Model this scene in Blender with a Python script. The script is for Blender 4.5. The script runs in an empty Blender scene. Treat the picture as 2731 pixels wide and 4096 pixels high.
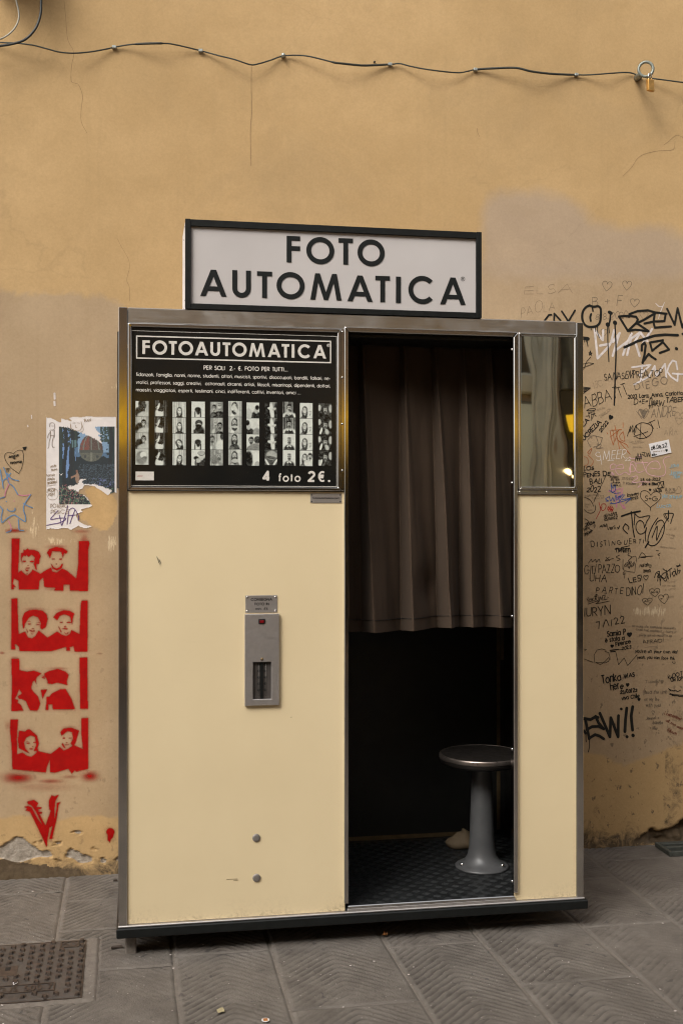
import bpy, bmesh, math, random
import numpy as np
from mathutils import Vector, Matrix
from mathutils.geometry import tessellate_polygon
R = math.radians
rng = random.Random(7)
nrng = np.random.default_rng(11)
S = bpy.context.scene
COL = S.collection

# ------------------------------------------------------------------ camera
CAM = np.array([0.0575, -3.7465, 1.4263])
YAW, PITCH = 0.177843, 0.00311
FPX, PCX, PCY = 4550.0, 1365.5, 2048.0
FW = np.array([math.sin(YAW)*math.cos(PITCH), math.cos(YAW)*math.cos(PITCH), math.sin(PITCH)])
RT = np.array([math.cos(YAW), -math.sin(YAW), 0.0])
UP = np.cross(RT, FW)
cam_data = bpy.data.cameras.new('camera')
cam = bpy.data.objects.new('camera', cam_data)
COL.objects.link(cam)
cam.matrix_world = Matrix(((RT[0], UP[0], -FW[0], CAM[0]), (RT[1], UP[1], -FW[1], CAM[1]),
                           (RT[2], UP[2], -FW[2], CAM[2]), (0, 0, 0, 1)))
cam_data.sensor_fit = 'VERTICAL'
cam_data.sensor_height = 36.0
cam_data.lens = 36.0*FPX/4096.0
cam_data.clip_start = 0.05
cam_data.clip_end = 400.0
S.camera = cam

# ------------------------------------------------------------------ sky, sun, exposure
world = bpy.data.worlds.new('World')
S.world = world
world.use_nodes = True
wn = world.node_tree.nodes
wl = world.node_tree.links
wn.clear()
w_out = wn.new('ShaderNodeOutputWorld')
w_bg = wn.new('ShaderNodeBackground')
w_sky = wn.new('ShaderNodeTexSky')
w_sky.sky_type = 'NISHITA'
w_sky.sun_disc = False
SUN_DIR = Vector((-0.64, -0.64, 0.88)).normalized()       # towards the sun
w_sky.sun_elevation = math.asin(SUN_DIR.z)
w_sky.sun_rotation = math.atan2(SUN_DIR.x, SUN_DIR.y)
w_sky.dust_density = 7.0
w_sky.air_density = 1.0
w_hsv = wn.new('ShaderNodeHueSaturation')                  # thin cloud: the sky is nearly white
w_hsv.inputs['Saturation'].default_value = 0.22
w_bg.inputs['Strength'].default_value = 0.15
wl.new(w_sky.outputs[0], w_hsv.inputs['Color'])
wl.new(w_hsv.outputs[0], w_bg.inputs['Color'])
wl.new(w_bg.outputs[0], w_out.inputs['Surface'])
sun_data = bpy.data.lights.new('sun', 'SUN')
sun_data.energy = 0.9
sun_data.angle = R(22)
sun_data.color = (1.0, 0.965, 0.87)
sun = bpy.data.objects.new('sun', sun_data)
COL.objects.link(sun)
sun.rotation_euler = SUN_DIR.to_track_quat('Z', 'Y').to_euler()
S.cycles.filter_width = 1.15
S.view_settings.view_transform = 'Standard'
S.view_settings.look = 'None'
S.view_settings.gamma = 1.0
S.view_settings.use_curve_mapping = False
S.view_settings.exposure = 0.52

# ------------------------------------------------------------------ measuring the place: lines of sight onto its planes
WY = 0.88          # plane of the building wall
ZB = 0.10          # underside of the booth's front panels
def sight(px, py):
    return FW + RT*((px-PCX)/FPX) - UP*((py-PCY)/FPX)
def on_y(px, py, y=0.0):
    d = sight(px, py); t = (y-CAM[1])/d[1]; p = CAM+d*t
    return float(p[0]), float(p[2])
def on_wall(px, py):
    return on_y(px, py, WY)
def on_z(px, py, z=0.0):
    d = sight(px, py); t = (z-CAM[2])/d[2]; p = CAM+d*t
    return float(p[0]), float(p[1])
def crop(x0, y0, s):
    return lambda pts: [(x0+a*s, y0+b*s) for a, b in pts]

# ------------------------------------------------------------------ objects
def link(name, me, parent=None, mats=(), label=None, kind=None):
    o = bpy.data.objects.new(name, me)
    COL.objects.link(o)
    for m in (mats if isinstance(mats, (list, tuple)) else [mats]):
        if me is not None: me.materials.append(m)
    if parent is not None: o.parent = parent
    if label: o['label'] = label
    if kind: o['kind'] = kind
    return o
def tag(o, label, cat, group=None):
    o['label'] = label; o['category'] = cat
    if group: o['group'] = group
    return o
def thing(name, label, cat, group=None):
    o = bpy.data.objects.new(name, None)
    COL.objects.link(o)
    o.empty_display_size = 0.05
    return tag(o, label, cat, group)
def mesh(verts, faces, smooth=False):
    me = bpy.data.meshes.new('m')
    me.from_pydata([tuple(map(float, v)) for v in verts], [], [tuple(int(i) for i in f) for f in faces])
    if smooth:
        me.polygons.foreach_set('use_smooth', [True]*len(me.polygons))
    me.update()
    return me
def grid_mesh(V, nu, nv, smooth=True, keep=None, flip=False):
    """V: (nv, nu, 3) array of points -> quad grid"""
    V = np.asarray(V, dtype=np.float32).reshape(-1, 3)
    j, i = np.meshgrid(np.arange(nv-1), np.arange(nu-1), indexing='ij')
    a = j*nu+i
    q = np.stack([a, a+1, a+nu+1, a+nu], -1).reshape(-1, 4)
    if flip: q = q[:, ::-1]
    if keep is not None: q = q[keep.reshape(-1)]
    used = np.zeros(len(V), bool); used[q.reshape(-1)] = True
    remap = np.cumsum(used)-1
    V2 = V[used]; q = remap[q]
    me = bpy.data.meshes.new('m')
    me.vertices.add(len(V2)); me.vertices.foreach_set('co', V2.reshape(-1))
    me.loops.add(q.size); me.loops.foreach_set('vertex_index', q.reshape(-1).astype(np.int32))
    me.polygons.add(len(q))
    me.polygons.foreach_set('loop_start', np.arange(0, q.size, 4, dtype=np.int32))
    me.polygons.foreach_set('use_smooth', np.full(len(q), smooth))
    me.update(calc_edges=True)
    me.validate()
    return me, used
def set_attr(me, name, vals):
    a = me.attributes.new(name, 'FLOAT', 'POINT')
    a.data.foreach_set('value', np.asarray(vals, dtype=np.float32).reshape(-1))
def set_color(me, name, vals):
    a = me.attributes.new(name, 'FLOAT_COLOR', 'POINT')
    v = np.asarray(vals, dtype=np.float32).reshape(-1, 3)
    a.data.foreach_set('color', np.concatenate([v, np.ones((len(v), 1), np.float32)], 1).reshape(-1))
def bm_obj(name, bm, parent, mats, smooth=False, bevel=0.0, seg=1, **k):
    bm.normal_update()
    if bevel:
        bmesh.ops.bevel(bm, geom=[e for e in bm.edges if e.calc_face_angle(0) > 0.5], offset=bevel, segments=seg,
                        affect='EDGES', profile=0.5, clamp_overlap=True)
    me = bpy.data.meshes.new('m')
    bm.to_mesh(me); bm.free()
    if smooth: me.polygons.foreach_set('use_smooth', [True]*len(me.polygons))
    return link(name, me, parent, mats, **k)
def add_box(bm, x0, x1, y0, y1, z0, z1):
    v = [bm.verts.new(p) for p in ((x0,y0,z0),(x1,y0,z0),(x1,y1,z0),(x0,y1,z0),(x0,y0,z1),(x1,y0,z1),(x1,y1,z1),(x0,y1,z1))]
    for f in ((3,2,1,0),(4,5,6,7),(0,1,5,4),(1,2,6,5),(2,3,7,6),(3,0,4,7)):
        bm.faces.new([v[i] for i in f])
def box(name, parent, m, x0, x1, y0, y1, z0, z1, bevel=0.0012, **k):
    bm = bmesh.new(); add_box(bm, x0, x1, y0, y1, z0, z1)
    return bm_obj(name, bm, parent, m, bevel=bevel, **k)
def add_prism(bm, poly, y0, y1):
    """poly: (x, z) outline, extruded from y0 (front) to y1"""
    a = sum(poly[i][0]*poly[(i+1) % len(poly)][1]-poly[(i+1) % len(poly)][0]*poly[i][1] for i in range(len(poly)))
    if a < 0: poly = poly[::-1]
    n = len(poly)
    f = [bm.verts.new((x, y0, z)) for x, z in poly]
    b = [bm.verts.new((x, y1, z)) for x, z in poly]
    bm.faces.new(f)
    bm.faces.new(b[::-1])
    for i in range(n):
        j = (i+1) % n
        bm.faces.new((f[j], f[i], b[i], b[j]))
def prism(name, parent, m, poly, y0, y1, bevel=0.001, **k):
    bm = bmesh.new(); add_prism(bm, poly, y0, y1)
    return bm_obj(name, bm, parent, m, bevel=bevel, **k)
def tube_mesh(pts, rad, n=8, cap=True):
    pts = [Vector(p) for p in pts]
    rad = rad if hasattr(rad, '__len__') else [rad]*len(pts)
    V, Fc = [], []
    prev = None
    for i, p in enumerate(pts):
        d = (pts[min(i+1, len(pts)-1)]-pts[max(i-1, 0)]).normalized()
        ref = Vector((0, 0, 1)) if abs(d.z) < 0.9 else Vector((1, 0, 0))
        if prev is None: u = d.cross(ref).normalized()
        else: u = (prev-d*prev.dot(d)).normalized()
        prev = u
        w = d.cross(u)
        for k in range(n):
            a = 2*math.pi*k/n
            V.append(p+(u*math.cos(a)+w*math.sin(a))*rad[i])
    for i in range(len(pts)-1):
        for k in range(n):
            a, b = i*n+k, i*n+(k+1) % n
            Fc.append((a, b, b+n, a+n))
    if cap:
        Fc.append(tuple(range(n))[::-1]); Fc.append(tuple(range((len(pts)-1)*n, len(pts)*n)))
    return mesh(V, Fc, True)
def lathe_mesh(prof, n=40, centre=(0, 0, 0), smooth=True):
    V, Fc = [], []
    for r, z in prof:
        for k in range(n):
            a = 2*math.pi*k/n
            V.append((centre[0]+r*math.cos(a), centre[1]+r*math.sin(a), centre[2]+z))
    for i in range(len(prof)-1):
        for k in range(n):
            a, b = i*n+k, i*n+(k+1) % n
            Fc.append((a, b, b+n, a+n))
    Fc.append(tuple(range(n))[::-1]); Fc.append(tuple(range((len(prof)-1)*n, len(prof)*n)))
    return mesh(V, Fc, smooth)
def dome_mesh(r, h, n=14, rings=4):
    """screw or rivet head on a wall facing -y"""
    V, Fc = [], []
    for i in range(rings+1):
        a = math.pi/2*i/rings
        rr, hh = r*math.cos(a), h*math.sin(a)
        if i == rings: V.append((0, -hh, 0)); break
        for k in range(n):
            t = 2*math.pi*k/n
            V.append((rr*math.cos(t), -hh, rr*math.sin(t)))
    for i in range(rings-1):
        for k in range(n):
            a, b = i*n+k, i*n+(k+1) % n
            Fc.append((a, b, b+n, a+n))
    top = rings*n
    for k in range(n): Fc.append(((rings-1)*n+k, (rings-1)*n+(k+1) % n, top))
    return mesh(V, Fc, True)
def catmull(pts, sub=5):
    pts = [np.array(p, float) for p in pts]
    if len(pts) < 3: return [tuple(p) for p in pts]
    P = [2*pts[0]-pts[1]]+pts+[2*pts[-1]-pts[-2]]
    out = []
    for i in range(1, len(P)-2):
        for k in range(sub):
            t = k/sub
            out.append(0.5*((2*P[i])+(-P[i-1]+P[i+1])*t+(2*P[i-1]-5*P[i]+4*P[i+1]-P[i+2])*t*t+(-P[i-1]+3*P[i]-3*P[i+1]+P[i+2])*t**3))
    out.append(pts[-1])
    return [tuple(p) for p in out]

# ------------------------------------------------------------------ noise for shaping geometry
def vnoise(x, y, seed=0):
    x = np.asarray(x, float); y = np.asarray(y, float)
    xi = np.floor(x).astype(np.int64); yi = np.floor(y).astype(np.int64)
    xf = x-xi; yf = y-yi
    def h(a, b):
        n = (a*374761393+b*668265263+seed*974634577) & 0x7fffffff
        n = ((n ^ (n >> 13))*1274126177) & 0x7fffffff
        return ((n ^ (n >> 16)) & 0xffff)/65535.0
    u = xf*xf*(3-2*xf); v = yf*yf*(3-2*yf)
    return (h(xi, yi)*(1-u)+h(xi+1, yi)*u)*(1-v)+(h(xi, yi+1)*(1-u)+h(xi+1, yi+1)*u)*v
def fbm(x, y, seed=0, oct=4):
    s, a, t = 0, 1.0, 0
    for o in range(oct):
        s = s+a*vnoise(x*2**o, y*2**o, seed+o*17); t += a; a *= 0.5
    return s/t
def inside(px, py, poly):
    r = np.zeros(np.shape(px), bool)
    n = len(poly)
    for i in range(n):
        x0, y0 = poly[i]; x1, y1 = poly[(i+1) % n]
        if y0 == y1: continue
        c = ((y0 > py) != (y1 > py)) & (px < (x1-x0)*(py-y0)/(y1-y0)+x0)
        r ^= c
    return r
def blur(a, n=1, it=1):
    for _ in range(it):
        for ax in (0, 1):
            p = np.pad(a, [(n, n) if k == ax else (0, 0) for k in (0, 1)], mode='edge')
            a = sum(np.take(p, range(k, k+a.shape[ax]), axis=ax) for k in range(2*n+1))/(2*n+1)
    return a
def sstep(a, b, x):
    t = np.clip((x-a)/(b-a), 0, 1)
    return t*t*(3-2*t)

# ------------------------------------------------------------------ materials
class NT:
    def __init__(s, name):
        s.m = bpy.data.materials.new(name); s.m.use_nodes = True
        s.t = s.m.node_tree; s.n = s.t.nodes; s.l = s.t.links
        s.b = s.n['Principled BSDF']; s.out = s.n['Material Output']
    def new(s, t, **k):
        n = s.n.new(t)
        for a, v in k.items():
            if hasattr(n, a): setattr(n, a, v)
            else: n.inputs[a.replace('_', ' ')].default_value = v
        return n
    def val(s, inp, v):
        if isinstance(v, bpy.types.NodeSocket): s.l.new(v, inp)
        elif isinstance(v, tuple) and len(v) == 3: inp.default_value = (*v, 1) if len(inp.default_value) == 4 else v
        else: inp.default_value = v
    def set(s, **k):
        for a, v in k.items(): s.val(s.b.inputs[a.replace('_', ' ')], v)
        return s
    def co(s, scale=(1, 1, 1), kind='Object'):
        tc = s.new('ShaderNodeTexCoord'); mp = s.new('ShaderNodeMapping')
        s.l.new(tc.outputs[kind], mp.inputs['Vector']); mp.inputs['Scale'].default_value = scale
        return mp.outputs[0]
    def noise(s, scale=5, detail=4, rough=0.55, vec=None, dist=0.0):
        n = s.new('ShaderNodeTexNoise')
        n.inputs['Scale'].default_value = scale; n.inputs['Detail'].default_value = detail
        n.inputs['Roughness'].default_value = rough; n.inputs['Distortion'].default_value = dist
        s.l.new(vec if vec is not None else s.co(), n.inputs['Vector'])
        return n.outputs['Fac']
    def ramp(s, fac, stops):
        n = s.new('ShaderNodeValToRGB')
        e = n.color_ramp.elements
        while len(e) < len(stops): e.new(0.5)
        for k, (p, c) in enumerate(stops):
            e[k].position = p; e[k].color = (*c, 1) if isinstance(c, tuple) else (c, c, c, 1)
        s.l.new(fac, n.inputs['Fac'])
        return n.outputs['Color']
    def mix(s, fac, a, b, mode='MIX'):
        n = s.new('ShaderNodeMix', data_type='RGBA', blend_type=mode)
        s.val(n.inputs[0], fac); s.val(n.inputs[6], a); s.val(n.inputs[7], b)
        return n.outputs[2]
    def math(s, op, a, b=0.0, clamp=False):
        n = s.new('ShaderNodeMath', operation=op, use_clamp=clamp)
        s.val(n.inputs[0], a); s.val(n.inputs[1], b)
        return n.outputs[0]
    def attr(s, name, out='Fac'):
        n = s.new('ShaderNodeAttribute', attribute_name=name)
        return n.outputs[out]
    def bump(s, h, strength=0.3, dist=0.002, chain=None):
        n = s.new('ShaderNodeBump')
        n.inputs['Strength'].default_value = strength; n.inputs['Distance'].default_value = dist
        s.l.new(h, n.inputs['Height'])
        if chain is not None: s.l.new(chain, n.inputs['Normal'])
        return n.outputs[0]
def simple(name, col, rough=0.5, metal=0.0, var=0.12, scale=30, spec=0.5, bump=0.0, bscale=200):
    t = NT(name)
    if var:
        f = t.noise(scale, 5)
        lo = tuple(c*(1-var) for c in col); hi = tuple(min(1, c*(1+var)) for c in col)
        t.set(Base_Color=t.ramp(f, [(0.3, lo), (0.7, hi)]))
        t.set(Roughness=t.ramp(t.noise(scale*2.3, 3), [(0.3, max(0, rough-0.06)), (0.7, min(1, rough+0.08))]))
    else:
        t.set(Base_Color=col, Roughness=rough)
    t.set(Metallic=metal, Specular_IOR_Level=spec)
    if bump: t.set(Normal=t.bump(t.noise(bscale, 3), bump, 0.001))
    return t.m
def steel(name, col=(0.55, 0.53, 0.50), rough=0.2, stretch=(4, 4, 120)):
    t = NT(name)
    f = t.noise(3, 6, 0.6, t.co(stretch))
    g = t.noise(9, 5, 0.6, dist=0.6)
    c = t.mix(0.5, t.ramp(f, [(0.25, tuple(x*0.88 for x in col)), (0.75, col)]), t.ramp(g, [(0.3, tuple(x*0.8 for x in col)), (0.62, col)]))
    t.set(Base_Color=c, Metallic=1.0,
          Roughness=t.mix(0.5, t.ramp(f, [(0.3, rough*0.8), (0.7, rough*1.25)]), t.ramp(g, [(0.35, rough*1.5), (0.6, rough*0.75)])))
    t.set(Normal=t.bump(f, 0.05, 0.0004, t.bump(t.noise(5, 2), 0.08, 0.003)))
    return t.m
M = {}
M['steel'] = steel('stainless_steel', (0.64, 0.62, 0.59), 0.11, (120, 4, 4))
M['steel_h'] = steel('stainless_steel_header', (0.60, 0.57, 0.53), 0.34, (3, 3, 90))
M['steel_bright'] = steel('polished_steel', (0.64, 0.62, 0.60), 0.12)
M['alu'] = simple('brushed_aluminium', (0.50, 0.47, 0.45), 0.42, 0.85, 0.06, 60)
M['black_metal'] = simple('black_painted_metal', (0.0065, 0.0075, 0.0072), 0.45, 0, 0.3, 40, .3)
M['black_inside'] = simple('black_laminate', (0.008, 0.008, 0.007), 0.5, 0, 0.3, 12)
M['black_floor'] = simple('dark_tread_plate', (0.035, 0.037, 0.038), 0.38, 0.6, 0.3, 25)
M['hole'] = simple('dark_hole', (0.004, 0.004, 0.004), 0.7, 0, 0)
M['sign_letter'] = simple('sign_letter_black', (0.006, 0.0075, 0.007), 0.5, 0, 0.15, 60, .3)
M['brass_strip'] = simple('dull_brass_strip', (0.16, 0.11, 0.055), 0.45, 0.5, 0.25, 30)
M['cast_grey'] = simple('grey_painted_cast_iron', (0.085, 0.085, 0.087), 0.42, 0.15, 0.15, 14, bump=0.15, bscale=60)
M['seat_dark'] = simple('dark_seat_top', (0.02, 0.017, 0.015), 0.35, 0.3, 0.3, 20)
M['red_lamp'] = simple('dark_red_lens', (0.16, 0.006, 0.008), 0.2, 0, 0)
M['beige_cloth'] = simple('beige_cloth', (0.12, 0.085, 0.048), 0.8, 0, 0.2, 30)
M['cast_iron'] = NT('cast_iron_cover').m
M['rubber'] = simple('black_cable_rubber', (0.022, 0.024, 0.022), 0.5, 0, 0.25, 60)
M['green_cable'] = simple('weathered_dark_green_cable', (0.026, 0.027, 0.020), 0.6, 0, 0.35, 40)
M['grey_cable'] = simple('grey_cable', (0.33, 0.31, 0.25), 0.55, 0, 0.15, 40)
M['clip'] = simple('galvanised_clip', (0.36, 0.38, 0.35), 0.4, 0.7, 0.25, 80)
M['iron_ring'] = simple('grey_green_painted_iron', (0.20, 0.215, 0.185), 0.42, 0.35, 0.3, 60)
M['brass_lock'] = simple('brass_padlock', (0.58, 0.32, 0.09), 0.32, 0.9, 0.2, 60)
M['chrome'] = simple('chrome', (0.75, 0.74, 0.72), 0.12, 1.0, 0)
M['ink_white'] = simple('print_white', (0.62, 0.58, 0.52), 0.3, 0, 0.06, 60)
M['ink_black'] = simple('print_black', (0.012, 0.012, 0.012), 0.4, 0, 0)
M['paper'] = simple('white_paper', (0.62, 0.59, 0.58), 0.75, 0, 0.07, 20, bump=0.25, bscale=40)
M['ink_red'] = simple('print_red', (0.35, 0.04, 0.03), 0.5, 0, 0)

# cream painted panels
t = NT('cream_enamel_panel')
c = t.ramp(t.noise(3.0, 5), [(0.3, (0.685, 0.557, 0.348)), (0.7, (0.72, 0.590, 0.372))])
sp = t.ramp(t.noise(260, 2, 0.5), [(0.72, 0.0), (0.80, 0.55)])
c = t.mix(t.math('MULTIPLY', sp, 0.4), c, (0.30, 0.22, 0.12))
scf = t.ramp(t.noise(1.0, 5, 0.7, t.co((5, 5, 55)), .4), [(0.60, 0.0), (0.74, 1.0)])
c = t.mix(t.math('MULTIPLY', scf, t.ramp(t.noise(2.6, 3), [(0.45, 0.0), (0.75, 0.22)])), c, (0.45, 0.35, 0.21))
c = t.mix(t.ramp(t.noise(1.1, 5, .65), [(0.35, 0.0), (0.75, 0.35)]), c, (0.60, 0.475, 0.285))
rust = t.math('MULTIPLY', t.math('MULTIPLY', t.attr('grime'), t.ramp(t.noise(85, 5, 0.7, dist=.6), [(0.44, 0.0), (0.62, 1.0)])), t.ramp(t.noise(9, 4, .6), [(0.42, 0.15), (0.66, 1.0)]))
c = t.mix(t.math('MULTIPLY', rust, 0.7), c, (0.16, 0.09, 0.04))
t.set(Base_Color=c, Roughness=t.ramp(t.noise(8, 4), [(0.3, 0.30), (0.7, 0.42)]), Specular_IOR_Level=0.4)
t.set(Normal=t.bump(t.noise(2.2, 2), 0.25, 0.004, t.bump(t.noise(420, 2), 0.05, 0.0005)))
M['cream'] = t.m

# opal sign face
t = NT('opal_sign_face')
c = t.ramp(t.noise(4, 5), [(0.3, (0.475, 0.442, 0.425)), (0.7, (0.515, 0.480, 0.462))])
t.set(Base_Color=c, Roughness=0.33)
M['opal'] = t.m
# glossy black poster board behind acrylic
t = NT('glossy_black_board')
sp = t.ramp(t.noise(330, 2, 0.5), [(0.70, 0.0), (0.78, 1.0)])
t.set(Base_Color=t.mix(t.math('MULTIPLY', sp, t.ramp(t.noise(6, 3), [(0.45, 0.0), (0.7, 0.5)])), (0.010, 0.010, 0.009), (0.25, 0.24, 0.21)),
      Roughness=t.ramp(t.noise(7, 5, 0.6), [(0.35, 0.06), (0.7, 0.20)]), Specular_IOR_Level=0.5)
t.set(Normal=t.bump(t.noise(5, 2), 0.10, 0.003))
M['board'] = t.m
# photographs printed in black and white
t = NT('photo_print')
t.set(Base_Color=t.attr('ink', 'Color'), Roughness=0.16)
M['photo'] = t.m
t = NT('poster_print')
t.set(Base_Color=t.attr('ink', 'Color'), Roughness=0.6)
t.set(Normal=t.bump(t.noise(60, 4), 0.3, 0.002))
M['print'] = t.m
# mirror with uneven glass
t = NT('mirror_glass')
wob = t.noise(1.0, 1, 0.4, t.co((9, 9, 3.2)))
sp = t.ramp(t.noise(300, 2), [(0.74, 0.0), (0.80, 1.0)])
t.set(Base_Color=t.mix(t.math('MULTIPLY', sp, 0.3), (0.80, 0.82, 0.76), (0.9, 0.85, 0.7)), Metallic=1.0, Roughness=0.02)
t.set(Normal=t.bump(wob, 0.065, 0.010))
M['mirror'] = t.m
# curtain velvet
t = NT('brown_curtain_cloth')
f = t.noise(500, 2)
t.set(Base_Color=t.mix(0.5, t.ramp(f, [(0.3, (0.044, 0.029, 0.019)), (0.7, (0.074, 0.049, 0.033))]),
                       t.ramp(t.noise(5, 4), [(0.3, (0.042, 0.028, 0.019)), (0.7, (0.070, 0.047, 0.032))])),
      Roughness=0.85, Sheen_Weight=0.12, Sheen_Roughness=0.4, Specular_IOR_Level=0.15)
t.set(Sheen_Tint=(0.6, 0.5, 0.42))
t.set(Normal=t.bump(f, 0.2, 0.0006))
M['curtain'] = t.m
# cast iron cover
t = NT('cast_iron_manhole')
c = t.ramp(t.noise(16, 6, 0.65), [(0.3, (0.062, 0.054, 0.049)), (0.6, (0.095, 0.085, 0.076)), (0.8, (0.075, 0.056, 0.042))])
t.set(Base_Color=c, Roughness=t.ramp(t.noise(30, 4), [(0.3, 0.42), (0.7, 0.65)]), Metallic=0.3)
t.set(Normal=t.bump(t.noise(240, 4), 0.4, 0.001))
M['cast_iron'] = t.m
t = NT('cast_iron_stud')
t.set(Base_Color=t.ramp(t.noise(60, 4), [(0.3, (0.045, 0.034, 0.028)), (0.7, (0.085, 0.065, 0.052))]), Roughness=0.5, Metallic=0.3)
M['stud'] = t.m

# ochre wall
t = NT('ochre_plaster')
big = t.noise(0.9, 6, 0.6)
c = t.ramp(big, [(0.30, (0.398, 0.262, 0.122)), (0.55, (0.455, 0.303, 0.146)), (0.75, (0.50, 0.336, 0.166))])
mot = t.noise(7.0, 8, 0.68, dist=0.3)
c = t.mix(t.ramp(mot, [(0.40, 0.0), (0.75, 0.5)]), c, (0.36, 0.235, 0.105))
streak = t.noise(1.0, 5, 0.55, t.co((26, 26, 0.55)))
c = t.mix(t.ramp(streak, [(0.56, 0.0), (0.85, 0.22)]), c, (0.30, 0.205, 0.10))
edge = t.math('ADD', t.attr('buff'), t.math('MULTIPLY', t.math('SUBTRACT', t.noise(9, 7, 0.7, dist=.5), 0.5), 1.0))
bf = t.ramp(edge, [(0.38, 0.0), (0.62, 1.0)])
buffc = t.ramp(t.noise(3.0, 6, 0.6), [(0.3, (0.335, 0.238, 0.142)), (0.7, (0.40, 0.29, 0.178))])
buffc = t.mix(t.ramp(streak, [(0.52, 0.0), (0.85, 0.28)]), buffc, (0.27, 0.19, 0.115))
c = t.mix(bf, c, buffc)
gr = t.math('ADD', t.attr('grey'), t.math('MULTIPLY', t.math('SUBTRACT', t.noise(12, 5, 0.65), 0.5), 0.5))
c = t.mix(t.ramp(gr, [(0.26, 0.0), (0.78, 0.88)]), c, t.ramp(t.noise(4, 6, .6), [(0.3, (0.335, 0.250, 0.175)), (0.7, (0.385, 0.288, 0.196))]))
oc = t.math('ADD', t.attr('fresh'), t.math('MULTIPLY', t.math('SUBTRACT', t.noise(30, 5, 0.7), 0.5), 0.7))
c = t.mix(t.ramp(oc, [(0.45, 0.0), (0.6, 1.0)]), c, t.ramp(t.noise(9, 5), [(0.3, (0.37, 0.245, 0.115)), (0.7, (0.49, 0.325, 0.155))]))
sc = t.math('ADD', t.attr('scrape'), t.math('MULTIPLY', t.math('SUBTRACT', t.noise(1.0, 5, 0.7, t.co((150, 150, 26))), 0.5), 2.1))
c = t.mix(t.ramp(sc, [(0.56, 0.0), (0.70, 0.85)]), c, (0.56, 0.44, 0.29))
vor = t.new('ShaderNodeTexVoronoi', feature='DISTANCE_TO_EDGE'); vor.inputs['Scale'].default_value = 1.9
vm = t.new('ShaderNodeMix', data_type='RGBA', blend_type='ADD'); vm.inputs[0].default_value = 0.12
vn = t.new('ShaderNodeTexNoise'); vn.inputs['Scale'].default_value = 6; vn.inputs['Detail'].default_value = 6; t.l.new(t.co(), vn.inputs['Vector'])
t.l.new(t.co(), vm.inputs[6]); t.l.new(vn.outputs['Color'], vm.inputs[7]); t.l.new(vm.outputs[2], vor.inputs['Vector'])
crk = t.ramp(vor.outputs['Distance'], [(0.0, 1.0), (0.006, 0.0)])
c = t.mix(t.math('MULTIPLY', crk, t.ramp(t.noise(1.3, 3), [(0.50, 0.0), (0.62, 0.15)])), c, (0.17, 0.115, 0.06))
c = t.mix(t.ramp(t.noise(2.3, 7, .7, dist=.6), [(0.52, 0.0), (0.80, 0.40)]), c, (0.285, 0.20, 0.105))
grn = t.ramp(t.noise(120, 3, 0.6), [(0.25, (.93, .93, .93)), (0.75, (1.06, 1.06, 1.06))])
c = t.mix(1.0, c, grn, 'MULTIPLY')
di = t.math('ADD', t.attr('dirt'), t.math('MULTIPLY', t.math('SUBTRACT', t.noise(13, 9, 0.78, dist=0.6), 0.5), 1.7))
c = t.mix(t.ramp(di, [(0.34, 0.0), (0.72, 0.88)]), c, t.ramp(t.noise(38, 7, .7), [(0.3, (0.014, 0.011, 0.009)), (0.55, (0.050, 0.038, 0.028)), (0.75, (0.105, 0.080, 0.058))]))
spk = t.ramp(t.noise(34, 4, 0.62, t.co((1, 1, 0.75))), [(0.61, 0.0), (0.67, 1.0)])
c = t.mix(t.math('MULTIPLY', spk, t.math('ADD', t.math('MULTIPLY', t.attr('speck'), 0.75), 0.03)), c, (0.075, 0.055, 0.042))
bare = t.attr('bare')
barec = t.ramp(t.noise(45, 6, 0.7), [(0.25, (0.20, 0.165, 0.135)), (0.5, (0.33, 0.285, 0.235)), (0.75, (0.44, 0.39, 0.33))])
c = t.mix(t.ramp(bare, [(0.45, 0.0), (0.55, 1.0)]), c, barec)
rg = t.noise(1.0, 3, 0.5, t.co((60, 60, 60)))
b0 = t.bump(t.noise(3.2, 4, 0.5, dist=.5), 0.35, 0.012)
b1 = t.bump(t.noise(14, 4, 0.55), 0.30, 0.005, b0)
b2 = t.bump(t.noise(130, 4, 0.65), 0.42, 0.002, b1)
b3 = t.bump(t.math('MULTIPLY', t.noise(90, 6, 0.75), bare), 1.0, 0.006, b2)
t.set(Base_Color=c, Roughness=0.9, Specular_IOR_Level=0.2, Normal=b3)
M['plaster'] = t.m

# paving
def stone_mat(name, k):
    t = NT(name)
    c = t.ramp(t.noise(7+k, 7, 0.65, dist=0.3), [(0.28, (0.085, 0.074, 0.064)), (0.5, (0.130, 0.114, 0.099)), (0.75, (0.178, 0.158, 0.139))])
    groove_shade_wear = t.attr('groove')
    c = t.mix(t.math('MULTIPLY', groove_shade_wear, 0.88), c, (0.026, 0.022, 0.019))  # shade in the grooves, painted darker into the stone colour
    sp = t.ramp(t.noise(60, 4, 0.6), [(0.66, 0.0), (0.74, 0.75)])
    c = t.mix(sp, c, (0.075, 0.066, 0.060))
    c = t.mix(t.ramp(t.noise(19, 3, 0.5, dist=.8), [(0.675, 0.0), (0.70, 0.8)]), c, (0.050, 0.046, 0.044))
    wsp = t.ramp(t.noise(120, 2, 0.5), [(0.745, 0.0), (0.775, 0.8)])
    c = t.mix(wsp, c, (0.46, 0.42, 0.38))
    c = t.mix(t.ramp(t.noise(1.7, 4), [(0.35, 0.0), (0.8, 0.35)]), c, (0.125, 0.106, 0.090))
    t.set(Base_Color=c, Roughness=t.ramp(t.noise(25, 4), [(0.3, 0.62), (0.7, 0.85)]), Specular_IOR_Level=0.2)
    t.set(Normal=t.bump(t.noise(160, 5, 0.7), 0.8, 0.003, t.bump(t.noise(40, 4), 0.35, 0.004)))
    return t.m
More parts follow.
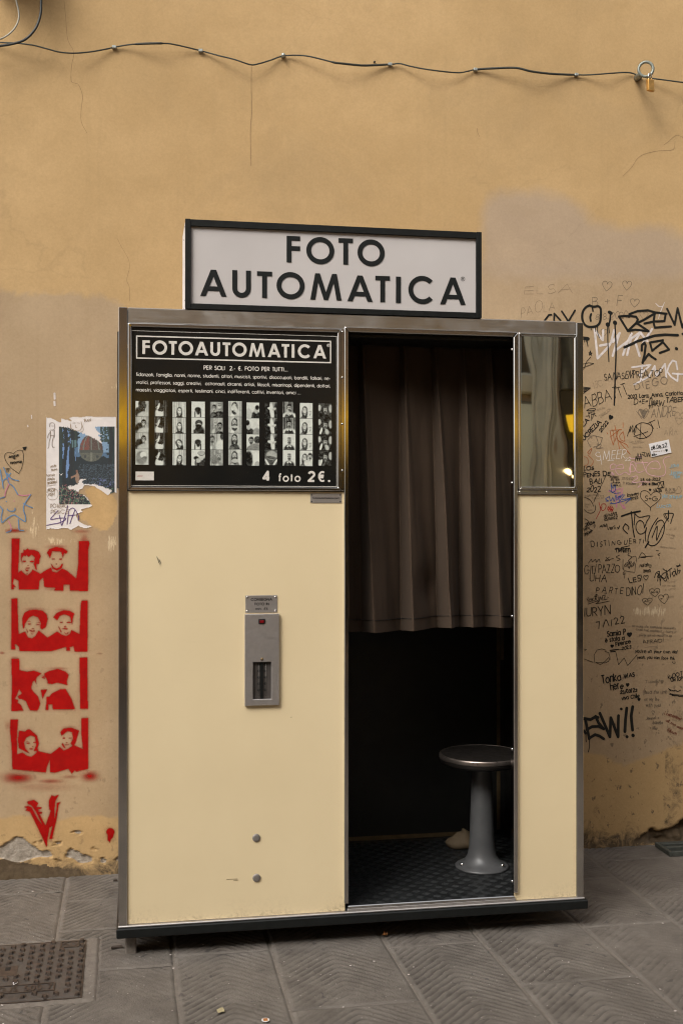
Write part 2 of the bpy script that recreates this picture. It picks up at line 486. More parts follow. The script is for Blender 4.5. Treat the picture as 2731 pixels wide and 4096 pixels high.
M['stone'] = [stone_mat('grooved_sandstone', k*0.7) for k in range(3)]
t = NT('joint_mortar')
t.set(Base_Color=t.ramp(t.noise(30, 6, 0.7), [(0.3, (0.11, 0.093, 0.078)), (0.7, (0.175, 0.15, 0.127))]), Roughness=0.95)
t.set(Normal=t.bump(t.noise(120, 5, 0.7), 0.7, 0.003))
M['mortar'] = t.m

# ------------------------------------------------------------------ lettering
def arc(cx, cy, rx, ry, a0, a1, n=10):
    return [(cx+rx*math.cos(R(a0+(a1-a0)*i/n)), cy+ry*math.sin(R(a0+(a1-a0)*i/n))) for i in range(n+1)]
def ring_(cx, cy, rx, ry, n=16): return arc(cx, cy, rx, ry, 90, 450, n)
GLYPH = {
 ' ': (.38, []),
 'A': (.86, [[(0,0),(.43,1),(.86,0)], [(.16,.34),(.70,.34)]]),
 'B': (.58, [[(0,0),(0,1),(.26,1)]+arc(.28,.76,.24,.24,90,-90,6)+[(.02,.52)], [(.28,.52)]+arc(.30,.26,.28,.26,90,-90,6)+[(0,0)]]),
 'C': (.92, [arc(.5,.5,.5,.5,45,315,14)]),
 'D': (.82, [[(0,0),(0,1),(.30,1)]+arc(.32,.5,.5,.5,90,-90,10)+[(0,0)]]),
 'E': (.50, [[(.50,1),(0,1),(0,0),(.50,0)], [(0,.52),(.46,.52)]]),
 'F': (.48, [[(.48,1),(0,1),(0,0)], [(0,.52),(.45,.52)]]),
 'G': (1.0, [arc(.5,.5,.5,.5,45,350,14)+[(1.0,.48),(.56,.48)]]),
 'H': (.68, [[(0,0),(0,1)], [(.68,0),(.68,1)], [(0,.52),(.68,.52)]]),
 'I': (.02, [[(.01,0),(.01,1)]]),
 'J': (.40, [[(.40,1),(.40,.22)]+arc(.2,.22,.2,.22,0,-170,6)]),
 'K': (.60, [[(0,0),(0,1)], [(.56,1),(.02,.46),(.60,0)]]),
 'L': (.42, [[(0,1),(0,0),(.42,0)]]),
 'M': (.98, [[(0,0),(.16,1),(.49,.05),(.82,1),(.98,0)]]),
 'N': (.72, [[(0,0),(0,1),(.72,0),(.72,1)]]),
 'O': (1.0, [ring_(.5,.5,.5,.5,22)]),
 'P': (.54, [[(0,0),(0,1),(.26,1)]+arc(.27,.73,.27,.27,90,-90,7)+[(.02,.46)]]),
 'Q': (1.0, [ring_(.5,.5,.5,.5,20), [(.58,.32),(1.0,-.06)]]),
 'R': (.56, [[(0,0),(0,1),(.26,1)]+arc(.27,.73,.27,.27,90,-90,7)+[(.02,.46)], [(.22,.46),(.56,0)]]),
 'S': (.50, [arc(.25,.75,.22,.25,35,250,8)+[(.30,.49)]+arc(.25,.26,.25,.26,70,-150,9)]),
 'T': (.50, [[(0,1),(.50,1)], [(.25,.97),(.25,0)]]),
 'U': (.62, [[(0,1),(0,.31)]+arc(.31,.31,.31,.31,180,360,10)+[(.62,1)]]),
 'V': (.74, [[(0,1),(.37,0),(.74,1)]]),
 'W': (1.1, [[(0,1),(.29,0),(.55,.95),(.81,0),(1.1,1)]]),
 'X': (.66, [[(0,0),(.66,1)], [(0,1),(.66,0)]]),
 'Y': (.64, [[(0,1),(.32,.46),(.64,1)], [(.32,.46),(.32,0)]]),
 'Z': (.58, [[(0,1),(.58,1),(0,0),(.58,0)]]),
 'a': (.68, [ring_(.33,.34,.33,.34,14), [(.66,.68),(.66,0)]]),
 'b': (.68, [[(0,1.02),(0,0)], ring_(.35,.34,.33,.34,14)]),
 'c': (.58, [arc(.33,.34,.33,.34,45,315,10)]),
 'd': (.68, [ring_(.33,.34,.33,.34,14), [(.66,1.02),(.66,0)]]),
 'e': (.66, [[(.02,.36),(.66,.36)]+arc(.33,.34,.33,.34,5,315,12)]),
 'f': (.32, [[(.36,1.0)]+arc(.24,.86,.10,.14,90,180,4)+[(.14,0)], [(0,.66),(.30,.66)]]),
 'g': (.68, [ring_(.33,.34,.33,.34,14), [(.66,.68),(.66,-.04)]+arc(.35,-.04,.31,.24,0,-160,7)]),
 'h': (.54, [[(0,1.02),(0,0)], [(0,.40)]+arc(.27,.42,.27,.27,170,0,7)+[(.54,0)]]),
 'i': (.02, [[(.01,.68),(.01,0)], [(.01,.90),(.01,.98)]]),
 'j': (.05, [[(.04,.68),(.04,-.26)], [(.04,.90),(.04,.98)]]),
 'k': (.48, [[(0,1.02),(0,0)], [(.44,.66),(.02,.30),(.48,0)]]),
 'l': (.02, [[(.01,1.02),(.01,0)]]),
 'm': (.90, [[(0,.68),(0,0)], [(0,.40)]+arc(.22,.44,.22,.24,170,0,6)+[(.44,0)], [(.44,.40)]+arc(.67,.44,.22,.24,170,0,6)+[(.89,0)]]),
 'n': (.54, [[(0,.68),(0,0)], [(0,.40)]+arc(.27,.42,.27,.27,170,0,7)+[(.54,0)]]),
 'o': (.68, [ring_(.34,.34,.34,.34,16)]),
 'p': (.68, [[(0,.68),(0,-.30)], ring_(.35,.34,.33,.34,14)]),
 'q': (.68, [ring_(.33,.34,.33,.34,14), [(.66,.68),(.66,-.30)]]),
 'r': (.26, [[(0,.68),(0,0)], [(0,.42)]+arc(.22,.44,.22,.24,175,70,4)]),
 's': (.38, [arc(.19,.51,.16,.16,40,250,6)+[(.22,.34)]+arc(.19,.17,.19,.18,65,-150,7)]),
 't': (.28, [[(.13,.94),(.13,0)], [(0,.66),(.27,.66)]]),
 'u': (.52, [[(0,.68),(0,.26)]+arc(.26,.26,.26,.26,180,360,7)+[(.52,.68)], [(.52,.4),(.52,0)]]),
 'v': (.52, [[(0,.68),(.26,0),(.52,.68)]]),
 'w': (.82, [[(0,.68),(.21,0),(.41,.64),(.61,0),(.82,.68)]]),
 'x': (.48, [[(0,.68),(.48,0)], [(.48,.68),(0,0)]]),
 'y': (.54, [[(0,.68),(.27,.02)], [(.54,.68),(.16,-.30)]]),
 'z': (.44, [[(0,.67),(.44,.67),(0,0),(.44,0)]]),
 '0': (.56, [ring_(.28,.5,.28,.5,16)]),
 '1': (.20, [[(0,.86),(.18,1),(.18,0)]]),
 '2': (.54, [arc(.27,.73,.26,.27,165,-30,8)+[(0,0),(.54,0)]]),
 '3': (.52, [arc(.25,.76,.22,.24,150,-85,7), arc(.25,.27,.26,.27,85,-150,8)]),
 '4': (.60, [[(.44,0),(.44,1),(0,.26),(.60,.26)]]),
 '5': (.52, [[(.46,1),(.10,1),(.05,.56)]+arc(.25,.32,.27,.32,120,-150,9)]),
 '6': (.54, [[(.40,1),(.06,.44)], ring_(.27,.29,.26,.29,14)]),
 '7': (.50, [[(0,1),(.50,1),(.14,0)]]),
 '8': (.52, [ring_(.26,.75,.21,.25,12), ring_(.26,.25,.26,.25,12)]),
 '9': (.54, [ring_(.27,.70,.26,.29,14), [(.52,.60),(.16,0)]]),
 '.': (.14, [[(.0,.05),(.15,.05)]]),
 ',': (.08, [[(.07,.08),(.0,-.14)]]),
 '-': (.26, [[(0,.36),(.26,.36)]]),
 '+': (.44, [[(0,.42),(.44,.42)], [(.22,.64),(.22,.20)]]),
 '/': (.34, [[(0,-.1),(.34,1.05)]]),
 "'": (.04, [[(.02,1.02),(.02,.80)]]),
 '!': (.06, [[(.03,1),(.03,.3)], [(.03,.0),(.03,.07)]]),
 '=': (.44, [[(0,.52),(.44,.52)], [(0,.30),(.44,.30)]]),
 '?': (.44, [arc(.22,.78,.21,.22,165,-60,7)+[(.22,.46),(.22,.28)], [(.22,0),(.22,.07)]]),
 ':': (.06, [[(.03,.05),(.03,.13)], [(.03,.50),(.03,.58)]]),
 ')': (.20, [arc(-.1,.42,.3,.62,60,-60,6)]),
 '\u20ac': (.72, [arc(.46,.5,.34,.5,55,305,14), [(0,.60),(.62,.60)], [(0,.40),(.58,.40)]]),
 '\u00bd': (.62, [[(.0,.90),(.09,1.0),(.09,.55)], [(.08,0),(.50,1)], [(.40,.36)]+arc(.49,.33,.10,.12,150,-20,4)+[(.38,0),(.62,0)]]),
 '\u2665': (.66, [[(.33,0),(.02,.42),(.04,.66),(.18,.72),(.33,.54),(.48,.72),(.62,.66),(.64,.42),(.33,0)]]),
 '\u00e8': (.66, [[(.02,.36),(.66,.36)]+arc(.33,.34,.33,.34,5,315,12), [(.2,1.0),(.38,.84)]]),
 '\u00ae': (.8, [ring_(.4,.5,.4,.4,18), [(.27,.28),(.27,.72),(.42,.72)]+arc(.43,.62,.10,.10,90,-90,4)+[(.28,.52)], [(.40,.52),(.54,.28)]]),
}
def text_strokes(s, gap=.20):
    """strokes of a line of text in units of the cap height, and its width"""
    x, out = 0.0, []
    for ch in s:
        w, st = GLYPH.get(ch, GLYPH['-'])
        out += [[(x+a, b) for a, b in p] for p in st]
        x += w+gap
    return out, max(x-gap, 1e-3)
def ribbon(V, Fc, pts, w, y, dy, rnd=False, taper=False):
    """flat strip of width w along pts (x, z); split at sharp corners; height creeps so that crossings never share a plane"""
    Q = [np.array(pts[0], float)]
    for p in pts[1:]:
        p = np.array(p, float)
        if np.linalg.norm(p-Q[-1]) > 1e-6: Q.append(p)
    if len(Q) < 2:
        Q = [Q[0]-np.array((w*.08, 0)), Q[0]+np.array((w*.08, 0))]
    runs = [[Q[0]]]
    for i in range(1, len(Q)):
        runs[-1].append(Q[i])
        if i < len(Q)-1:
            a = Q[i]-Q[i-1]; b = Q[i+1]-Q[i]
            if float(a@b) < .45*np.linalg.norm(a)*np.linalg.norm(b): runs.append([Q[i]])
    for r_, run in enumerate(runs):
        y = ribbon_run(V, Fc, run, w, y-dy*3, dy, rnd or (r_ > 0 and w > 0), rnd or r_ < len(runs)-1, taper)
def ribbon_run(V, Fc, Q, w, y, dy, cap0, cap1, taper):
    n = len(Q); base = len(V)
    D = [(Q[i+1]-Q[i])/np.linalg.norm(Q[i+1]-Q[i]) for i in range(n-1)]
    rows = []
    for i in range(n):
        a = D[max(i-1, 0)]; b = D[min(i, n-2)]
        na = np.array((-a[1], a[0])); nb = np.array((-b[1], b[0]))
        m = na+nb; m = m/np.linalg.norm(m)
        ww = w/2/max(0.6, float(m@nb))
        if taper: ww *= 0.55+0.45*math.sin(math.pi*(i+.5)/n)
        rows.append((Q[i], m, ww))
    h = w/2
    if cap0: rows = [(Q[0]-D[0]*h*math.sin(t), np.array((-D[0][1], D[0][0])), h*math.cos(t)) for t in (1.35, .95, .5)]+rows
    if cap1: rows = rows+[(Q[-1]+D[-1]*h*math.sin(t), np.array((-D[-1][1], D[-1][0])), h*math.cos(t)) for t in (.5, .95, 1.35)]
    for k, (c, m, ww) in enumerate(rows):
        yy = y-dy*k
        V.append((c[0]+m[0]*ww, yy, c[1]+m[1]*ww)); V.append((c[0]-m[0]*ww, yy, c[1]-m[1]*ww))
    for k in range(len(rows)-1):
        a = base+2*k
        Fc.append((a, a+1, a+3, a+2))
    return y-dy*len(rows)
def strokes_mesh(strokes, w, y, rnd=False, step=4e-5, taper=False):
    V, Fc = [], []
    for k, s in enumerate(strokes):
        ribbon(V, Fc, s, w[k] if hasattr(w, '__len__') else w, y-k*step, 6e-7, rnd, taper)
    return mesh(V, Fc)
def print_line(name, parent, m, s, x0, x1, z_base, cap, w, y, gap=.20, step=3e-5, **k):
    """one printed line between two x on a board that faces the street"""
    st, wid = text_strokes(s, gap)
    sc = (x1-x0-w)/wid
    return link(name, strokes_mesh([[(x0+w/2+a*sc, z_base+w/2+b*(cap-w)) for a, b in p] for p in st], w, y, step=step), parent, m, **k)

# outlines of the big geometric capitals: loops in metres, first loop outside, others are holes
def cap_loops(ch, w, h, t):
    def circ(cx, cy, rx, ry, a0=0, a1=360, n=40): return [(cx+rx*math.cos(R(a0+(a1-a0)*i/n)), cy+ry*math.sin(R(a0+(a1-a0)*i/n))) for i in range(n+(0 if a1-a0 == 360 else 1))]
    if ch == 'F': return [[(0,0),(t,0),(t,h*.45-t*.0),(w,h*.45),(w,h*.45+t*.92),(t,h*.45+t*.92),(t,h-t*.92),(w,h-t*.92),(w,h),(0,h)]]
    if ch == 'T': return [[(w/2-t/2,0),(w/2+t/2,0),(w/2+t/2,h-t*.92),(w,h-t*.92),(w,h),(0,h),(0,h-t*.92),(w/2-t/2,h-t*.92)]]
    if ch == 'I': return [[(0,0),(w,0),(w,h),(0,h)]]
    if ch == 'O': return [circ(w/2,h/2,w/2,h/2), circ(w/2,h/2,w/2-t,h/2-t)]
    if ch == 'C':
        a = 42
        return [circ(w*.535,h/2,w*.535,h/2,a,360-a,30)+circ(w*.535,h/2,w*.535-t,h/2-t,a,360-a,30)[::-1]]
    if ch == 'U':
        r = w/2
        return [[(0,h),(0,r)]+circ(r,r,r,r,180,360,24)[1:-1]+[(w,r),(w,h),(w-t,h),(w-t,r)]+circ(r,r,r-t,r-t,360,180,24)[1:-1]+[(t,r),(t,h)]]
    if ch == 'A':
        s = t*1.08; b0, b1 = h*.20, h*.20+t*.92
        L = lambda z: (w/2-s*.5)*z/h                       # outer left edge
        I = lambda z: L(z)+s                               # inner left edge
        top = h*(w/2-s)/(w/2-s*.5)
        zt = (w/2-s)*h/(w/2-s*.5)
        return [[(0,0),(s,0),(I(b0),b0),(w-I(b0),b0),(w-s,0),(w,0),(w/2+s*.5,h),(w/2-s*.5,h)],
                [(I(b1),b1),(w/2,zt),(w-I(b1),b1)]]
    if ch == 'M':
        s = t*1.02; q = w*.155
        return [[(0,0),(s,0),(q+s*.62,h*.66),(w/2-s*.42,0),(w/2+s*.42,0),(w-q-s*.62,h*.66),(w-s,0),(w,0),(w-q,h),(w-q-s*.95,h),(w/2,h*.30),(q+s*.95,h),(q,h)]]
def letter_mesh(ch, x0, x1, z0, z1, t, yf, depth):
    loops = [[(x0+a, z0+b) for a, b in lp] for lp in cap_loops(ch, x1-x0, z1-z0, t)]
    tri = tessellate_polygon([[Vector((a, b, 0)) for a, b in lp] for lp in loops])
    flat = [p for lp in loops for p in lp]; n = len(flat)
    V = [(a, yf, b) for a, b in flat]+[(a, yf+depth, b) for a, b in flat]
    Fc = []
    for a, b, c in tri:
        ar = (flat[b][0]-flat[a][0])*(flat[c][1]-flat[a][1])-(flat[c][0]-flat[a][0])*(flat[b][1]-flat[a][1])
        Fc.append((a, b, c) if ar > 0 else (a, c, b))
    o = 0
    for lp in loops:
        k = len(lp)
        for i in range(k):
            j = (i+1) % k
            Fc.append((o+i, o+i+n, o+j+n, o+j))
        o += k
    me = mesh(V, Fc)
    bm = bmesh.new(); bm.from_mesh(me); bmesh.ops.recalc_face_normals(bm, faces=bm.faces); bm.to_mesh(me); bm.free()
    return me
def mitred_frame(parent, m, x0, x1, z0, z1, b, y0, y1, names, bevel=0.0012, bb=None, bt=None):
    """four bars with mitred corners round a rectangle given by its outer edges"""
    bb = b if bb is None else bb; bt = b if bt is None else bt
    o = []
    o.append(prism(names, parent, m, [(x0,z1),(x1,z1),(x1-b,z1-bt),(x0+b,z1-bt)], y0, y1, bevel))
    o.append(prism(names, parent, m, [(x0,z0),(x0+b,z0+bb),(x1-b,z0+bb),(x1,z0)], y0, y1, bevel))
    o.append(prism(names, parent, m, [(x0,z0),(x0,z1),(x0+b,z1-bt),(x0+b,z0+bb)], y0, y1, bevel))
    o.append(prism(names, parent, m, [(x1,z0),(x1-b,z0+bb),(x1-b,z1-bt),(x1,z1)], y0, y1, bevel))
    return o

# ------------------------------------------------------------------ the photo booth
W, ZT, DEP = 1.582, ZB+2.0, 0.80
booth = thing('photo_booth', 'cream and steel photo booth standing against the ochre wall', 'photo booth')
fx = lambda px, py, y=0.0: on_y(px, py, y)[0]
fz = lambda px, py, y=0.0: on_y(px, py, y)[1]
Z_HEAD = 2.05                                   # underside of the header
X_D0, X_D1 = fx(1362, 1600), fx(1393, 1600)     # strip and jamb between poster and opening
X_J0, X_J1 = fx(2048.5, 2300), fx(2067, 2300)   # right jamb of the opening
X_M1 = fx(2303, 1800)
# frame
box('post', booth, M['steel'], 0, 0.0276, -0.007, 0.03, ZB+.004, ZT-.0005)
box('post', booth, M['steel'], W-0.0245, W, -0.007, 0.03, ZB+.004, ZT-.004)
box('header', booth, M['steel_h'], 0.0282, W-0.0251, -0.005, 0.028, Z_HEAD, ZT, 0.003)
# sill: black skirting, thin metal ledge
box('base_skirting', booth, M['black_metal'], -0.006, W+0.011, -0.022, DEP, 0.066, 0.097, 0.003)
box('base_ledge', booth, M['alu'], -0.001, W+0.002, -0.014, 0.03, 0.0972, 0.1035, 0.002)
for x in (0.16, 1.42):
    for y in (0.20, 0.70):
        box('foot', booth, M['black_metal'], x-.035, x+.035, y-.03, y+.03, 0.003, 0.0658, 0.003)
for x0_ in (0.022,):
    box('foot', booth, M['mortar'], x0_, x0_+.036, .02, .085, -.004, .0655, .004)
# shell
box('side_panel', booth, M['cream'], 0.001, 0.012, 0.0305, DEP-.001, ZB+.004, ZT-.006)
box('side_panel', booth, M['cream'], W-0.012, W-.001, 0.0305, DEP-.001, ZB+.004, ZT-.006)
box('back_panel', booth, M['black_inside'], 0.0125, W-0.0125, DEP-.03, DEP-.012, ZB+.004, ZT-.02)
box('roof', booth, M['alu'], 0.0005, W-.0005, 0.0285, DEP, ZT-.0055, ZT-.001)
box('ceiling', booth, M['black_inside'], X_D1-.02, W-.013, 0.032, DEP-.031, Z_HEAD-.02, Z_HEAD-.008)
# side poster frame seen edge on from the front
fr = box('side_frame', booth, M['black_metal'], -0.006, 0.0005, 0.10, 0.62, fz(474, 1950), fz(474, 1306), 0.001)

# cream front panels: sheets with grime along their lower edge
def panel(x0, x1, z0, z1, y):
    nu, nv = max(2, int((x1-x0)/.02)), max(2, int((z1-z0)/.01))
    us = np.linspace(x0, x1, nu); vs = np.linspace(z0, z1, nv)
    X, Z = np.meshgrid(us, vs)
    Y = y+0.0012*(vnoise(X*3.1, Z*2.3, 5)-.5)
    me, _ = grid_mesh(np.stack([X, Y, Z], -1), nu, nv)
    g = np.clip(1-(Z-z0)/0.02, 0, 1)+0.3*np.clip(1-(Z-z0)/0.08, 0, 1)+0.35*np.clip(1-np.minimum(X-x0, x1-X)/.012, 0, 1)*np.clip(1-(Z-z0)/.5, 0, 1)
    set_attr(me, 'grime', np.clip(g, 0, 1))
    return me
zc = fz(508, 1964)
left_panel = link('front_panel', panel(0.0284, X_D1-.012, ZB+.0045, zc, 0.0), booth, M['cream'])
right_panel = link('front_panel', panel(X_J1-.012, W-.0252, ZB+.0045, fz(2200, 1979), 0.0), booth, M['cream'])
box('panel_backing', booth, M['black_inside'], 0.0284, X_D1-.012, 0.004, 0.02, ZB+.0045, Z_HEAD-.001, 0)
box('panel_backing', booth, M['black_inside'], X_J1-.012, W-.0252, 0.004, 0.02, ZB+.0045, Z_HEAD-.001, 0)
# inner walls of the cabin
box('inner_wall', booth, M['black_inside'], X_D0-.005, X_D0+.006, 0.022, DEP-.031, ZB+.012, Z_HEAD-.021, 0)
box('inner_wall', booth, M['black_inside'], W-.03, W-.0126, 0.031, DEP-.031, ZB+.012, Z_HEAD-.021, 0)
# floor plate with raised bars
XF0, XF1 = X_D0+.0062, W-.0302
fl = box('floor_plate', booth, M['black_floor'], XF0, XF1, 0.001, DEP-.031, ZB+.004, ZB+.0115, 0)
bm = bmesh.new()
cell = 0.030
for i in range(int((XF1-XF0)/cell)):
    for j in range(int((DEP-.06)/cell)):
        cx_, cy_ = XF0+(i+.5)*cell, 0.022+(j+.5)*cell
        ang = R(45) if (i+j) % 2 else R(-45)
        c_, s_ = math.cos(ang), math.sin(ang)
        for k in (-2, -1, 0, 1, 2):
            off = k*0.0047; L = 0.0135-abs(k)*.0012; h = .0011
            def q(a, b, z): return (cx_+a*c_-b*s_, cy_+a*s_+b*c_, z)
            z0 = ZB+.0116
            v = [bm.verts.new(q(-L, off-.0015, z0)), bm.verts.new(q(L, off-.0015, z0)), bm.verts.new(q(L, off+.0015, z0)), bm.verts.new(q(-L, off+.0015, z0)),
                 bm.verts.new(q(-L*.8, off, z0+h)), bm.verts.new(q(L*.8, off, z0+h))]
            bm.faces.new((v[0], v[1], v[5], v[4])); bm.faces.new((v[2], v[3], v[4], v[5]))
            bm.faces.new((v[1], v[2], v[5])); bm.faces.new((v[3], v[0], v[4]))
bm_obj('tread_bars', bm, booth, M['black_floor'], kind='stuff')
box('threshold', booth, M['steel_bright'], fx(1390, 3640), fx(2056, 3596), -0.009, 0.0005, ZB+.0125, ZB+.0225, 0.0025)
box('threshold_rail', booth, M['alu'], fx(1388, 3660), fx(2058, 3610), -0.0085, -0.0005, ZB+.0036, ZB+.0122, 0.001)
# trims inside
box('skirting_strip', booth, M['brass_strip'], XF0+.001, XF1-.14, DEP-.0345, DEP-.0312, ZB+.0125, ZB+.029, 0.0008)
xs, _ = on_y(1985, 2700, DEP-.033); xs2, _ = on_y(1999, 2700, DEP-.033)
box('corner_strip', booth, M['brass_strip'], xs, xs2, DEP-.0345, DEP-.0312, ZB+.03, Z_HEAD-.022, 0.0006)
xa, za = on_y(2000, 2640, DEP-.034); xb, zb_ = on_y(2060, 2480, DEP-.034)
box('inner_notice', booth, M['beige_cloth'], xa+.001, W-.031, DEP-.0335, DEP-.0312, za, zb_, 0.0005)

# poster display: frame mouldings
PX0, PX1 = 0.0292, X_D0-.0005
PZ0, PZ1 = fz(509, 1961), Z_HEAD-.001
disp = box('display_board', booth, M['board'], PX0+.010, PX1-.010, -0.004, 0.0005, PZ0+.010, PZ1-.010, 0)
mitred_frame(booth, M['steel'], PX0, PX1, PZ0, PZ1, 0.0115, -0.013, -0.0005, 'frame_moulding', bevel=.0026)
# strip with screws between the poster and the opening
dv = box('screw_strip', booth, M['steel'], X_D0, X_D0+.0125, -0.0085, 0.02, PZ0+.001, Z_HEAD-.0005, 0.0008)
# opening frame
OX0, OX1 = X_D1-.0155, X_J1
oz = fz(1376, 1309)
zbot = ZB+.032
yj0, yj1 = -0.012, 0.021
prism('opening_frame', booth, M['steel'], [(OX0,oz),(OX1,oz),(OX1-.0155,oz-.0165),(OX0+.0155,oz-.0165)], yj0, yj1, .0026)
prism('opening_frame', booth, M['steel'], [(OX0,zbot),(OX0,oz),(OX0+.0155,oz-.0165),(OX0+.0155,zbot)], yj0, yj1, .0026)
prism('opening_frame', booth, M['steel'], [(OX1,oz),(OX1,zbot),(OX1-.0155,zbot),(OX1-.0155,oz-.0165)], yj0, yj1, .0026)
dome = dome_mesh(0.0036, 0.0022)
dome_b = dome_mesh(0.0055, 0.004)
def screw(px, py, y, parent, m='steel_bright', me=None, name='screw'):
    x, z = on_y(px, py, y)
    o = link(name, me or dome, parent)
    o.location = (x, y, z)
    if me is None or True:
        if len(o.data.materials) == 0: o.data.materials.append(M[m])
    return o
for py in (1327, 1510, 1696, 1882):
    screw(1369, py, -0.0085, booth)
for px, py in ((2043, 1402), (2045, 1932), (2048, 2463), (2049, 2992), (2048, 3517)):
    x, z = on_y(px, py, 0.03)
    o = link('jamb_screw', dome_b, booth, [] if len(dome_b.materials) else M['steel_bright'])
    o.location = (OX1-.0156, 0.010, z); o.rotation_euler = (0, 0, R(-90))
# mirror
MX0, MX1 = X_J1+.0008, X_M1
MZ0, MZ1 = fz(2180, 1959), fz(2067, 1332)
box('mirror', booth, M['mirror'], MX0+.008, MX1-.008, -0.0035, 0.003, MZ0+.006, MZ1-.008, 0)
mitred_frame(booth, M['steel'], MX0, MX1, MZ0, MZ1, 0.0105, -0.0115, -0.0002, 'mirror_frame', bevel=.0026, bb=0.010)
box('mirror_rail', booth, M['steel_bright'], MX0, MX1, -0.009, -0.0002, fz(2180, 1977.5), MZ0-.0008, 0.0022)
for px in (2078, 2186, 2291):
    screw(px, 1968, -0.009, booth)
# plugs, plates, dispenser
M['plug'] = simple('dull_plug_metal', (.26, .235, .215), .5, .55, .1, 40)
for px, py in ((1025, 3351), (1026, 3511)):
    x, z = on_y(px, py, 0)
    me = lathe_mesh([(0.0131, 0), (0.0131, .002), (0.0118, .0034), (0.006, .0040), (0.0005, .0042)], 28)
    o = link('plug', me, booth, M['plug']); o.location = (x, -0.0006, z); o.rotation_euler = (R(90), 0, 0)
def plate(name, px0, py0, px1, py1, y0, th, m, bevel=.0006):
    x0, z1 = on_y(px0, py0, y0-th); x1, z0 = on_y(px1, py1, y0-th)
    return box(name, booth, m, x0, x1, y0-th, y0, z0, z1, bevel), (x0, x1, z0, z1)
y_p = -0.0008
pl, b = plate('web_plate', 1241, 1974, 1366, 2011.5, y_p, 0.0016, M['alu'])
hole = dome_mesh(0.0023, 0.0007, 10, 2)
for sx in (b[0]+.0045, b[1]-.0045):
    for sz in (b[2]+.0045, b[3]-.0045):
        o = link('screw', hole, pl, [] if len(hole.materials) else M['hole']); o.location = (sx, y_p-.0017, sz)
yt = y_p-.0016-.0002
print_line('plate_lettering', pl, M['ink_black'], 'fotoautomatica.com', fx(1250, 1990), fx(1357, 1990), fz(1300, 1996.3), .0072, .0013, yt, .17)
pl, b = plate('delivery_plate', 982, 2382, 1109.5, 2449.5, y_p, 0.0016, M['alu'])
for sx in (b[0]+.006, b[1]-.006):
    for sz in (b[2]+.006, b[3]-.006):
        o = link('screw', dome, pl); o.location = (sx, y_p-.0016, sz)
for s, xa, xb, yb, cap, w in (('CONSEGNA', 1003, 1089, 2403.5, .0098, .0020), ('FOTO IN', 1018, 1076, 2421.5, .0096, .0019), ('min. 4\u00bd', 1022, 1071.5, 2440, .0092, .0015)):
    print_line('plate_lettering', pl, M['ink_black'], s, fx(xa, yb), fx(xb, yb), fz((xa+xb)/2, yb), cap, w, yt, .22)
M['chute'] = simple('dark_chute_metal', (.055, .047, .042), .55, .2, .2, 30)
# dispenser: a thick plate with a window cut in it, chute behind
x0, z1 = on_y(979.5, 2457, -.012); x1, z0 = on_y(1117, 2820, -.012)
wx0, wz1 = on_y(1012, 2649, -.012); wx1, wz0 = on_y(1085.5, 2796, -.012)
bm = bmesh.new()
for q in (((x0, z0), (x1, z0), (wx1, wz0), (wx0, wz0)), ((x0, z1), (x0, z0), (wx0, wz0), (wx0, wz1)), ((x1, z0), (x1, z1), (wx1, wz1), (wx1, wz0)), ((x1, z1), (x0, z1), (wx0, wz1), (wx1, wz1))):
    add_prism(bm, list(q), -0.0125, y_p)
bmesh.ops.remove_doubles(bm, verts=bm.verts, dist=1e-6)
inner = [f for f in bm.faces if abs(f.normal.y) < .1 and all(min(abs(v.co.x-wx0)+abs(v.co.z-wz0), abs(v.co.x-wx1)+abs(v.co.z-wz1), abs(v.co.x-wx0)+abs(v.co.z-wz1), abs(v.co.x-wx1)+abs(v.co.z-wz0)) > 1e-5 or True for v in f.verts)]
cnt = {}
disp_me = bpy.data.meshes.new('m')
# drop the mitre faces shared by two bars
keyf = {}
for f in bm.faces: keyf.setdefault(tuple(sorted(v.index for v in f.verts)), []).append(f)
bm.verts.index_update()
keyf = {}
for f in list(bm.faces): keyf.setdefault(tuple(sorted(v.index for v in f.verts)), []).append(f)
dead = [f for fs in keyf.values() if len(fs) > 1 for f in fs]
bmesh.ops.delete(bm, geom=dead, context='FACES')
dsp = bm_obj('photo_dispenser', bm, booth, M['alu'], bevel=0.0012)
box('chute_back', dsp, M['chute'], wx0-.002, wx1+.002, -0.0016, y_p, wz0-.002, wz1+.002, 0)
xm = wx0+(wx1-wx0)*.47
box('chute_bar', dsp, M['black_metal'], xm-.0035, xm+.0055, -0.0060, -0.00165, wz0+.0005, wz1-.0005, 0.0005)
for c in (0.335, 0.69):
    xx = wx0+(wx1-wx0)*c
    for k in range(5):
        zz = wz1-(wz1-wz0)*(0.075+0.172*k)
        me = dome_mesh(0.0049, 0.0006, 14, 2)
        o = link('chute_hole', me, dsp, M['hole']); o.location = (xx, -0.0017, zz)
    link('chute_wire', tube_mesh([(xx+.001, -.0032, wz0+.012), (xx+.001, -.0032, wz1-.004)], .0005, 6), dsp, M['plug'])
lx0, lz1 = on_y(1034.5, 2476.5, -.015); lx1, lz0 = on_y(1061, 2495.5, -.015)
ind = box('indicator_light', dsp, M['black_metal'], lx0, lx1, -0.0155, -0.01255, lz0, lz1, 0.001)
box('lens', ind, M['red_lamp'], lx0+.004, lx1-.004, -0.0168, -0.01555, lz0+.003, lz1-.0035, 0.0008)
x, z = on_y(1048.5, 2636, -.0125)
o = link('screw', dome_mesh(.0052, .0025), dsp, M['brass_strip']); o.location = (x, -0.01252, z)
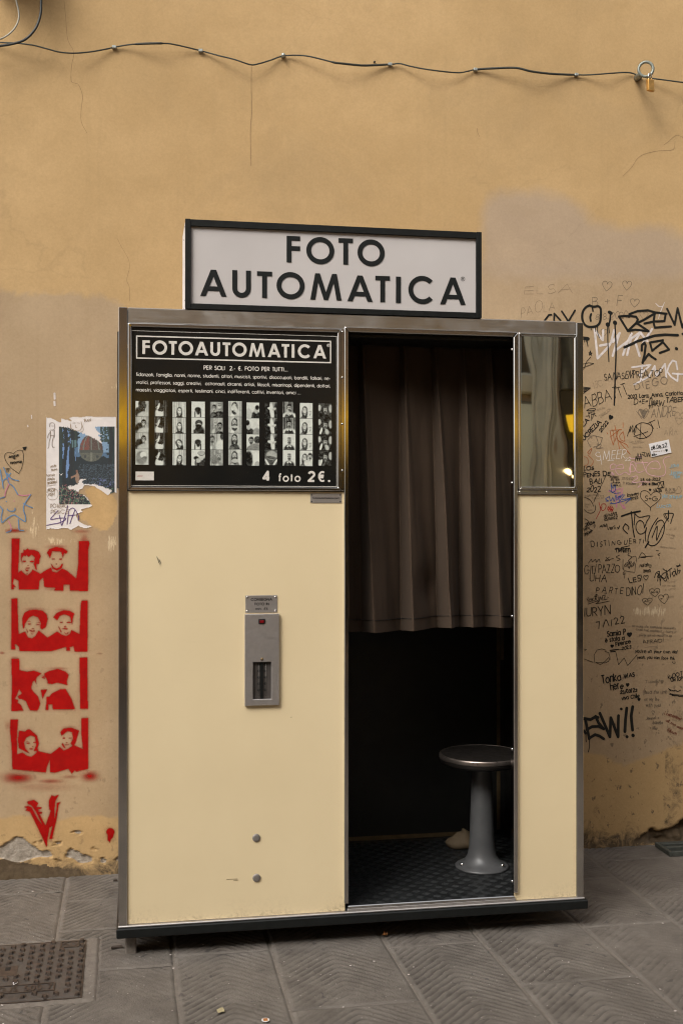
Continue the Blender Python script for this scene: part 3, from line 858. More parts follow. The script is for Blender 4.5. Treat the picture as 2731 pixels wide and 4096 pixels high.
# scratches and a bent pin on the big panel
pin = [(628, 2226), (633, 2240), (637, 2252), (641, 2258), (643, 2252), (637, 2238)]
link('bent_pin', tube_mesh([(*on_y(a, b, -.003)[:1], -.003, on_y(a, b, -.003)[1]) for a, b in pin], .0009, 6), booth, M['black_metal'])
for a, b in (((906, 3517), (950, 3515)), ((1161, 2869), (1168, 2868)), ((934, 3521), (952, 3520))):
    link('scratch', strokes_mesh([[on_y(*a), on_y(*b)]], .0012, -.0009), booth, M['brass_strip'])

# ------------------------------------------------------------------ printing on the display board
yb_ = -0.0043
def bx(px, py=1600): return fx(px, py, yb_)
def bz(px, py): return fz(px, py, yb_)
# thin line all round, and the box round the title
def rect_line(name, x0, x1, z0, z1, w, y):
    V, Fc = [], []
    for (a, b, c, d) in ((x0, x1, z1-w, z1), (x0, x1, z0, z0+w), (x0, x0+w, z0+w, z1-w), (x1-w, x1, z0+w, z1-w)):
        n = len(V); V += [(a, y, c), (b, y, c), (b, y, d), (a, y, d)]; Fc.append((n, n+1, n+2, n+3))
    return link(name, mesh(V, Fc), disp, M['ink_white'])
rect_line('border_line', bx(525.5), bx(1347), bz(525, 1943), bz(525, 1321.5), .0013, yb_)
rect_line('title_box', bx(545), bx(1324.5), bz(545, 1434.5), bz(545, 1341.5), .0042, yb_)
zt1, zt0 = bz(570, 1360.8), bz(570, 1416)
ext = [('F',570.3,600),('O',610,669.3),('T',676,708),('O',714.7,773.2),('A',779.8,833.4),('U',841.7,881),('T',891,922.4),('O',929,987),('M',996,1060.8),('A',1071,1122.6),('T',1126.6,1157.3),('I',1166.4,1177.8),('C',1191.3,1243.9),('A',1253,1304.3)]
for ch, a, b in ext:
    rd = .0010 if ch in 'OC' else (.0005 if ch == 'U' else 0)
    link('title_letter', letter_mesh(ch, bx(a, 1390), bx(b, 1390), zt0-rd, zt1+(rd if ch in 'OC' else 0), .0092, yb_-.0003, .0004), disp, M['ink_white'])
x, z = on_y(1313.5, 1381.5, yb_)
link('registered_mark', strokes_mesh([[(x+(a-.4)*.0125, z+(b-.5)*.0125) for a, b in p] for p in GLYPH['\u00ae'][1]], .0011, yb_-.0001, step=1e-5), disp, M['ink_white'])
def boardline(s, x0, x1, py, cap, w, name='print_line', gap=.22, px=None):
    px = px or (x0+x1)/2
    print_line(name, disp, M['ink_white'], s, bx(x0, py), bx(x1, py), bz(px, py), cap, w, yb_-.0001, gap, 1e-5)
# baselines are given where the line begins
def zline(s, x0, x1, py0, cap, w, gap=.22, name='print_line'):
    print_line(name, disp, M['ink_white'], s, bx(x0, py0), bx(x1, py0), bz(x0, py0), cap, w, yb_-.0001, gap, 1e-5)
zline('PER SOLI  2.- \u20ac. FOTO PER TUTTI...', 814.8, 1151.7, 1479.5, .0148, .0024)
zline('fidanzati, famiglia, nonni, nonne, studenti, attori, musicisti, sportivi, disoccupati, banditi, falsari, ne-', 544.5, 1321, 1504.6, .0122, .0016)
zline('vrotici, professori, saggi, creativi,  astronauti, circensi, artisti, filosofi, misantropi, dipendenti, dottori,', 544.5, 1321, 1535.6, .0122, .0016)
zline('maestri, viaggiatori, esperti, testimoni, cinici, indifferenti, cattivi, inventori, amici ...', 544.5, 1203, 1566.0, .0122, .0016)
zline('4', 1049.4, 1082.2, 1927, .037, .0078, name='price_numeral')
zline('foto', 1112, 1202.5, 1927.5, .0285, .0046, name='price_word', gap=.34)
zline('2', 1230, 1261.5, 1928, .037, .0072, name='price_numeral')
zline('\u20ac', 1268.5, 1302.5, 1928, .037, .0064, name='price_sign')
o = link('price_dot', dome_mesh(.0039, .0002, 16, 2), disp, M['ink_white']); o.location = (bx(1316), yb_, bz(1316, 1924))
# little white card at the lower left
cx0, cz1 = on_y(543, 1886, yb_); cx1, cz0 = on_y(616.5, 1921.5, yb_)
card = box('white_card', disp, M['ink_white'], cx0, cx1, yb_-.0006, yb_-.0001, cz0, cz1, 0)
for k, (m_, a, b) in enumerate((('ink_red', .12, .40), ('ink_red', .08, .38))):
    zz = cz1-(cz1-cz0)*(.47+.10*k)
    link('card_line', strokes_mesh([[(cx0+(cx1-cx0)*a, zz), (cx0+(cx1-cx0)*b, zz)]], .0008, yb_-.0008), card, M[m_])
for py, x1 in ((1911, 1022), (1923.5, 905)):
    pass

# eleven photo strips: four small black and white pictures each, printed as ink on a fine grid
PW, PH = 32, 40
yy_, xx_ = np.mgrid[0:PH, 0:PW]
GX = xx_/(PW-1.0); GY = yy_/(PH-1.0)
def ell(im, cx, cy, rx, ry, v, rot=0, soft=.18):
    c, s = math.cos(R(rot)), math.sin(R(rot))
    dx, dy = (GX-cx), (GY-cy)*1.25
    u = (dx*c+dy*s)/rx; w = (-dx*s+dy*c)/(ry*1.25)
    a = 1-sstep(1-soft, 1+soft, np.sqrt(u*u+w*w))
    im[:] = im*(1-a)+v*a
def curtain_bg(v0, v1, seed):
    return (v0-.10)+(v1-v0+.16)*(0.5+0.5*np.sin(GX*24+seed+2.5*np.sin(GX*9+seed)))*(.7+.3*GY)
def person(im, cx=.5, cy=.42, s=1.0, hair=.05, skin=.60, cloth=.05, tilt=0, long_=False, beard=False, glasses=False, smile=True, bald=False):
    s *= 1.12
    ell(im, cx, cy+.64*s, .37*s, .34*s, cloth, 0, .14); ell(im, cx-.16*s, cy+.60*s, .12*s, .20*s, cloth*2.2+.02, 20, .5)
    if long_: ell(im, cx, cy+.14*s, .235*s, .36*s, hair, tilt, .14); ell(im, cx-.17*s, cy+.1*s, .03*s, .22*s, hair*2.4, tilt, .6)
    if not bald: ell(im, cx+.01*s, cy-.06*s, .205*s, .225*s, hair, tilt, .14); ell(im, cx-.07*s, cy-.19*s, .08*s, .03*s, hair*2.6, -20, .6)
    ell(im, cx, cy+.20*s, .075*s, .13*s, skin*.62)
    ell(im, cx+.02*s, cy+.01*s, .14*s, .19*s, skin*.66, tilt, .14)
    ell(im, cx-.025*s, cy, .115*s, .18*s, skin, tilt, .35)
    if bald: ell(im, cx, cy-.16*s, .135*s, .05*s, hair*2, 0, .5)
    elif not long_: ell(im, cx, cy-.17*s, .14*s, .045*s, hair, tilt, .3)
    for q in (-1, 1):
        ell(im, cx+q*.06*s, cy-.04*s, .046*s, .030*s, skin*.55, 0, .5)
        ell(im, cx+q*.06*s, cy-.03*s, .026*s, .016*s, .04)
        ell(im, cx+q*.062*s, cy-.075*s, .042*s, .010*s, hair*1.5, q*8, .4)
        if glasses: ell(im, cx+q*.065*s, cy-.03*s, .058*s, .034*s, .13, 0, .4)
    ell(im, cx+.02*s, cy+.04*s, .022*s, .035*s, skin*.6, 0, .5)
    if beard: ell(im, cx, cy+.125*s, .115*s, .085*s, .09, 0, .3)
    ell(im, cx, cy+.105*s, .055*s, .017*s, .80 if smile and not beard else .18)
    ell(im, cx+.03*s, cy+.19*s, .10*s, .03*s, skin*.4, 0, .5)
def photo(strip, k):
    im = np.full((PH, PW), .5)
    sd = strip*5+k
    if strip == 0:
        im[:] = curtain_bg(.45, .62, sd)
        ell(im, .35, .75, .4, .4, .05); person(im, .62, .40, .85, .05, .40 if k else .2, .05)
        ell(im, .75, 1.02, .62, .34, .50 if k < 3 else .3)
        if k == 3: im[:] = .55; ell(im, .45, .55, .42, .45, .25); ell(im, .6, .35, .25, .2, .7, 30); ell(im, .7, .55, .18, .1, .2)
        if k == 0: ell(im, .12, .2, .12, .2, .7); ell(im, .5, .2, .3, .35, .06)
    elif strip == 1:
        im[:] = curtain_bg(.05, .16, sd)
        ell(im, .38, .85, .30, .36, .66); ell(im, .42, .42, .24, .26, .06, 20); ell(im, .32, .38, .07, .22, .72, 15); ell(im, .22, .46, .10, .07, .65)
        ell(im, .20, .46, .04, .03, .03); ell(im, .60, .50, .12, .24, .05, 10); ell(im, .45, .66, .15, .05, .05); ell(im, .40, .36, .03, .025, .6)
    elif strip == 2:
        im[:] = curtain_bg(.48, .68, sd)
        person(im, .52, (.60, .55, .60, .58)[k], .85, .06, .70, .05, (0, 0, -35, 12)[k], True)
    elif strip == 3:
        im[:] = .66
        if k in (0, 2):
            ell(im, .48, .52, .24, .17, .06); ell(im, .50, .68, .13, .18, .06); ell(im, .27, .85, .05, .3, .08); ell(im, .68, .85, .05, .3, .08); ell(im, .34, .85, .05, .14, .6)
        elif k == 1:
            ell(im, .56, .9, .42, .4, .06); ell(im, .55, .35, .28, .22, .06); ell(im, .55, .46, .16, .12, .5); ell(im, .52, .52, .24, .10, .04); ell(im, .2, .6, .1, .16, .55)
        else:
            ell(im, .8, .9, .45, .45, .06); ell(im, .74, .42, .2, .24, .55); ell(im, .74, .2, .28, .16, .08)
            for q in (.12, .19, .26): ell(im, .74, q, .26, .025, .7)
            ell(im, .36, .52, .2, .13, .05); ell(im, .5, .68, .2, .14, .5); ell(im, .3, .85, .05, .24, .1)
    elif strip == 4:
        im[:] = curtain_bg(.35, .55, sd)
        if k == 0: person(im, .72, .28, .9, .10, .58, .06, bald=True, glasses=True); person(im, .30, .40, .75, .06, .4, .08)
        elif k == 1: person(im, .40, .34, .8, .2, .42, .25, bald=True); person(im, .75, .55, .9, .05, .45, .04, beard=True, glasses=True)
        elif k == 2: person(im, .15, .38, .9, .08, .45, .35, beard=True); ell(im, .8, .85, .36, .5, .66); ell(im, .92, .15, .14, .22, .1)
        else:
            person(im, .68, .42, 1.05, .12, .48, .3, bald=True, beard=True); ell(im, .3, .6, .3, .3, .2); ell(im, .1, .2, .2, .25, .3)
    elif strip == 5:
        im[:] = curtain_bg(.46, .62, sd)
        person(im, .46, (.36, .36, .34, .40)[k], .95, .05, .55, (.5, .42, .08, .2)[k], 0, True, beard=(k != 0))
        if k == 0: ell(im, .36, .42, .14, .20, .6, 25); ell(im, .62, .62, .12, .28, .6, -20)
        if k == 1: ell(im, .5, .62, .3, .08, .5)
        if k == 3: ell(im, .5, .72, .26, .13, .55)
    elif strip == 6:
        im[:] = .64
        if k == 0: ell(im, .75, .9, .42, .34, .05); ell(im, .78, .48, .16, .24, .45); ell(im, .84, .32, .16, .16, .05); ell(im, .18, .75, .24, .36, .5)
        elif k == 1: ell(im, .2, .95, .42, .34, .05); ell(im, .16, .5, .16, .24, .48); ell(im, .08, .28, .16, .18, .05); ell(im, .8, .92, .3, .3, .3)
        elif k == 2: person(im, .36, .42, .9, .06, .38, .10, beard=True); ell(im, .85, .35, .26, .25, .06); ell(im, .7, .95, .5, .38, .26)
        else: ell(im, .15, .6, .36, .58, .04); ell(im, .75, .55, .26, .40, .74); ell(im, .85, .9, .2, .2, .4)
    elif strip == 7:
        im[:] = .28
        ell(im, .2, .6, .45, .75, .04); ell(im, .95, .6, .22, .6, .05)
        ell(im, .56+.03*k, .6, .16, .62, .66, -6)
        if k < 3: ell(im, .42, .42+.05*k, .2, .09, .62, 20); ell(im, .75, .45+.05*k, .18, .08, .5, -30)
        if k == 3:
            im[:] = .12; ell(im, .55, .35, .42, .3, .42); ell(im, .5, .5, .4, .10, .12, 8); ell(im, .2, .85, .08, .3, .7, -30); ell(im, .82, .85, .08, .3, .66, 30)
    elif strip == 8:
        im[:] = curtain_bg(.08, .36, sd*3) if k < 2 else .66
        ell(im, .5, 1.02, .62 if k < 2 else .44, .34, .66 if k < 2 else .05)
        person(im, .5, .42, .92, .05, .52, .05, beard=True, glasses=True, bald=k > 1)
        ell(im, .40, .78, .10, .05, .66, -50); ell(im, .60, .78, .10, .05, .66, 50)
        if k == 0: ell(im, .44, .72, .08, .2, .5, -15)
    elif strip == 9:
        im[:] = .66
        person(im, .38, .50 if k < 3 else .46, .9, .06, .62, .10, 0, True)
        person(im, .80, .58 if k < 3 else .38, .68 if k < 3 else .8, .45 if k < 3 else .05, .64, .6, bald=(k < 3), beard=(k == 3))
        if k == 3: ell(im, .52, .80, .19, .20, .66)
    else:
        im[:] = .05
        person(im, .52, (.42, .40, .48, .42)[k], .85, .06, .42, .04, 0, False, smile=False)
        ell(im, .52, (.55, .52, .6, .55)[k], .05, .06, .04)
        ell(im, .92, .35, .14, .26, .45); ell(im, .08, (.3, .2, .3, .8)[k], .12, .2, .5)
        if k: ell(im, .2, .8, .08, .24, .7, 15)
        if k in (1, 2): ell(im, .65, .85, .14, .2, .5, -15)
    n = (vnoise(GX*19, GY*23, sd+40)-.5)*.10+(fbm(GX*6, GY*7, sd)-.5)*.16
    return np.clip(im+n, .012, .72)
tops = [(543,595,1603.5,1859),(618,671,1601,1861),(691,744,1607,1861),(766.5,820,1606,1862),(841.5,892,1607,1862),(914,967,1604,1860.5),(986.5,1037,1610,1863),(1059.5,1109,1608.5,1860.5),(1131.5,1182,1606.7,1863),(1199.5,1250,1611.5,1864.5),(1273.5,1326,1613,1863)]
for k, (a, b, t0, t1) in enumerate(tops):
    im = np.concatenate([np.concatenate([photo(k, q), np.full((1, PW), .02)]) for q in range(4)])[:-1]
    x0, z1 = on_y(a, t0, yb_-.0004); x1, z0 = on_y(b, t1, yb_-.0004)
    h, w = im.shape
    X, Z = np.meshgrid(np.linspace(x0, x1, w), np.linspace(z1, z0, h))
    me, used = grid_mesh(np.stack([X, np.full_like(X, yb_-.0004), Z], -1), w, h, flip=True)
    im = np.clip(im*1.0-.03, .008, .66)
    set_color(me, 'ink', np.stack([im*.97, im*1.0, im*.90], -1))
    link('photo_strip', me, disp, M['photo'])

# ------------------------------------------------------------------ light box sign on the roof
ys = 0.004
sgn = thing('shop_sign', 'white light box sign with black capitals on the booth roof', 'sign')
sx0, sz1 = on_y(741.5, 874, ys-.012); sx1, _ = on_y(1925.5, 1100, ys-.012)
sz0 = ZT+.0008
box('casing', sgn, M['paper'], sx0+.0008, sx1-.0008, ys+.0055, ys+.225, sz0, sz1-.001, 0.0012)
b_ = 0.0185
prism('frame_bar', sgn, M['black_metal'], [(sx0+b_+.0004,sz1-.0225),(sx1-b_-.0004,sz1-.0225),(sx1-b_-.0004,sz1-.001),(sx0+b_+.0004,sz1-.001)], ys-.012, ys+.005)
prism('frame_bar', sgn, M['black_metal'], [(sx0+b_+.0004,sz0),(sx1-b_-.0004,sz0),(sx1-b_-.0004,sz0+.0185),(sx0+b_+.0004,sz0+.0185)], ys-.012, ys+.005)
prism('frame_bar', sgn, M['black_metal'], [(sx0,sz0),(sx0+b_,sz0),(sx0+b_,sz1),(sx0,sz1)], ys-.0125, ys+.005)
prism('frame_bar', sgn, M['black_metal'], [(sx1-b_,sz0),(sx1,sz0),(sx1,sz1),(sx1-b_,sz1)], ys-.0125, ys+.005)
box('sign_face', sgn, M['opal'], sx0+b_-.002, sx1-b_+.002, ys-.002, ys+.005, sz0+.016, sz1-.02, 0)
yl = ys-.0036
def sgl(ch, a, b, t0, t1):
    x0, z1 = on_y(a, t0, yl); x1, z0 = on_y(b, t1, yl)
    link('letter', letter_mesh(ch, x0, x1, z0, z1, .0163, yl, .0014), sgn, M['sign_letter'])
for q in (('F',1146.5,1200.4,943,1051),('O',1225,1336.8,945.5,1058.8),('T',1353.6,1411.2,951.8,1059.2),('O',1429.5,1538,955,1066.8),
          ('A',801.7,906.6,1076.8,1186.5),('U',929.4,1003.7,1080,1192),('T',1028,1088.4,1084.6,1192.5),('O',1106.2,1218.4,1085.8,1198.4),('M',1241,1365.8,1092,1202),
          ('A',1389.2,1489.8,1100,1207.4),('T',1500.8,1559,1102.7,1209.4),('I',1583,1602.7,1106,1212.2),('C',1632.6,1736.6,1101,1217.6),('A',1759.6,1861.6,1108,1220)):
    sgl(*q)
x, z = on_y(1850, 1115.6, ys-.003)
link('registered_mark', strokes_mesh([[(x+(a-.4)*.0175, z+(b-.5)*.0175) for a, b in p] for p in GLYPH['\u00ae'][1]], .0013, ys-.0026), sgn, M['sign_letter'])
for px, py in ((737.5, 913), (733.5, 940), (737.5, 1206), (733, 1222)):
    dz = on_y(px, py, ys+.05)[1]
    o = link('screw', hole, sgn); o.location = (sx0+.0006, ys+(.03 if px > 735 else .12), dz); o.rotation_euler = (0, 0, R(-90)); o.scale = (1.3, 1.3, 1.3)

# ------------------------------------------------------------------ curtain and its rail
YC = 0.225
XC0, XC1 = fx(1376, 2000, YC), min(fx(2044, 2000, YC), W-.036)
zt_c = fz(1600, 1348, YC); zb_c = fz(1600, 2512, YC)
rail = tube_mesh([(XC0-.006, YC-.012, zt_c+.004), (XC1+.010, YC-.012, zt_c+.004)], .0055, 10)
link('curtain_rail', rail, booth, M['steel_bright'])
cur = thing('curtain', 'brown pleated cloth curtain drawn across the booth opening', 'curtain')
nu, nv = 420, 150
U = np.linspace(0, 1, nu); T = np.linspace(0, 1, nv)
ridge_top = [on_y(a, 1390, YC-.03)[0] for a in (1445, 1614, 1737, 1855, 1960)]
ridge_bot = [on_y(a, 2500, YC-.03)[0] for a in (1464, 1618, 1767, 1852, 1956)]
Xg = np.zeros((nv, nu)); Yg = np.zeros((nv, nu)); Zg = np.zeros((nv, nu))
for j, t in enumerate(T):
    x = XC0+(XC1-XC0)*U
    y = np.zeros(nu)
    rs = [XC0-.09]+[a+(b-a)*t**.8 for a, b in zip(ridge_top, ridge_bot)]+[XC1+.06]
    amp = 0.024+0.120*t**.85
    for k in range(len(rs)-1):
        a, b = rs[k], rs[k+1]
        m_ = (x >= a) & (x < b)
        q = (x[m_]-a)/(b-a)
        wid = 0.07+0.27*t**.9                              # share of the pleat that faces the street
        rise = np.where(q < wid, 1-0.30*(q/wid)**1.5, 0.70*(1-np.clip((q-wid)/(.93-wid), 0, 1)**.9)+0.9*sstep(.94, 1.0, q))
        y[m_] = -amp*rise
    y += 0.004*t*np.sin(x*95+2*np.sin(t*4))+0.003*np.sin(t*7+x*12)+0.010*(fbm(x*14, np.full_like(x, t*3.2), 31)-.5)*(.3+t)
    dent = 0.03*np.exp(-(((x-on_y(1700, 2300, YC)[0])/.045)**2+((t-.86)/.06)**2))
    y += dent*t
    Xg[j] = x; Yg[j] = YC+y
    hem = on_y(1600, 2512, YC)[1]+0.004*np.sin(x*11+1.0)+0.010*np.clip((x-XC0)/(XC1-XC0)-.1, 0, .5)
    hem = hem-.066*(y+amp*.6)
    Zg[j] = zt_c-.002+(hem-(zt_c-.002))*t
k3 = np.array([1, 2, 3, 2, 1])/9.0
for j in range(nv): Yg[j] = np.convolve(np.pad(Yg[j], 2, mode='edge'), k3, 'valid')
me, _ = grid_mesh(np.stack([Xg, Yg, Zg], -1), nu, nv, flip=True)
clo = link('cloth', me, cur, M['curtain'])
# hem: a folded band with its seam
j0 = nv-7
hemV = np.stack([Xg[j0:], Yg[j0:]-.0022, Zg[j0:]], -1); hemV[-1, :, 2] -= .001
me, _ = grid_mesh(hemV, nu, nv-j0, flip=True)
link('hem', me, cur, M['curtain'])
sg = tube_mesh([(Xg[j0, i], Yg[j0, i]-.0026, Zg[j0, i]-.001) for i in range(0, nu, 3)], .0011, 5)
link('seam', sg, cur, M['hole'])
for xr in ridge_top+[XC0+.02]:
    link('curtain_ring', lathe_mesh([(0.0085, -.003), (0.0105, 0), (0.0085, .003), (.0065, 0), (.0085, -.0029)], 18), cur, M['black_metal']).location = (xr, YC-.012, zt_c+.002)
for o in [c for c in cur.children if c.name.startswith('curtain_ring')]: o.rotation_euler = (0, R(90), 0)

# ------------------------------------------------------------------ stool
st_x, st_y = on_z(1926, 3466, ZB+.012)
stool = thing('stool', 'round metal topped stool on a grey cast pedestal inside the booth', 'stool')
stool.location = (st_x, st_y, ZB+.0122)
stool['category'] = 'stool'
d_st = st_y-CAM[1]
zs = fz(1924, 3052, st_y-.15)-stool.location.z
link('pedestal', lathe_mesh([(.100, 0), (.1005, .004), (.097, .008), (.082, .015), (.064, .027), (.0535, .046), (.048, .075), (.0455, .12), (.040, .30), (.0345, zs-.045), (.036, zs-.04), (.05, zs-.034), (.001, zs-.033)], 48), stool, M['cast_grey'])
link('seat', lathe_mesh([(.02, zs-.034), (.145, zs-.034), (.1555, zs-.028), (.158, zs-.012), (.157, zs-.002), (.152, zs+.003), (.140, zs+.0045), (.001, zs+.005)], 56), stool, M['seat_dark'])
rim = lathe_mesh([(.1583, zs-.014), (.1592, zs-.011), (.1592, zs-.001), (.1575, zs+.003), (.1545, zs+.0042), (.1545, zs+.0032)], 56)
M['rim'] = simple('dull_seat_rim', (.30, .25, .22), .33, .9, .15, 30)
link('seat_rim', rim, stool, M['rim'])
for a in (193, 318, 40):
    o = link('bolt', lathe_mesh([(.0075, 0), (.0075, .004), (.006, .008), (.003, .0105), (.0005, .011)], 14), stool, M['chrome'])
    o.location = (.084*math.cos(R(a)), .084*math.sin(R(a)), .0142)
# beige cloth bag on the floor behind the stool
bgx, bgy = on_z(1858, 3400, ZB+.012)
bag = thing('cloth_bag', 'small beige cloth pouch slumped behind the stool pedestal', 'bag')
bag.location = (bgx, min(bgy+.04, DEP-.13), ZB+.0122)
bm = bmesh.new()
bmesh.ops.create_uvsphere(bm, u_segments=20, v_segments=12, radius=1)
for v in bm.verts:
    p = v.co.copy()
    w = 1-0.35*max(0, p.z)+.10*math.sin(p.x*5+p.z*3)
    v.co = Vector((p.x*.062*w, p.y*.045*w, max(-.55, p.z)*.04+.022+(.012*max(0, p.z) if p.x > 0 else 0)))
bm_obj('pouch', bm, bag, M['beige_cloth'], smooth=True)

# ------------------------------------------------------------------ building wall
wall = thing('building_wall', 'tall ochre plastered wall covered in graffiti behind the booth', 'wall')
xs = np.concatenate([[-14, -8, -4, -2, -1.2], np.arange(-0.72, 2.72, 0.008), [3.2, 4.5, 7, 11, 16]])
zs_ = np.concatenate([[-0.02], np.arange(0.0, 0.42, 0.004), np.arange(0.42, 3.9, 0.010), [4.2, 4.8, 5.7]])
X, Z = np.meshgrid(xs, zs_)
def wpoly(pts): return [on_wall(*p) for p in pts]
def mask(pts, soft=0):
    m = inside(X, Z, wpoly(pts)).astype(float)
    return m
fullpx = lambda pts: [(a*1.7417, b*1.7417) for a, b in pts]
N1 = fbm(X*22, Z*22, 3)-.5
N2 = fbm(X*7, Z*7, 9)-.5
# lower left: greyer repaint, its upper edge roughly at the height of the booth's header
buff = mask(fullpx([(-80,672),(20,668),(110,672),(200,678),(300,690),(300,1880),(200,1872),(120,1885),(60,1868),(0,1880),(-80,1880)]))
# right of the booth, from the sign's height down to knee height
grey = mask(fullpx([(1110,443),(1180,438),(1255,440),(1300,455),(1346,470),(1346,515),(1395,512),(1440,528),(1500,512),(1575,545),(1640,545),(1640,640),(1100,640),(1105,560)]))
buff2 = mask(fullpx([(1090,600),(1640,600),(1640,1690),(1568,1700),(1500,1738),(1452,1745),(1432,1772),(1408,1748),(1345,1728),(1250,1720),(1090,1700)]))
bsoft = lambda a, n: a
fine_x = slice(5, len(xs)-5)
def soften(a, n=3):
    b = a.copy(); b[:-4, fine_x] = blur(a[:-4, fine_x], n, 2); return b
buff = soften(np.maximum(buff, buff2), 5); grey = soften(grey, 5)
Ct = crop(0, 1500, .3189); Cst = crop(0, 2750, .3189)
fresh = mask(Ct([(1010,1440),(1100,1370),(1180,1385),(1260,1440),(1360,1480),(1470,1500),(1475,1760),(1430,1830),(1380,1945),(1250,1940),(1180,1900),(1100,1850),(1000,1830),(960,1720),(1050,1690),(1170,1640),(1110,1540),(1050,1480)]))
fresh = np.maximum(fresh, mask(fullpx([(1335,1760),(1410,1755),(1425,1790),(1500,1775),(1568,1750),(1640,1750),(1640,1850),(1335,1880)]))*.22)
fresh = soften(fresh, 2)
scrape = .62*mask(Ct([(370,1460),(400,1500),(440,1560),(450,1680),(500,1880),(520,1990),(470,2080),(440,2130),(400,2100),(370,2000),(355,1960),(360,1850),(385,1780),(380,1600)]))
for pts in ([(480,480),(600,470),(610,520),(500,530)], [(560,2020),(680,2020),(790,2060),(960,2050),(1000,2100),(700,2140),(560,2100)], [(1280,2020),(1480,1990),(1480,2180),(1400,2250),(1340,2150),(1290,2120)], [(1420,1520-1500),(1470,20),(1470,230),(1380,240)], [(1290,20),(1340,20),(1335,180),(1310,180)], [(1150,0),(1175,0),(1170,220),(1150,200)], [(360,800),(385,860),(380,1100),(360,1080)]):
    scrape = np.maximum(scrape, mask(Ct(pts))*.8)
Ce_ = crop(2300, 2400, .27487)
scrape = np.maximum(scrape, mask(Ce_([(820,80),(1330,90),(1340,255),(830,245)]))*.7)
scrape = np.maximum(scrape, mask(Ce_([(150,700),(172,700),(172,1230),(155,1230)]))*.9)
scrape = soften(scrape, 1)
bare_polys = [Cst([(0,2010),(60,1970),(150,1920),(185,1880),(225,1872),(290,1885),(320,1920),(370,1950),(420,1990),(480,2030),(530,2060),(590,2030),(640,2070),(660,2110),(640,2130),(560,2120),(450,2130),(380,2150),(320,2190),(200,2190),(100,2160),(30,2140),(-150,2120),(-200,2030),(-90,2040)]),
 Cst([(830,2100),(870,2020),(910,2030),(940,2060),(980,2040),(1010,2070),(1060,2110),(1100,2080),(1150,2140),(1165,2170),(1140,2200),(1060,2190),(1010,2225),(960,2170),(900,2140),(850,2140)]),
 Cst([(1255,2150),(1290,2120),(1330,2150),(1365,2195),(1320,2210),(1270,2190)]), Cst([(920,1800),(960,1780),(1005,1795),(1020,1825),(980,1842),(935,1830)]),
 Cst([(432,1925),(468,1940),(468,1985),(436,1975)]), Cst([(1160,2010),(1190,1998),(1200,2030),(1175,2045)]), Cst([(700,2160),(740,2150),(770,2170),(740,2200),(705,2180)]),
 Cst([(1440,2160),(1500,2130),(1560,2160),(1480,2190)]), Cst([(700,1935),(760,1930),(770,1960),(720,1975)]), Cst([(650,1985),(690,1975),(695,2005),(660,2010)]), Cst([(510,1915),(540,1915),(535,1940),(512,1938)])]
Cf = crop(2300, 2750, .29765)
dark_polys = [Cf([(830,2030),(900,1985),(985,1960),(1000,1905),(1150,1930),(1290,1900),(1380,1850),(1440,1770),(1560,1700),(1700,1700),(1700,2120),(1100,2085),(900,2090),(835,2100)])]
wn1 = (fbm(X*60, Z*60, 21)-.5)*.018; wn2 = (fbm(X*60, Z*60, 33)-.5)*.018
bare = np.zeros_like(X)
for p in bare_polys: bare = np.maximum(bare, inside(X+wn1, Z+wn2, wpoly(p)).astype(float))
hollow = np.zeros_like(X)
for p in dark_polys: hollow = np.maximum(hollow, inside(X+wn1, Z+wn2, wpoly(p)).astype(float))
dirt = np.clip(1.15-Z/(0.115+0.16*N2), 0, 1)
dirt = np.maximum(dirt, .42*np.clip(1-Z/(.42+.5*N2), 0, 1)*(X > 1.2))
dirt = dirt*.62
dirt = np.maximum(dirt, .42*np.clip(1-Z/(.34+.3*N2), 0, 1))
foot = inside(X+wn1, Z+wn2, wpoly(Cst([(-300,2120),(100,2165),(250,2195),(450,2225),(600,2235),(660,2280),(740,2255),(830,2300),(880,2330),(900,2420),(-300,2420)]))).astype(float)
dirt = np.maximum(dirt, foot*1.0)
dirt = np.maximum(dirt, hollow*.85)
dirt = np.maximum(dirt, .5*np.exp(-((X-2.34)/.10)**2)*np.clip(1-Z/1.6, 0, 1)*(fbm(X*20, Z*1.5, 77) > .5))
speck = np.clip(1-Z/1.15, 0, 1)**.5*np.where(X > .8, 1.0, .35)
# relief: broken plaster lies deeper and rough, the foot of the wall bulges unevenly
Y = np.full_like(X, WY)
Y += bare*(0.006+.006*(fbm(X*45, Z*45, 5)-.3))
Y += soften(hollow, 1)*(0.010+.03*(fbm(X*16, Z*16, 15)-.35)*(1+(X > 2.25)*2.2*np.clip(1-Z/.3, 0, 1)))
Y -= 0.012*np.clip(1-Z/0.05, 0, 1)*(fbm(X*14, Z*9, 8))
V = np.stack([X, Y, Z], -1)
me, used = grid_mesh(V, len(xs), len(zs_))
for nm, a in (('buff', buff), ('grey', grey), ('fresh', fresh), ('scrape', scrape), ('bare', soften(bare, 1)), ('dirt', np.clip(dirt+.75*foot, 0, 2)), ('speck', speck)):
    set_attr(me, nm, a.reshape(-1)[used])
link('plaster', me, wall, M['plaster'])
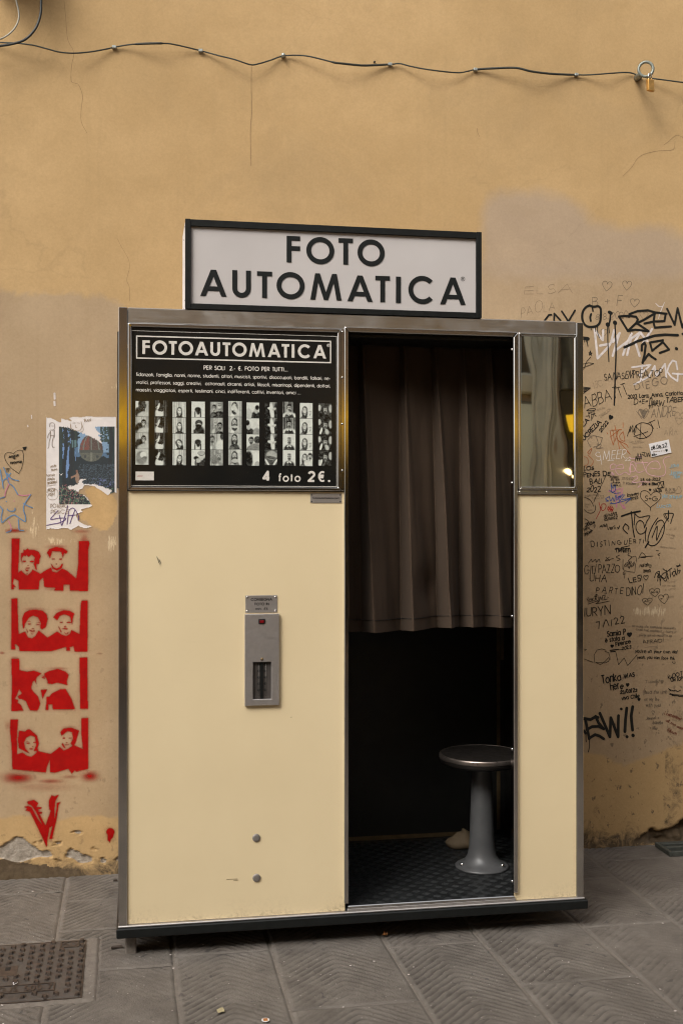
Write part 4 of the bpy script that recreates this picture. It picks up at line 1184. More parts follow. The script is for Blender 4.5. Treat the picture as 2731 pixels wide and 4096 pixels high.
# hairline cracks
def ink(name, col, rough=.5): M[name] = simple(name, col, rough, 0, 0.18, 60, .3); return M[name]
for n_, c_, r_ in (('marker_black', (.012,.012,.010), .4), ('pencil_grey', (.15,.112,.075), .8), ('pencil_faint', (.235,.170,.105), .9), ('paint_white', (.56,.50,.47), .6), ('marker_white', (.60,.55,.50), .6),
                   ('ink_orange', (.33,.075,.012), .5), ('marker_red', (.34,.012,.012), .5), ('ink_blue', (.025,.07,.24), .5), ('chalk_blue', (.10,.20,.34), .9), ('pale_blue', (.22,.33,.36), .8), ('chalk_pink', (.46,.17,.24), .9),
                   ('pale_pink', (.52,.30,.31), .7), ('ink_purple', (.075,.035,.16), .5), ('rust_red', (.17,.045,.025), .7), ('crack_dark', (.23,.150,.075), .9)): ink(n_, c_, r_)
lift = [0.0005]
def graffiti(name, m, strokes, w, label=None, parent=None, rnd=True, smooth=True, taper=False, base=None):
    """strokes in photo pixels, w in photo pixels; paint lies on the wall"""
    parent = parent or wall
    px_m = 0.00108
    out = []
    for s in strokes:
        s = catmull(s, 4) if smooth and len(s) > 2 else s
        out.append([on_wall(*p) for p in s])
    lift[0] += 0.000007
    ws = [v*px_m for v in w] if hasattr(w, '__len__') else w*px_m
    return link(name, strokes_mesh(out, ws, WY-(base or lift[0]), rnd, 4e-6, taper), parent, M[m], label=label)
def heart(cx, cy, w, h, rot=0):
    pts = [(0,.5),(-.28,.22),(-.48,-.10),(-.47,-.36),(-.26,-.48),(-.06,-.38),(0,-.20),(.06,-.38),(.26,-.48),(.47,-.36),(.48,-.10),(.28,.22),(0,.5)]
    c, s = math.cos(R(rot)), math.sin(R(rot))
    return [(cx+(a*w*c-b*h*s), cy+(a*w*s+b*h*c)) for a, b in pts]
def hand(C, text, x0, y0, x1, y1, cap, gap=.22, jit=.10, slant=.08):
    """handwriting strokes in photo pixels between two baseline points of a crop"""
    st, wid = text_strokes(text, gap)
    (ax, ay), (bx2, by2) = C([(x0, y0), (x1, y1)])
    capx = C([(0, cap)])[0][1]-C([(0, 0)])[0][1]
    L = math.hypot(bx2-ax, by2-ay); ux, uy = (bx2-ax)/L, (by2-ay)/L
    k = L/wid; out = []
    r = random.Random(text)
    lastx = -9; dx = dy = 0; sc = 1; sl = slant
    for s in st:
        if s[0][0]-lastx > .3:
            dy = r.uniform(-jit, jit); sc = 1+r.uniform(-jit, jit)*2.2; sl = slant+r.uniform(-jit, jit)*2
            lastx = s[0][0]
        q = []
        for a, b in s:
            b2 = b*sc+dy
            xx = a+b2*sl*capx/k+r.uniform(-1, 1)*jit*.35; yy = b2+r.uniform(-1, 1)*jit*.35
            q.append((ax+ux*xx*k+uy*yy*capx, ay+uy*xx*k-ux*yy*capx))
        out.append(q)
    return out
def write(C, text, x0, y0, x1, y1, cap, w, m='marker_black', label=None, gap=.22, jit=.10, slant=.08, name='graffiti_writing'):
    s_ = C([(1, 0)])[0][0]-C([(0, 0)])[0][0]
    return graffiti(name, m, hand(C, text, x0, y0, x1, y1, cap, gap, jit, slant), w*s_, label, smooth=False)
def tagp(C, strokes, w, m='marker_black', label=None, name='graffiti_tag', smooth=True, taper=False):
    s_ = C([(1, 0)])[0][0]-C([(0, 0)])[0][0]
    ws = [v*s_ for v in w] if hasattr(w, '__len__') else w*s_
    return graffiti(name, m, [C(s) for s in strokes], ws, label, smooth=smooth, taper=taper)
Cw1, Cw2 = crop(0, 0, .8712), crop(1366, 0, .8705)
Cs3 = crop(460, 850, .5995)
tagp(Cw1, [[(295,0),(303,80),(312,180),(340,240),(330,300),(328,370),(345,382),(362,390),(380,440),(374,500),(375,560),(400,610)]], 1.6, 'crack_dark', name='crack')
tagp(Cw1, [[(1155,305),(1154,400),(1156,520),(1150,600),(1153,760)]], 2.4, 'crack_dark', name='crack')
tagp(Cw2, [[(1568,632),(1535,622),(1500,650),(1480,665)]], 1.5, 'crack_dark', name='crack')
tagp(Cw2, [[(1530,650),(1520,688),(1460,692),(1400,705),(1360,725),(1330,770),(1290,810)]], 1.6, 'crack_dark', name='crack')
tagp(Cw2, [[(622,590),(624,610),(632,627)]], 2.2, 'crack_dark', name='crack')
tagp(Cs3, [[(15,170),(45,230),(90,310),(98,370),(80,450),(98,500),(100,590)]], 1.8, 'crack_dark', name='crack')
Ca, Cb, Cc, Cd, Ce = crop(1950, 1050, .4981), crop(2300, 1200, .27487), crop(2300, 1600, .27487), crop(2300, 2000, .27487), crop(2300, 2400, .27487)
# --- pencil, faint and pale first, heavy markers on top
write(Ca, 'ELSA', 295, 250, 680, 235, 75, 3.4, 'pencil_faint', 'faint pencil name above the booth header')
write(Ca, 'PAOLA', 265, 440, 540, 375, 75, 3.4, 'pencil_faint', 'faint slanting pencil name above the booth header')
tagp(Ca, [heart(955,190,76,80,8)], 4, 'pencil_grey', 'pencilled heart, left of the top pair', 'heart_drawing')
tagp(Ca, [heart(1115,185,72,76,4)], 4, 'pencil_grey', 'pencilled heart, right of the top pair', 'heart_drawing')
tagp(Ca, [heart(1177,325,72,68,3)], 4, 'pencil_grey', 'pencilled heart beside the letters B + F', 'heart_drawing')
write(Ca, 'B + F', 838, 352, 1070, 345, 78, 4, 'pencil_grey', 'pencilled letters B + F')
write(Ca, '8.8.2020', 862, 460, 1130, 445, 50, 3.6, 'pencil_grey', 'pencilled date 8.8.2020')
tagp(Ca, [heart(930,565,52,60,5)], 3.6, 'pencil_grey', None, 'heart_drawing')
tagp(Ca, [heart(1250,425,66,60,5)], 3.6, 'pencil_grey', None, 'heart_drawing')
write(Cb, '13C', 265, 1295, 405, 1240, 90, 6, 'pencil_faint')
write(Cc, 'Marta Enzo', 310, 160, 430, 120, 26, 4, 'pencil_faint')
write(Cc, 'DANIELSON', 365, 255, 520, 150, 34, 5, 'pencil_faint')
write(Cc, 'KYLIAN AMELIA', 135, 1410, 345, 1385, 32, 5, 'pencil_faint')
write(Cc, '31/05/23', 240, 1460, 415, 1420, 36, 6, 'pencil_faint')
write(Cc, 'ARIA', 1290, 520, 1480, 500, 90, 6, 'pencil_faint')
tagp(Cc, [heart(1510,270,150,190,8)], 6, 'pencil_faint', None, 'heart_drawing'); write(Cc, 'E+K', 1455, 295, 1568, 275, 40, 6, 'pencil_faint')
for (x0, y0, x1, y1, c_) in ((130,460,230,560,30),(830,640,990,620,20),(840,690,970,700,20),(780,620,960,600,18)):
    write(Cc, 'nomi e date', x0, y0, x1, y1, c_, 3.5, 'pencil_faint')
for (x0, y0, x1, y1, t_) in ((1320,440,1470,430,'tre di'),(1320,505,1440,530,'noi due'),(1370,560,1420,560,'qui'),(1230,690,1450,715,'sempre insieme'),(1330,1200,1450,1195,'ricordi'),(1260,1255,1450,1260,'per voi due'),(1300,1320,1450,1300,'ti amo'),(1360,1425,1430,1410,'Roma'),(135,75,215,72,'amici'),(140,110,180,108,'tre'),(180,160,240,155,'pace')):
    write(Cd, t_, x0, y0, x1, y1, 26, 3.6, 'pencil_faint')
write(Cc, 'I', 850, 280, 930, 270, 140, 8, 'pencil_grey'); write(Cc, 'ANDRE', 1095, 265, 1440, 235, 135, 8, 'pencil_grey', 'pencilled words I love ANDRE')
tagp(Cc, [heart(990,200,150,150,-6)]+[[(920+i*9,130+i*2),(990+i*3.2,270-i*7)] for i in range(18)], 6, 'pencil_grey', None, 'heart_drawing', smooth=False)
# white paint tags
tagp(Cb, [[(275,430),(295,600),(320,850)], [(320,850),(470,690),(545,570)], [(290,455),(395,585),(402,440)], [(355,665),(480,640)], [(640,480),(590,640),(540,812)], [(545,610),(640,480)], [(560,440),(520,600)], [(690,800),(740,640),(815,490)], [(600,720),(770,590),(945,465)], [(750,800),(805,560)], [(945,465),(865,600),(930,815)], [(1045,600),(945,480)], [(985,620),(1110,425)]], 34, 'paint_white', 'white paint tag under the black scrawl', smooth=False)
tagp(Cb, [[(820,980),(1090,945),(930,1090)], [(970,950),(950,1160)], [(850,1230),(1060,1120),(1150,960),(1170,1110),(1300,930),(1320,1130)], [(1480,1010),(1460,900),(1410,880),(1360,950),(1330,1040),(1390,1120),(1480,1180),(1490,1070)], [(1410,1070),(1568,1082)]], 26, 'paint_white', 'white paint tag beneath the number 25', smooth=False)
tagp(Cb, [[(1290,40),(1260,110),(1225,200),(1205,270)], [(1165,50),(1215,95),(1270,90)]], 12, 'paint_white', None, 'paint_mark', taper=True)
write(Cc, 'S', 300, 900, 375, 890, 130, 7, 'marker_white'); write(Cc, 'MEER', 400, 870, 720, 845, 105, 8, 'marker_white', 'thin white tag reading SMEER'); write(Cc, '22', 720, 890, 800, 885, 40, 6, 'marker_white')
tagp(Cc, [[(465,885),(550,880)], [(380,940),(372,880),(360,800)]], 7, 'marker_white')
# pale pink bubble tag, blue and pink chalk
tagp(Cc, [[(600,960),(550,930),(505,960),(520,1010),(600,1000),(690,1000),(680,940),(600,960),(580,1030),(640,1090),(720,1050),(790,1080),(800,920),(850,900),(880,960),(850,1040),(780,1030),(820,930),(900,1050),(1000,1030)],
          [(970,890),(1010,1000),(1030,1050)], [(880,920),(1050,910)], [(1080,990),(1225,1000),(1200,900),(1110,895),(1030,980),(1050,1070),(1180,1110),(1290,1090),(1310,990),(1275,900),(1300,840),(1365,825)],
          [(810,1130),(880,1105),(900,1140),(820,1200),(970,1190),(1080,1195)], [(510,1080),(560,1070)], [(535,1050),(540,1100)], [(520,1055),(560,1095)], [(780,830),(830,855),(960,830),(900,800)], [(905,1270),(970,1220)]], 11, 'pale_pink', 'pale pink bubble letter tag')
tagp(Cc, [[(480,1330),(560,1310),(640,1290)], [(560,1300),(600,1380),(590,1540)], [(650,1290),(640,1450),(690,1560),(720,1550)], [(680,1280),(670,1380)], [(600,1480),(595,1560)], [(700,1520),(690,1570),(725,1575)]], 14, 'chalk_pink', 'pink chalk scribble under the blue tag')
for t_, x0, y0, x1, y1 in (('Jolie', 1370, 990, 1500, 970), ('Jurgen', 1370, 1090, 1550, 1080), ('Nee', 1430, 1140, 1515, 1135), ('Veronique', 1250, 1430, 1540, 1430), ('Lucas', 1180, 1570, 1390, 1560)):
    write(Cc, t_, x0, y0, x1, y1, 55, 8, 'pale_blue', jit=.1)
tagp(Cc, [[(515,1215),(530,1345),(578,1310),(572,1235),(545,1285),(515,1220)], [(490,1310),(530,1340),(570,1330)], [(480,1410),(435,1440),(480,1470),(440,1470)], [(490,1400),(510,1470),(540,1420),(560,1475),(580,1390)], [(600,1380),(590,1460),(640,1400),(610,1420),(650,1470)], [(560,1360),(650,1350)], [(660,1380),(640,1430),(690,1370)], [(500,1510),(620,1490),(710,1380)], [(570,1505),(700,1470),(800,1432)], [(680,1450),(800,1432),(725,1502)], [(515,1490),(540,1510)]], 10, 'ink_blue', 'blue tag with a crown and an arrow')
tagp(Cd, [[(340,35),(365,135)], [(385,95),(340,190),(298,272)], [(430,55),(385,60),(365,110),(390,155),(430,130),(442,80),(430,55)]], 8, 'marker_red', 'red letters YO')
tagp(Cd, [ [(505+28*math.cos(a)+16*math.cos(b), 125+26*math.sin(a)+16*math.sin(b)) for b in np.linspace(0, 6.28, 9)] for a in np.linspace(0, 5.2, 6)]+[[(490,110),(530,160),(525,190)], [(520,150),(540,155),(530,130)]], 7, 'marker_red', 'little red flower')
tagp(Cc, [[(500,440),(520,560),(545,650)], [(540,430),(560,580),(545,655)], [(570,370),(600,520),(640,720)], [(520,440),(670,430)], [(690,330),(690,400)], [(620,440),(570,600)], [(690,460),(640,520),(660,580),(715,590),(690,460)], [(600,560),(700,680),(770,760),(795,790)], [(745,740),(790,785)], [(455,475),(470,495)], [(500,540),(640,430)], [(640,600),(740,650),(765,690)]], 8, 'ink_orange', 'orange spiky tag')
tagp(Cc, [[(120,965),(180,930),(175,850),(125,820)], [(150,980),(230,950),(255,880),(180,800)], [(175,760),(232,705),(205,785),(172,760)]], 7, 'ink_orange', 'orange curl beside the steel post')
# markers
tagp(Cc, [[(160,155),(200,130),(285,125),(270,150),(170,155)], [(180,170),(205,260)], [(210,160),(200,200),(235,170)], [(240,160),(225,300)], [(255,150),(285,230)], [(270,155),(245,275)], [(225,215),(285,200)], [(285,225),(300,235)], [(150,235),(190,230)]], 9, label='small scribbled crown')
write(Cc, 'UCREZIA', 128, 590, 372, 330, 62, 14, label='marker name LUCREZIA with 2022 slanting upward', jit=.03); write(Cc, 'CA', 112, 395, 195, 300, 60, 14, jit=.03); write(Cc, '2022', 372, 470, 480, 330, 46, 12, jit=.03)
tagp(Cc, [heart(510,255,55,60,25)]+[heart(510,255,34,38,25)]+[heart(510,255,14,16,25)], 14, 'marker_black', None, 'heart_drawing')
tagp(Cc, [[(190,560),(250,520),(300,525),(395,550)], [(300,530),(330,640),(300,700),(400,695)], [(390,550),(350,650),(260,685)], [(310,640),(370,650),(350,700)], [(190,560),(175,600),(215,680)]], 9, 'pencil_grey')
tagp(Cc, [[(752,525),(800,380),(785,470),(832,370),(830,470),(882,360),(872,470)], [(850,500),(870,390),(960,330),(1080,360),(1120,420),(1080,510),(980,560),(890,545),(845,480)], [(935,575),(950,340)], [(880,390),(1035,552)], [(845,532),(1050,460)], [(1040,345),(1155,290)], [(1080,312),(1132,415)], [(1195,290),(1220,405)], [(1183,408),(1187,412)]], 9, label='black tag with a circled A and T')
tagp(Cc, [[(865,890),(880,820),(900,880),(905,775),(930,880),(945,780),(960,860)], [(965,770),(1010,760),(990,800),(965,790),(1020,825)], [(1030,770),(1040,825),(1055,770),(1075,820),(1085,745)], [(920,830),(960,825)], [(870,850),(950,845)]], 9, label='black scribble left of the white note')
for t_, x0, y0, x1, y1, c_ in (('LOS', 120, 1022, 262, 1010, 52), ('PENES DE', 122, 1122, 500, 1092, 60), ('BALI', 212, 1222, 375, 1210, 66), ('2022', 160, 1340, 362, 1335, 72)):
    write(Cc, t_, x0, y0, x1, y1, c_, 12, label='black four line writing beside the steel post' if t_ == 'LOS' else None)
tagp(Cc, [[(440,1095),(405,1180),(360,1270),(300,1400),(262,1490)]], 7)
write(Cc, '28 05-2022', 945, 1175, 1225, 1168, 34, 8); write(Cc, 'Eric e Elisa', 970, 1238, 1190, 1235, 34, 10, jit=.03); write(Cc, '1/4/23', 1130, 1325, 1250, 1335, 34, 8)
tagp(Cc, [heart(1083,1308,26,28), heart(1083,1308,10,12)], 10, 'marker_black', None, 'heart_drawing')
tagp(Cc, [[(1195,1200),(1280,1182),(1262,1270),(1190,1290)], [(1190,1290),(1228,1195),(1258,1268)], [(1280,1182),(1285,1275),(1190,1290)]], 9, smooth=False)
write(Cc, '27/01/22', 678, 1150, 838, 1165, 32, 5, 'pencil_grey'); write(Cc, '9 wonders :)', 692, 1225, 910, 1235, 34, 6, 'pencil_grey')
for k, t_ in enumerate(('ROSSO', 'ESTER', 'LAVINIA', 'SARA K.')):
    write(Cc, t_, 500+k*12, 1132+k*40, 620+k*14, 1130+k*41, 26, 6)
write(Cc, 'Konnery', 755, 1412, 915, 1372, 40, 8); write(Cc, '2023', 800, 1455, 910, 1430, 40, 8)
tagp(Cc, [[(1085,1608),(1088,1570),(1050,1530),(960,1440),(940,1380),(960,1330),(1010,1318),(1060,1340),(1092,1385)], [(1092,1385),(1130,1345),(1190,1335),(1235,1370),(1232,1430),(1180,1490),(1090,1560)]], 8, 'marker_black', 'large heart drawing with S+G inside', 'heart_drawing')
write(Cc, 'S+G', 1005, 1470, 1190, 1465, 62, 8)
write(Cc, 'BL DL BL', 1305, 1315, 1445, 1310, 30, 6, 'pencil_grey'); write(Cc, '21.12.22', 1310, 1358, 1410, 1352, 22, 4, 'pencil_grey')
tagp(Cc, [[(1420,1345),(1500,1360),(1535,1330),(1520,1275),(1490,1260),(1475,1300),(1420,1345)]], 4, 'pencil_grey')
write(Cb, 'SANASEMPREALTOP', 420, 1168, 1265, 1105, 95, 9, label='black capitals across the long paint drip', gap=.16, jit=.09)
write(Cb, 'DIEGO', 870, 1310, 1340, 1215, 100, 9, 'pencil_grey', jit=.1, gap=.45)
write(Cb, 'ABBATTT', 130, 1580, 770, 1370, 150, 9, label='sloping spiky black name beside the post', jit=.08)
write(Cb, '2023 Lara, Anna, Carlotta,', 762, 1435, 1565, 1375, 52, 10, jit=.04, label='marker names beginning with 2023')
write(Cb, 'D+E=', 850, 1515, 1045, 1490, 62, 8); write(Cb, 'TABER', 1315, 1490, 1580, 1470, 72, 11)
tagp(Cb, [[(1070,1580),(1080,1450),(1110,1430),(1090,1560)], [(1110,1570),(1125,1460),(1140,1540),(1150,1460)], [(1160,1540),(1170,1470),(1200,1470),(1170,1510),(1210,1550)], [(1220,1460),(1225,1540),(1245,1480),(1265,1540),(1290,1460)], [(1060,1540),(1200,1500)], [(1075,1440),(1095,1420),(1115,1445)]], 9)
tagp(Cb, [[(110,985),(265,925),(190,912),(112,932)], [(220,830),(165,890),(115,1010)]], 8, smooth=False)
tagp(Cb, [[(215,740),(222,770),(240,772),(225,782),(232,805),(215,790),(198,803),(204,780),(190,768),(208,767),(215,740)], [(212,765),(220,785)]], 9, smooth=False)
tagp(Cb, [[(110,1268),(215,1280),(112,1358)], [(112,1290),(190,1285)], [(112,1310),(165,1305)], [(112,1330),(140,1325)]], 12, smooth=False)
# heavy black scrawl at the top right
tagp(Ca, [[(455,465),(488,422),(508,420)], [(530,465),(532,410),(582,465)], [(592,392),(640,465)], [(698,385),(650,465)]], 15, smooth=False, label='black letters half hidden behind the booth header')
tagp(Cb, [[(195,80),(262,98),(330,92),(365,135),(365,250),(350,330),(300,380),(200,392),(135,360),(98,280),(102,180),(145,110),(205,78)]], 34, label='thick black O with an eye in it')
tagp(Cb, [[(242,95),(252,165)], [(225,205),(212,250),(220,305)], [(285,390),(292,460)], [(318,390),(322,480),(345,550)], [(225,390),(226,435)]], [22, 30, 12, 12, 10])
tagp(Cb, [[(490,178),(515,192)], [(507,205),(500,290),(488,350)], [(482,400),(490,480)], [(465,355),(470,362)], [(465,395),(468,600),(483,898)], [(570,328),(575,335)], [(572,370),(585,600),(587,800),(575,1100),(562,1530)]], [50, 24, 12, 62, 15, 62, 22], label='black exclamation blots with long drips', smooth=False)
tagp(Cb, [[(112,556),(180,565)], [(165,590),(178,672)], [(130,585),(130,615)], [(150,585),(152,610)]], [52, 12, 9, 9], smooth=False)
tagp(Cb, [[(630,240),(760,450),(880,335),(905,285),(880,245),(780,230),(630,240)], [(755,450),(870,432),(1062,455),(900,345)], [(775,245),(785,205),(900,162),(1050,150),(1160,182),(1322,200)], [(1140,200),(1000,285),(880,345)], [(1150,200),(1132,320),(1150,402),(1385,385)], [(1000,342),(1140,312),(1290,308),(1308,205)], [(1330,130),(1440,362),(1482,120),(1552,400),(1580,320)]], 33, label='large looping black tag at the right edge', smooth=False)
tagp(Cb, [[(710,690),(900,600),(1150,518),(1300,505),(1485,512)], [(960,735),(962,660),(1000,622),(1018,660),(1000,800),(972,915)], [(985,890),(1062,785),(1110,830),(1162,862)], [(1270,585),(1080,618),(1112,738),(1268,612),(1358,720),(1222,770)], [(1462,706),(1468,710)], [(1553,493),(1557,497)]], [38, 36, 34, 32, 46, 34], label='underlined black number 25', smooth=False)
tagp(Cb, [[(790,460),(795,490)]], 8)
# middle: tags and writing
tagp(Cd, [[(128,-40),(200,-10),(240,40),(262,92)], [(125,138),(165,175),(220,190),(270,172),(290,120),(280,70)], [(132,270),(165,290),(195,315)]], 8)
write(Cd, '05/03/22', 415, 255, 605, 208, 36, 8); write(Cd, '05/09/22', 418, 302, 605, 272, 38, 8)
write(Cd, '.2013', 135, 388, 245, 355, 40, 11); tagp(Cd, [heart(265,330,26,30,10), heart(265,330,10,12,10)], 9, 'marker_black', None, 'heart_drawing'); tagp(Cd, [heart(275,380,22,45,5)], 5, 'marker_black', None, 'heart_drawing')
write(Cd, 'Feny', 128, 455, 205, 405, 40, 7); write(Cd, 'TIONA', 165, 515, 250, 450, 34, 8); write(Cd, '3', 125, 530, 150, 520, 40, 8)
write(Cd, 'APIA', 350, 395, 460, 390, 38, 8); write(Cd, "VIB'S", 458, 435, 580, 420, 38, 7); tagp(Cd, [[(608,395),(622,418),(640,375)]], 12, smooth=False)
tagp(Cd, [[(668,235),(800,190),(938,162)], [(808,168),(822,300),(835,430),(855,540)], [(722,345),(690,400),(700,435),(752,485)], [(722,345),(770,385),(768,425)], [(862,182),(850,360)], [(868,205),(930,250),(1075,228),(1035,310),(1000,405)], [(1000,405),(985,330),(930,297),(882,350),(882,430),(930,495),(1000,470),(1032,400)], [(1032,400),(1012,500),(1020,600)], [(1195,260),(1120,370),(1060,520),(1052,620),(1090,662),(1180,640),(1270,500),(1290,360),(1250,292),(1190,315),(1165,360)], [(1110,545),(1185,378),(1175,585),(1240,440),(1335,270)], [(1012,690),(1062,610)], [(1350,158),(1348,270)], [(1350,195),(1282,205),(1305,260),(1345,300)], [(1350,192),(1420,200),(1400,270),(1380,342)], [(1300,205),(1350,310)]],
     [24, 18, 16, 14, 15, 13, 13, 13, 14, 13, 22, 17, 11, 13, 11], label='tall looping black tag with a crown')
write(Cd, 'DISTINGUERTI', 230, 678, 985, 625, 66, 8, label='widely spaced capitals DISTINGUERTI', gap=.62, jit=.12)
tagp(Cd, [[(665,692),(780,666)]], 12)
tagp(Cd, [[(575,720),(590,700),(595,755)], [(600,705),(620,700),(625,760)], [(630,705),(640,750),(665,700),(660,760)], [(675,710),(690,755)], [(695,700),(700,765),(720,705),(725,760)], [(740,700),(745,760)], [(745,730),(770,722)], [(770,700),(772,758)], [(785,700),(798,756)], [(570,712),(790,705)]], 11, label='short thick black tag under DISTINGUERTI')
tagp(Cd, [[(185,920),(228,862),(242,900),(290,862),(300,905),(340,862),(355,905)], [(440,830),(495,882)], [(490,830),(430,886),(550,848)], [(642,800),(590,830),(648,862),(600,886)], [(775,775),(760,800),(815,830),(765,880)], [(915,850),(965,765),(1020,832),(940,830),(1118,815)], [(1170,735),(1205,738)], [(1230,770),(1195,795),(1222,808)], [(1218,842),(1221,846)]], 8)
write(Cd, 'GITI PAZZO', 130, 1072, 640, 1055, 120, 9, label='tall thin capitals PAZZO', jit=.06); write(Cd, 'UHA', 205, 1180, 450, 1190, 105, 9)
tagp(Cd, [[(690,865),(685,1000)], [(715,1040),(690,1060),(700,1090),(720,1060),(705,1140)]], 7)
tagp(Cd, [[(690,1010),(720,930),(760,905),(770,880),(820,830),(870,820),(885,870),(870,940),(860,1050)], [(690,1010),(740,1035),(858,1052)]], 6, 'marker_black', 'heart drawing with two names inside', 'heart_drawing')
write(Cd, 'DAVID', 730, 975, 820, 910, 36, 6); write(Cd, 'SHELBY', 775, 1000, 870, 930, 36, 6)
write(Cd, 'Norah', 930, 975, 1060, 960, 50, 7); tagp(Cd, [heart(1082,965,32,50,5)], 6, 'marker_black', None, 'heart_drawing'); write(Cd, '2023', 985, 1048, 1088, 1045, 36, 9)
write(Cd, 'LES!', 785, 1205, 970, 1168, 75, 11, label='black word LES! with a heart'); tagp(Cd, [heart(1022,1130,68,68,-5)], 8, 'marker_black', None, 'heart_drawing')
tagp(Cd, [[(1145,1130),(1170,1060),(1220,1040),(1190,1120),(1240,1110),(1180,1060)], [(1190,1180),(1215,1060),(1230,1240)], [(1230,1180),(1260,1080),(1320,1060),(1300,1140),(1250,1120),(1310,1180),(1340,1090)], [(1320,1020),(1350,1150)], [(1330,1040),(1395,990)], [(1370,1030),(1380,1120)], [(1400,1060),(1430,1110),(1450,1050),(1420,1040),(1400,1080)], [(1440,1000),(1470,1090),(1480,1000)], [(1490,1030),(1520,1020),(1500,1070)], [(1465,960),(1520,950),(1480,970),(1465,955)], [(1510,930),(1520,960)], [(1270,1000),(1320,1040)]], 11, label='dense black scribble near the right edge')
write(Cd, 'PARTE', 295, 1345, 685, 1368, 82, 8, label='thin capitals PARTE DI NOI', gap=.55, jit=.08); write(Cd, 'DINOI', 742, 1392, 972, 1370, 118, 9, gap=.26)
tagp(Cd, [[(165,1440),(185,1470)], [(190,1420),(200,1460),(225,1430),(225,1480)], [(235,1450),(255,1425),(240,1470),(270,1460)], [(280,1470),(290,1400),(310,1420),(290,1440),(325,1470)], [(335,1410),(335,1470)], [(345,1470),(355,1405),(370,1450),(385,1400),(395,1460)], [(390,1390),(430,1390),(410,1450),(460,1440)], [(180,1515),(300,1475),(340,1480),(295,1510),(490,1470)], [(290,1370),(315,1378),(290,1386)], [(270,1400),(330,1395)], [(425,1355),(432,1370)], [(440,1350),(447,1365)], [(460,1410),(475,1420)], [(190,1485),(215,1475)]], 8, label='underlined black tag beside the post')
for cx_, cy_, w_, h_, t_, r_ in ((1150,1345,150,122,'M+G',-4), (1043,1478,142,105,'A+C',-3), (1280,1440,146,140,'+ I',-8)):
    tagp(Cd, [heart(cx_, cy_, w_, h_, r_)], 6, 'marker_black', 'small heart drawing reading '+t_.strip(), 'heart_drawing'); write(Cd, t_, cx_-48, cy_+8, cx_+46, cy_+4, 26, 5)
write(Ce, 'IURYN', 130, 240, 505, 205, 130, 12, label='tall black name beside the post', jit=.05); write(Ce, '7/1/22', 322, 412, 715, 330, 92, 11, label='black date 7/1/22', gap=.3)
write(Ce, 'Samia P', 462, 530, 725, 495, 72, 13, label='marker writing that ends in Firenze 2023', jit=.03); tagp(Ce, [heart(783,505,62,58,-4), heart(783,503,38,34,-4), heart(783,500,14,12,-4)], 15, 'marker_black', None, 'heart_drawing')
write(Ce, '\u00e8 stata a', 432, 615, 708, 578, 62, 12, jit=.03); write(Ce, 'Firenze', 585, 672, 800, 625, 58, 12, jit=.03); write(Ce, '-2023', 650, 728, 805, 705, 42, 10)
tagp(Ce, [heart(530,672,40,36), heart(530,671,18,16)], 13, 'marker_black', None, 'heart_drawing'); tagp(Ce, [[(500,732),(632,716)], [(508,752),(578,748)]], 15)
tagp(Ce, [[(125,715),(158,720),(128,740)], [(125,858),(252,905)], [(276,905),(268,800),(310,728),(380,710),(442,730)], [(425,746),(480,765),(500,830),(480,890),(430,915),(292,908),(360,942),(430,890),(482,832)], [(585,760),(605,850),(622,940),(705,842),(756,952),(895,795)]], 7, label='large thin letters OW', smooth=False)
for t_, x0, y0, x1, y1, c_, w_ in (('So make the friendship bracelets', 820, 388, 1450, 425, 28, 5), ('TAKE THE MOMENT & TASTE IT', 882, 443, 1460, 480, 24, 5), ("you've got no reason to be", 920, 520, 1395, 532, 26, 5), ('AFRAID!', 980, 635, 1275, 608, 52, 6), ("you're on your own kid", 865, 762, 1470, 775, 40, 8), ('yeah, you can face this', 895, 848, 1435, 865, 38, 8)):
    write(Ce, t_, x0, y0, x1, y1, c_, w_, 'marker_black' if w_ > 5 else 'pencil_grey', gap=.24)
tagp(Ce, [[(1000,695),(1080,678),(1180,672)]], 4, 'pencil_grey'); tagp(Ce, [[(1405,905),(1425,920),(1450,912)], [(1412,890),(1415,893)], [(1440,888),(1443,892)]], 8)
write(Ce, 'Tonka', 390, 1215, 660, 1165, 108, 17, label='thick marker writing that begins Tonka WAS here', jit=.04); write(Ce, 'WAS', 705, 1145, 855, 1112, 62, 13); write(Ce, 'here', 512, 1312, 690, 1280, 92, 15); tagp(Ce, [heart(755,1235,42,44), heart(755,1234,18,18)], 12, 'marker_black', None, 'heart_drawing')
write(Ce, '23/03/23', 648, 1368, 892, 1328, 46, 12); write(Ce, 'viva Chile', 672, 1455, 925, 1415, 52, 11, jit=.03); tagp(Ce, [heart(920,1447,36,36), heart(920,1446,14,14)], 11, 'marker_black', None, 'heart_drawing')
write(Ce, 'K-DOT', 1345, 1145, 1548, 1092, 52, 10); write(Ce, 'ON TOP', 1388, 1190, 1548, 1162, 46, 10); write(Ce, 'T-swift', 1018, 1210, 1215, 1205, 48, 5, 'pencil_grey'); tagp(Ce, [heart(1255,1190,40,50), heart(1255,1188,20,26)], 5, 'pencil_grey', None, 'heart_drawing')
write(Ce, 'I had the time', 978, 1365, 1332, 1360, 48, 6, 'pencil_grey'); write(Ce, 'of my life', 1000, 1466, 1215, 1462, 46, 6, 'pencil_grey'); write(Ce, 'with you!', 1022, 1552, 1235, 1555, 44, 6, 'pencil_grey')
tagp(Ce, [[(1350,1285),(1380,1320),(1360,1300),(1420,1320),(1450,1310),(1480,1330),(1525,1310)], [(1370,1360),(1420,1375),(1400,1390),(1480,1385),(1500,1400),(1568,1400)], [(1365,1372),(1568,1385)]], 11, label='crossed out black scribble at the right edge')
tagp(Cf, [heart(1040,335,36,50)], 6, 'pencil_grey', None, 'heart_drawing')
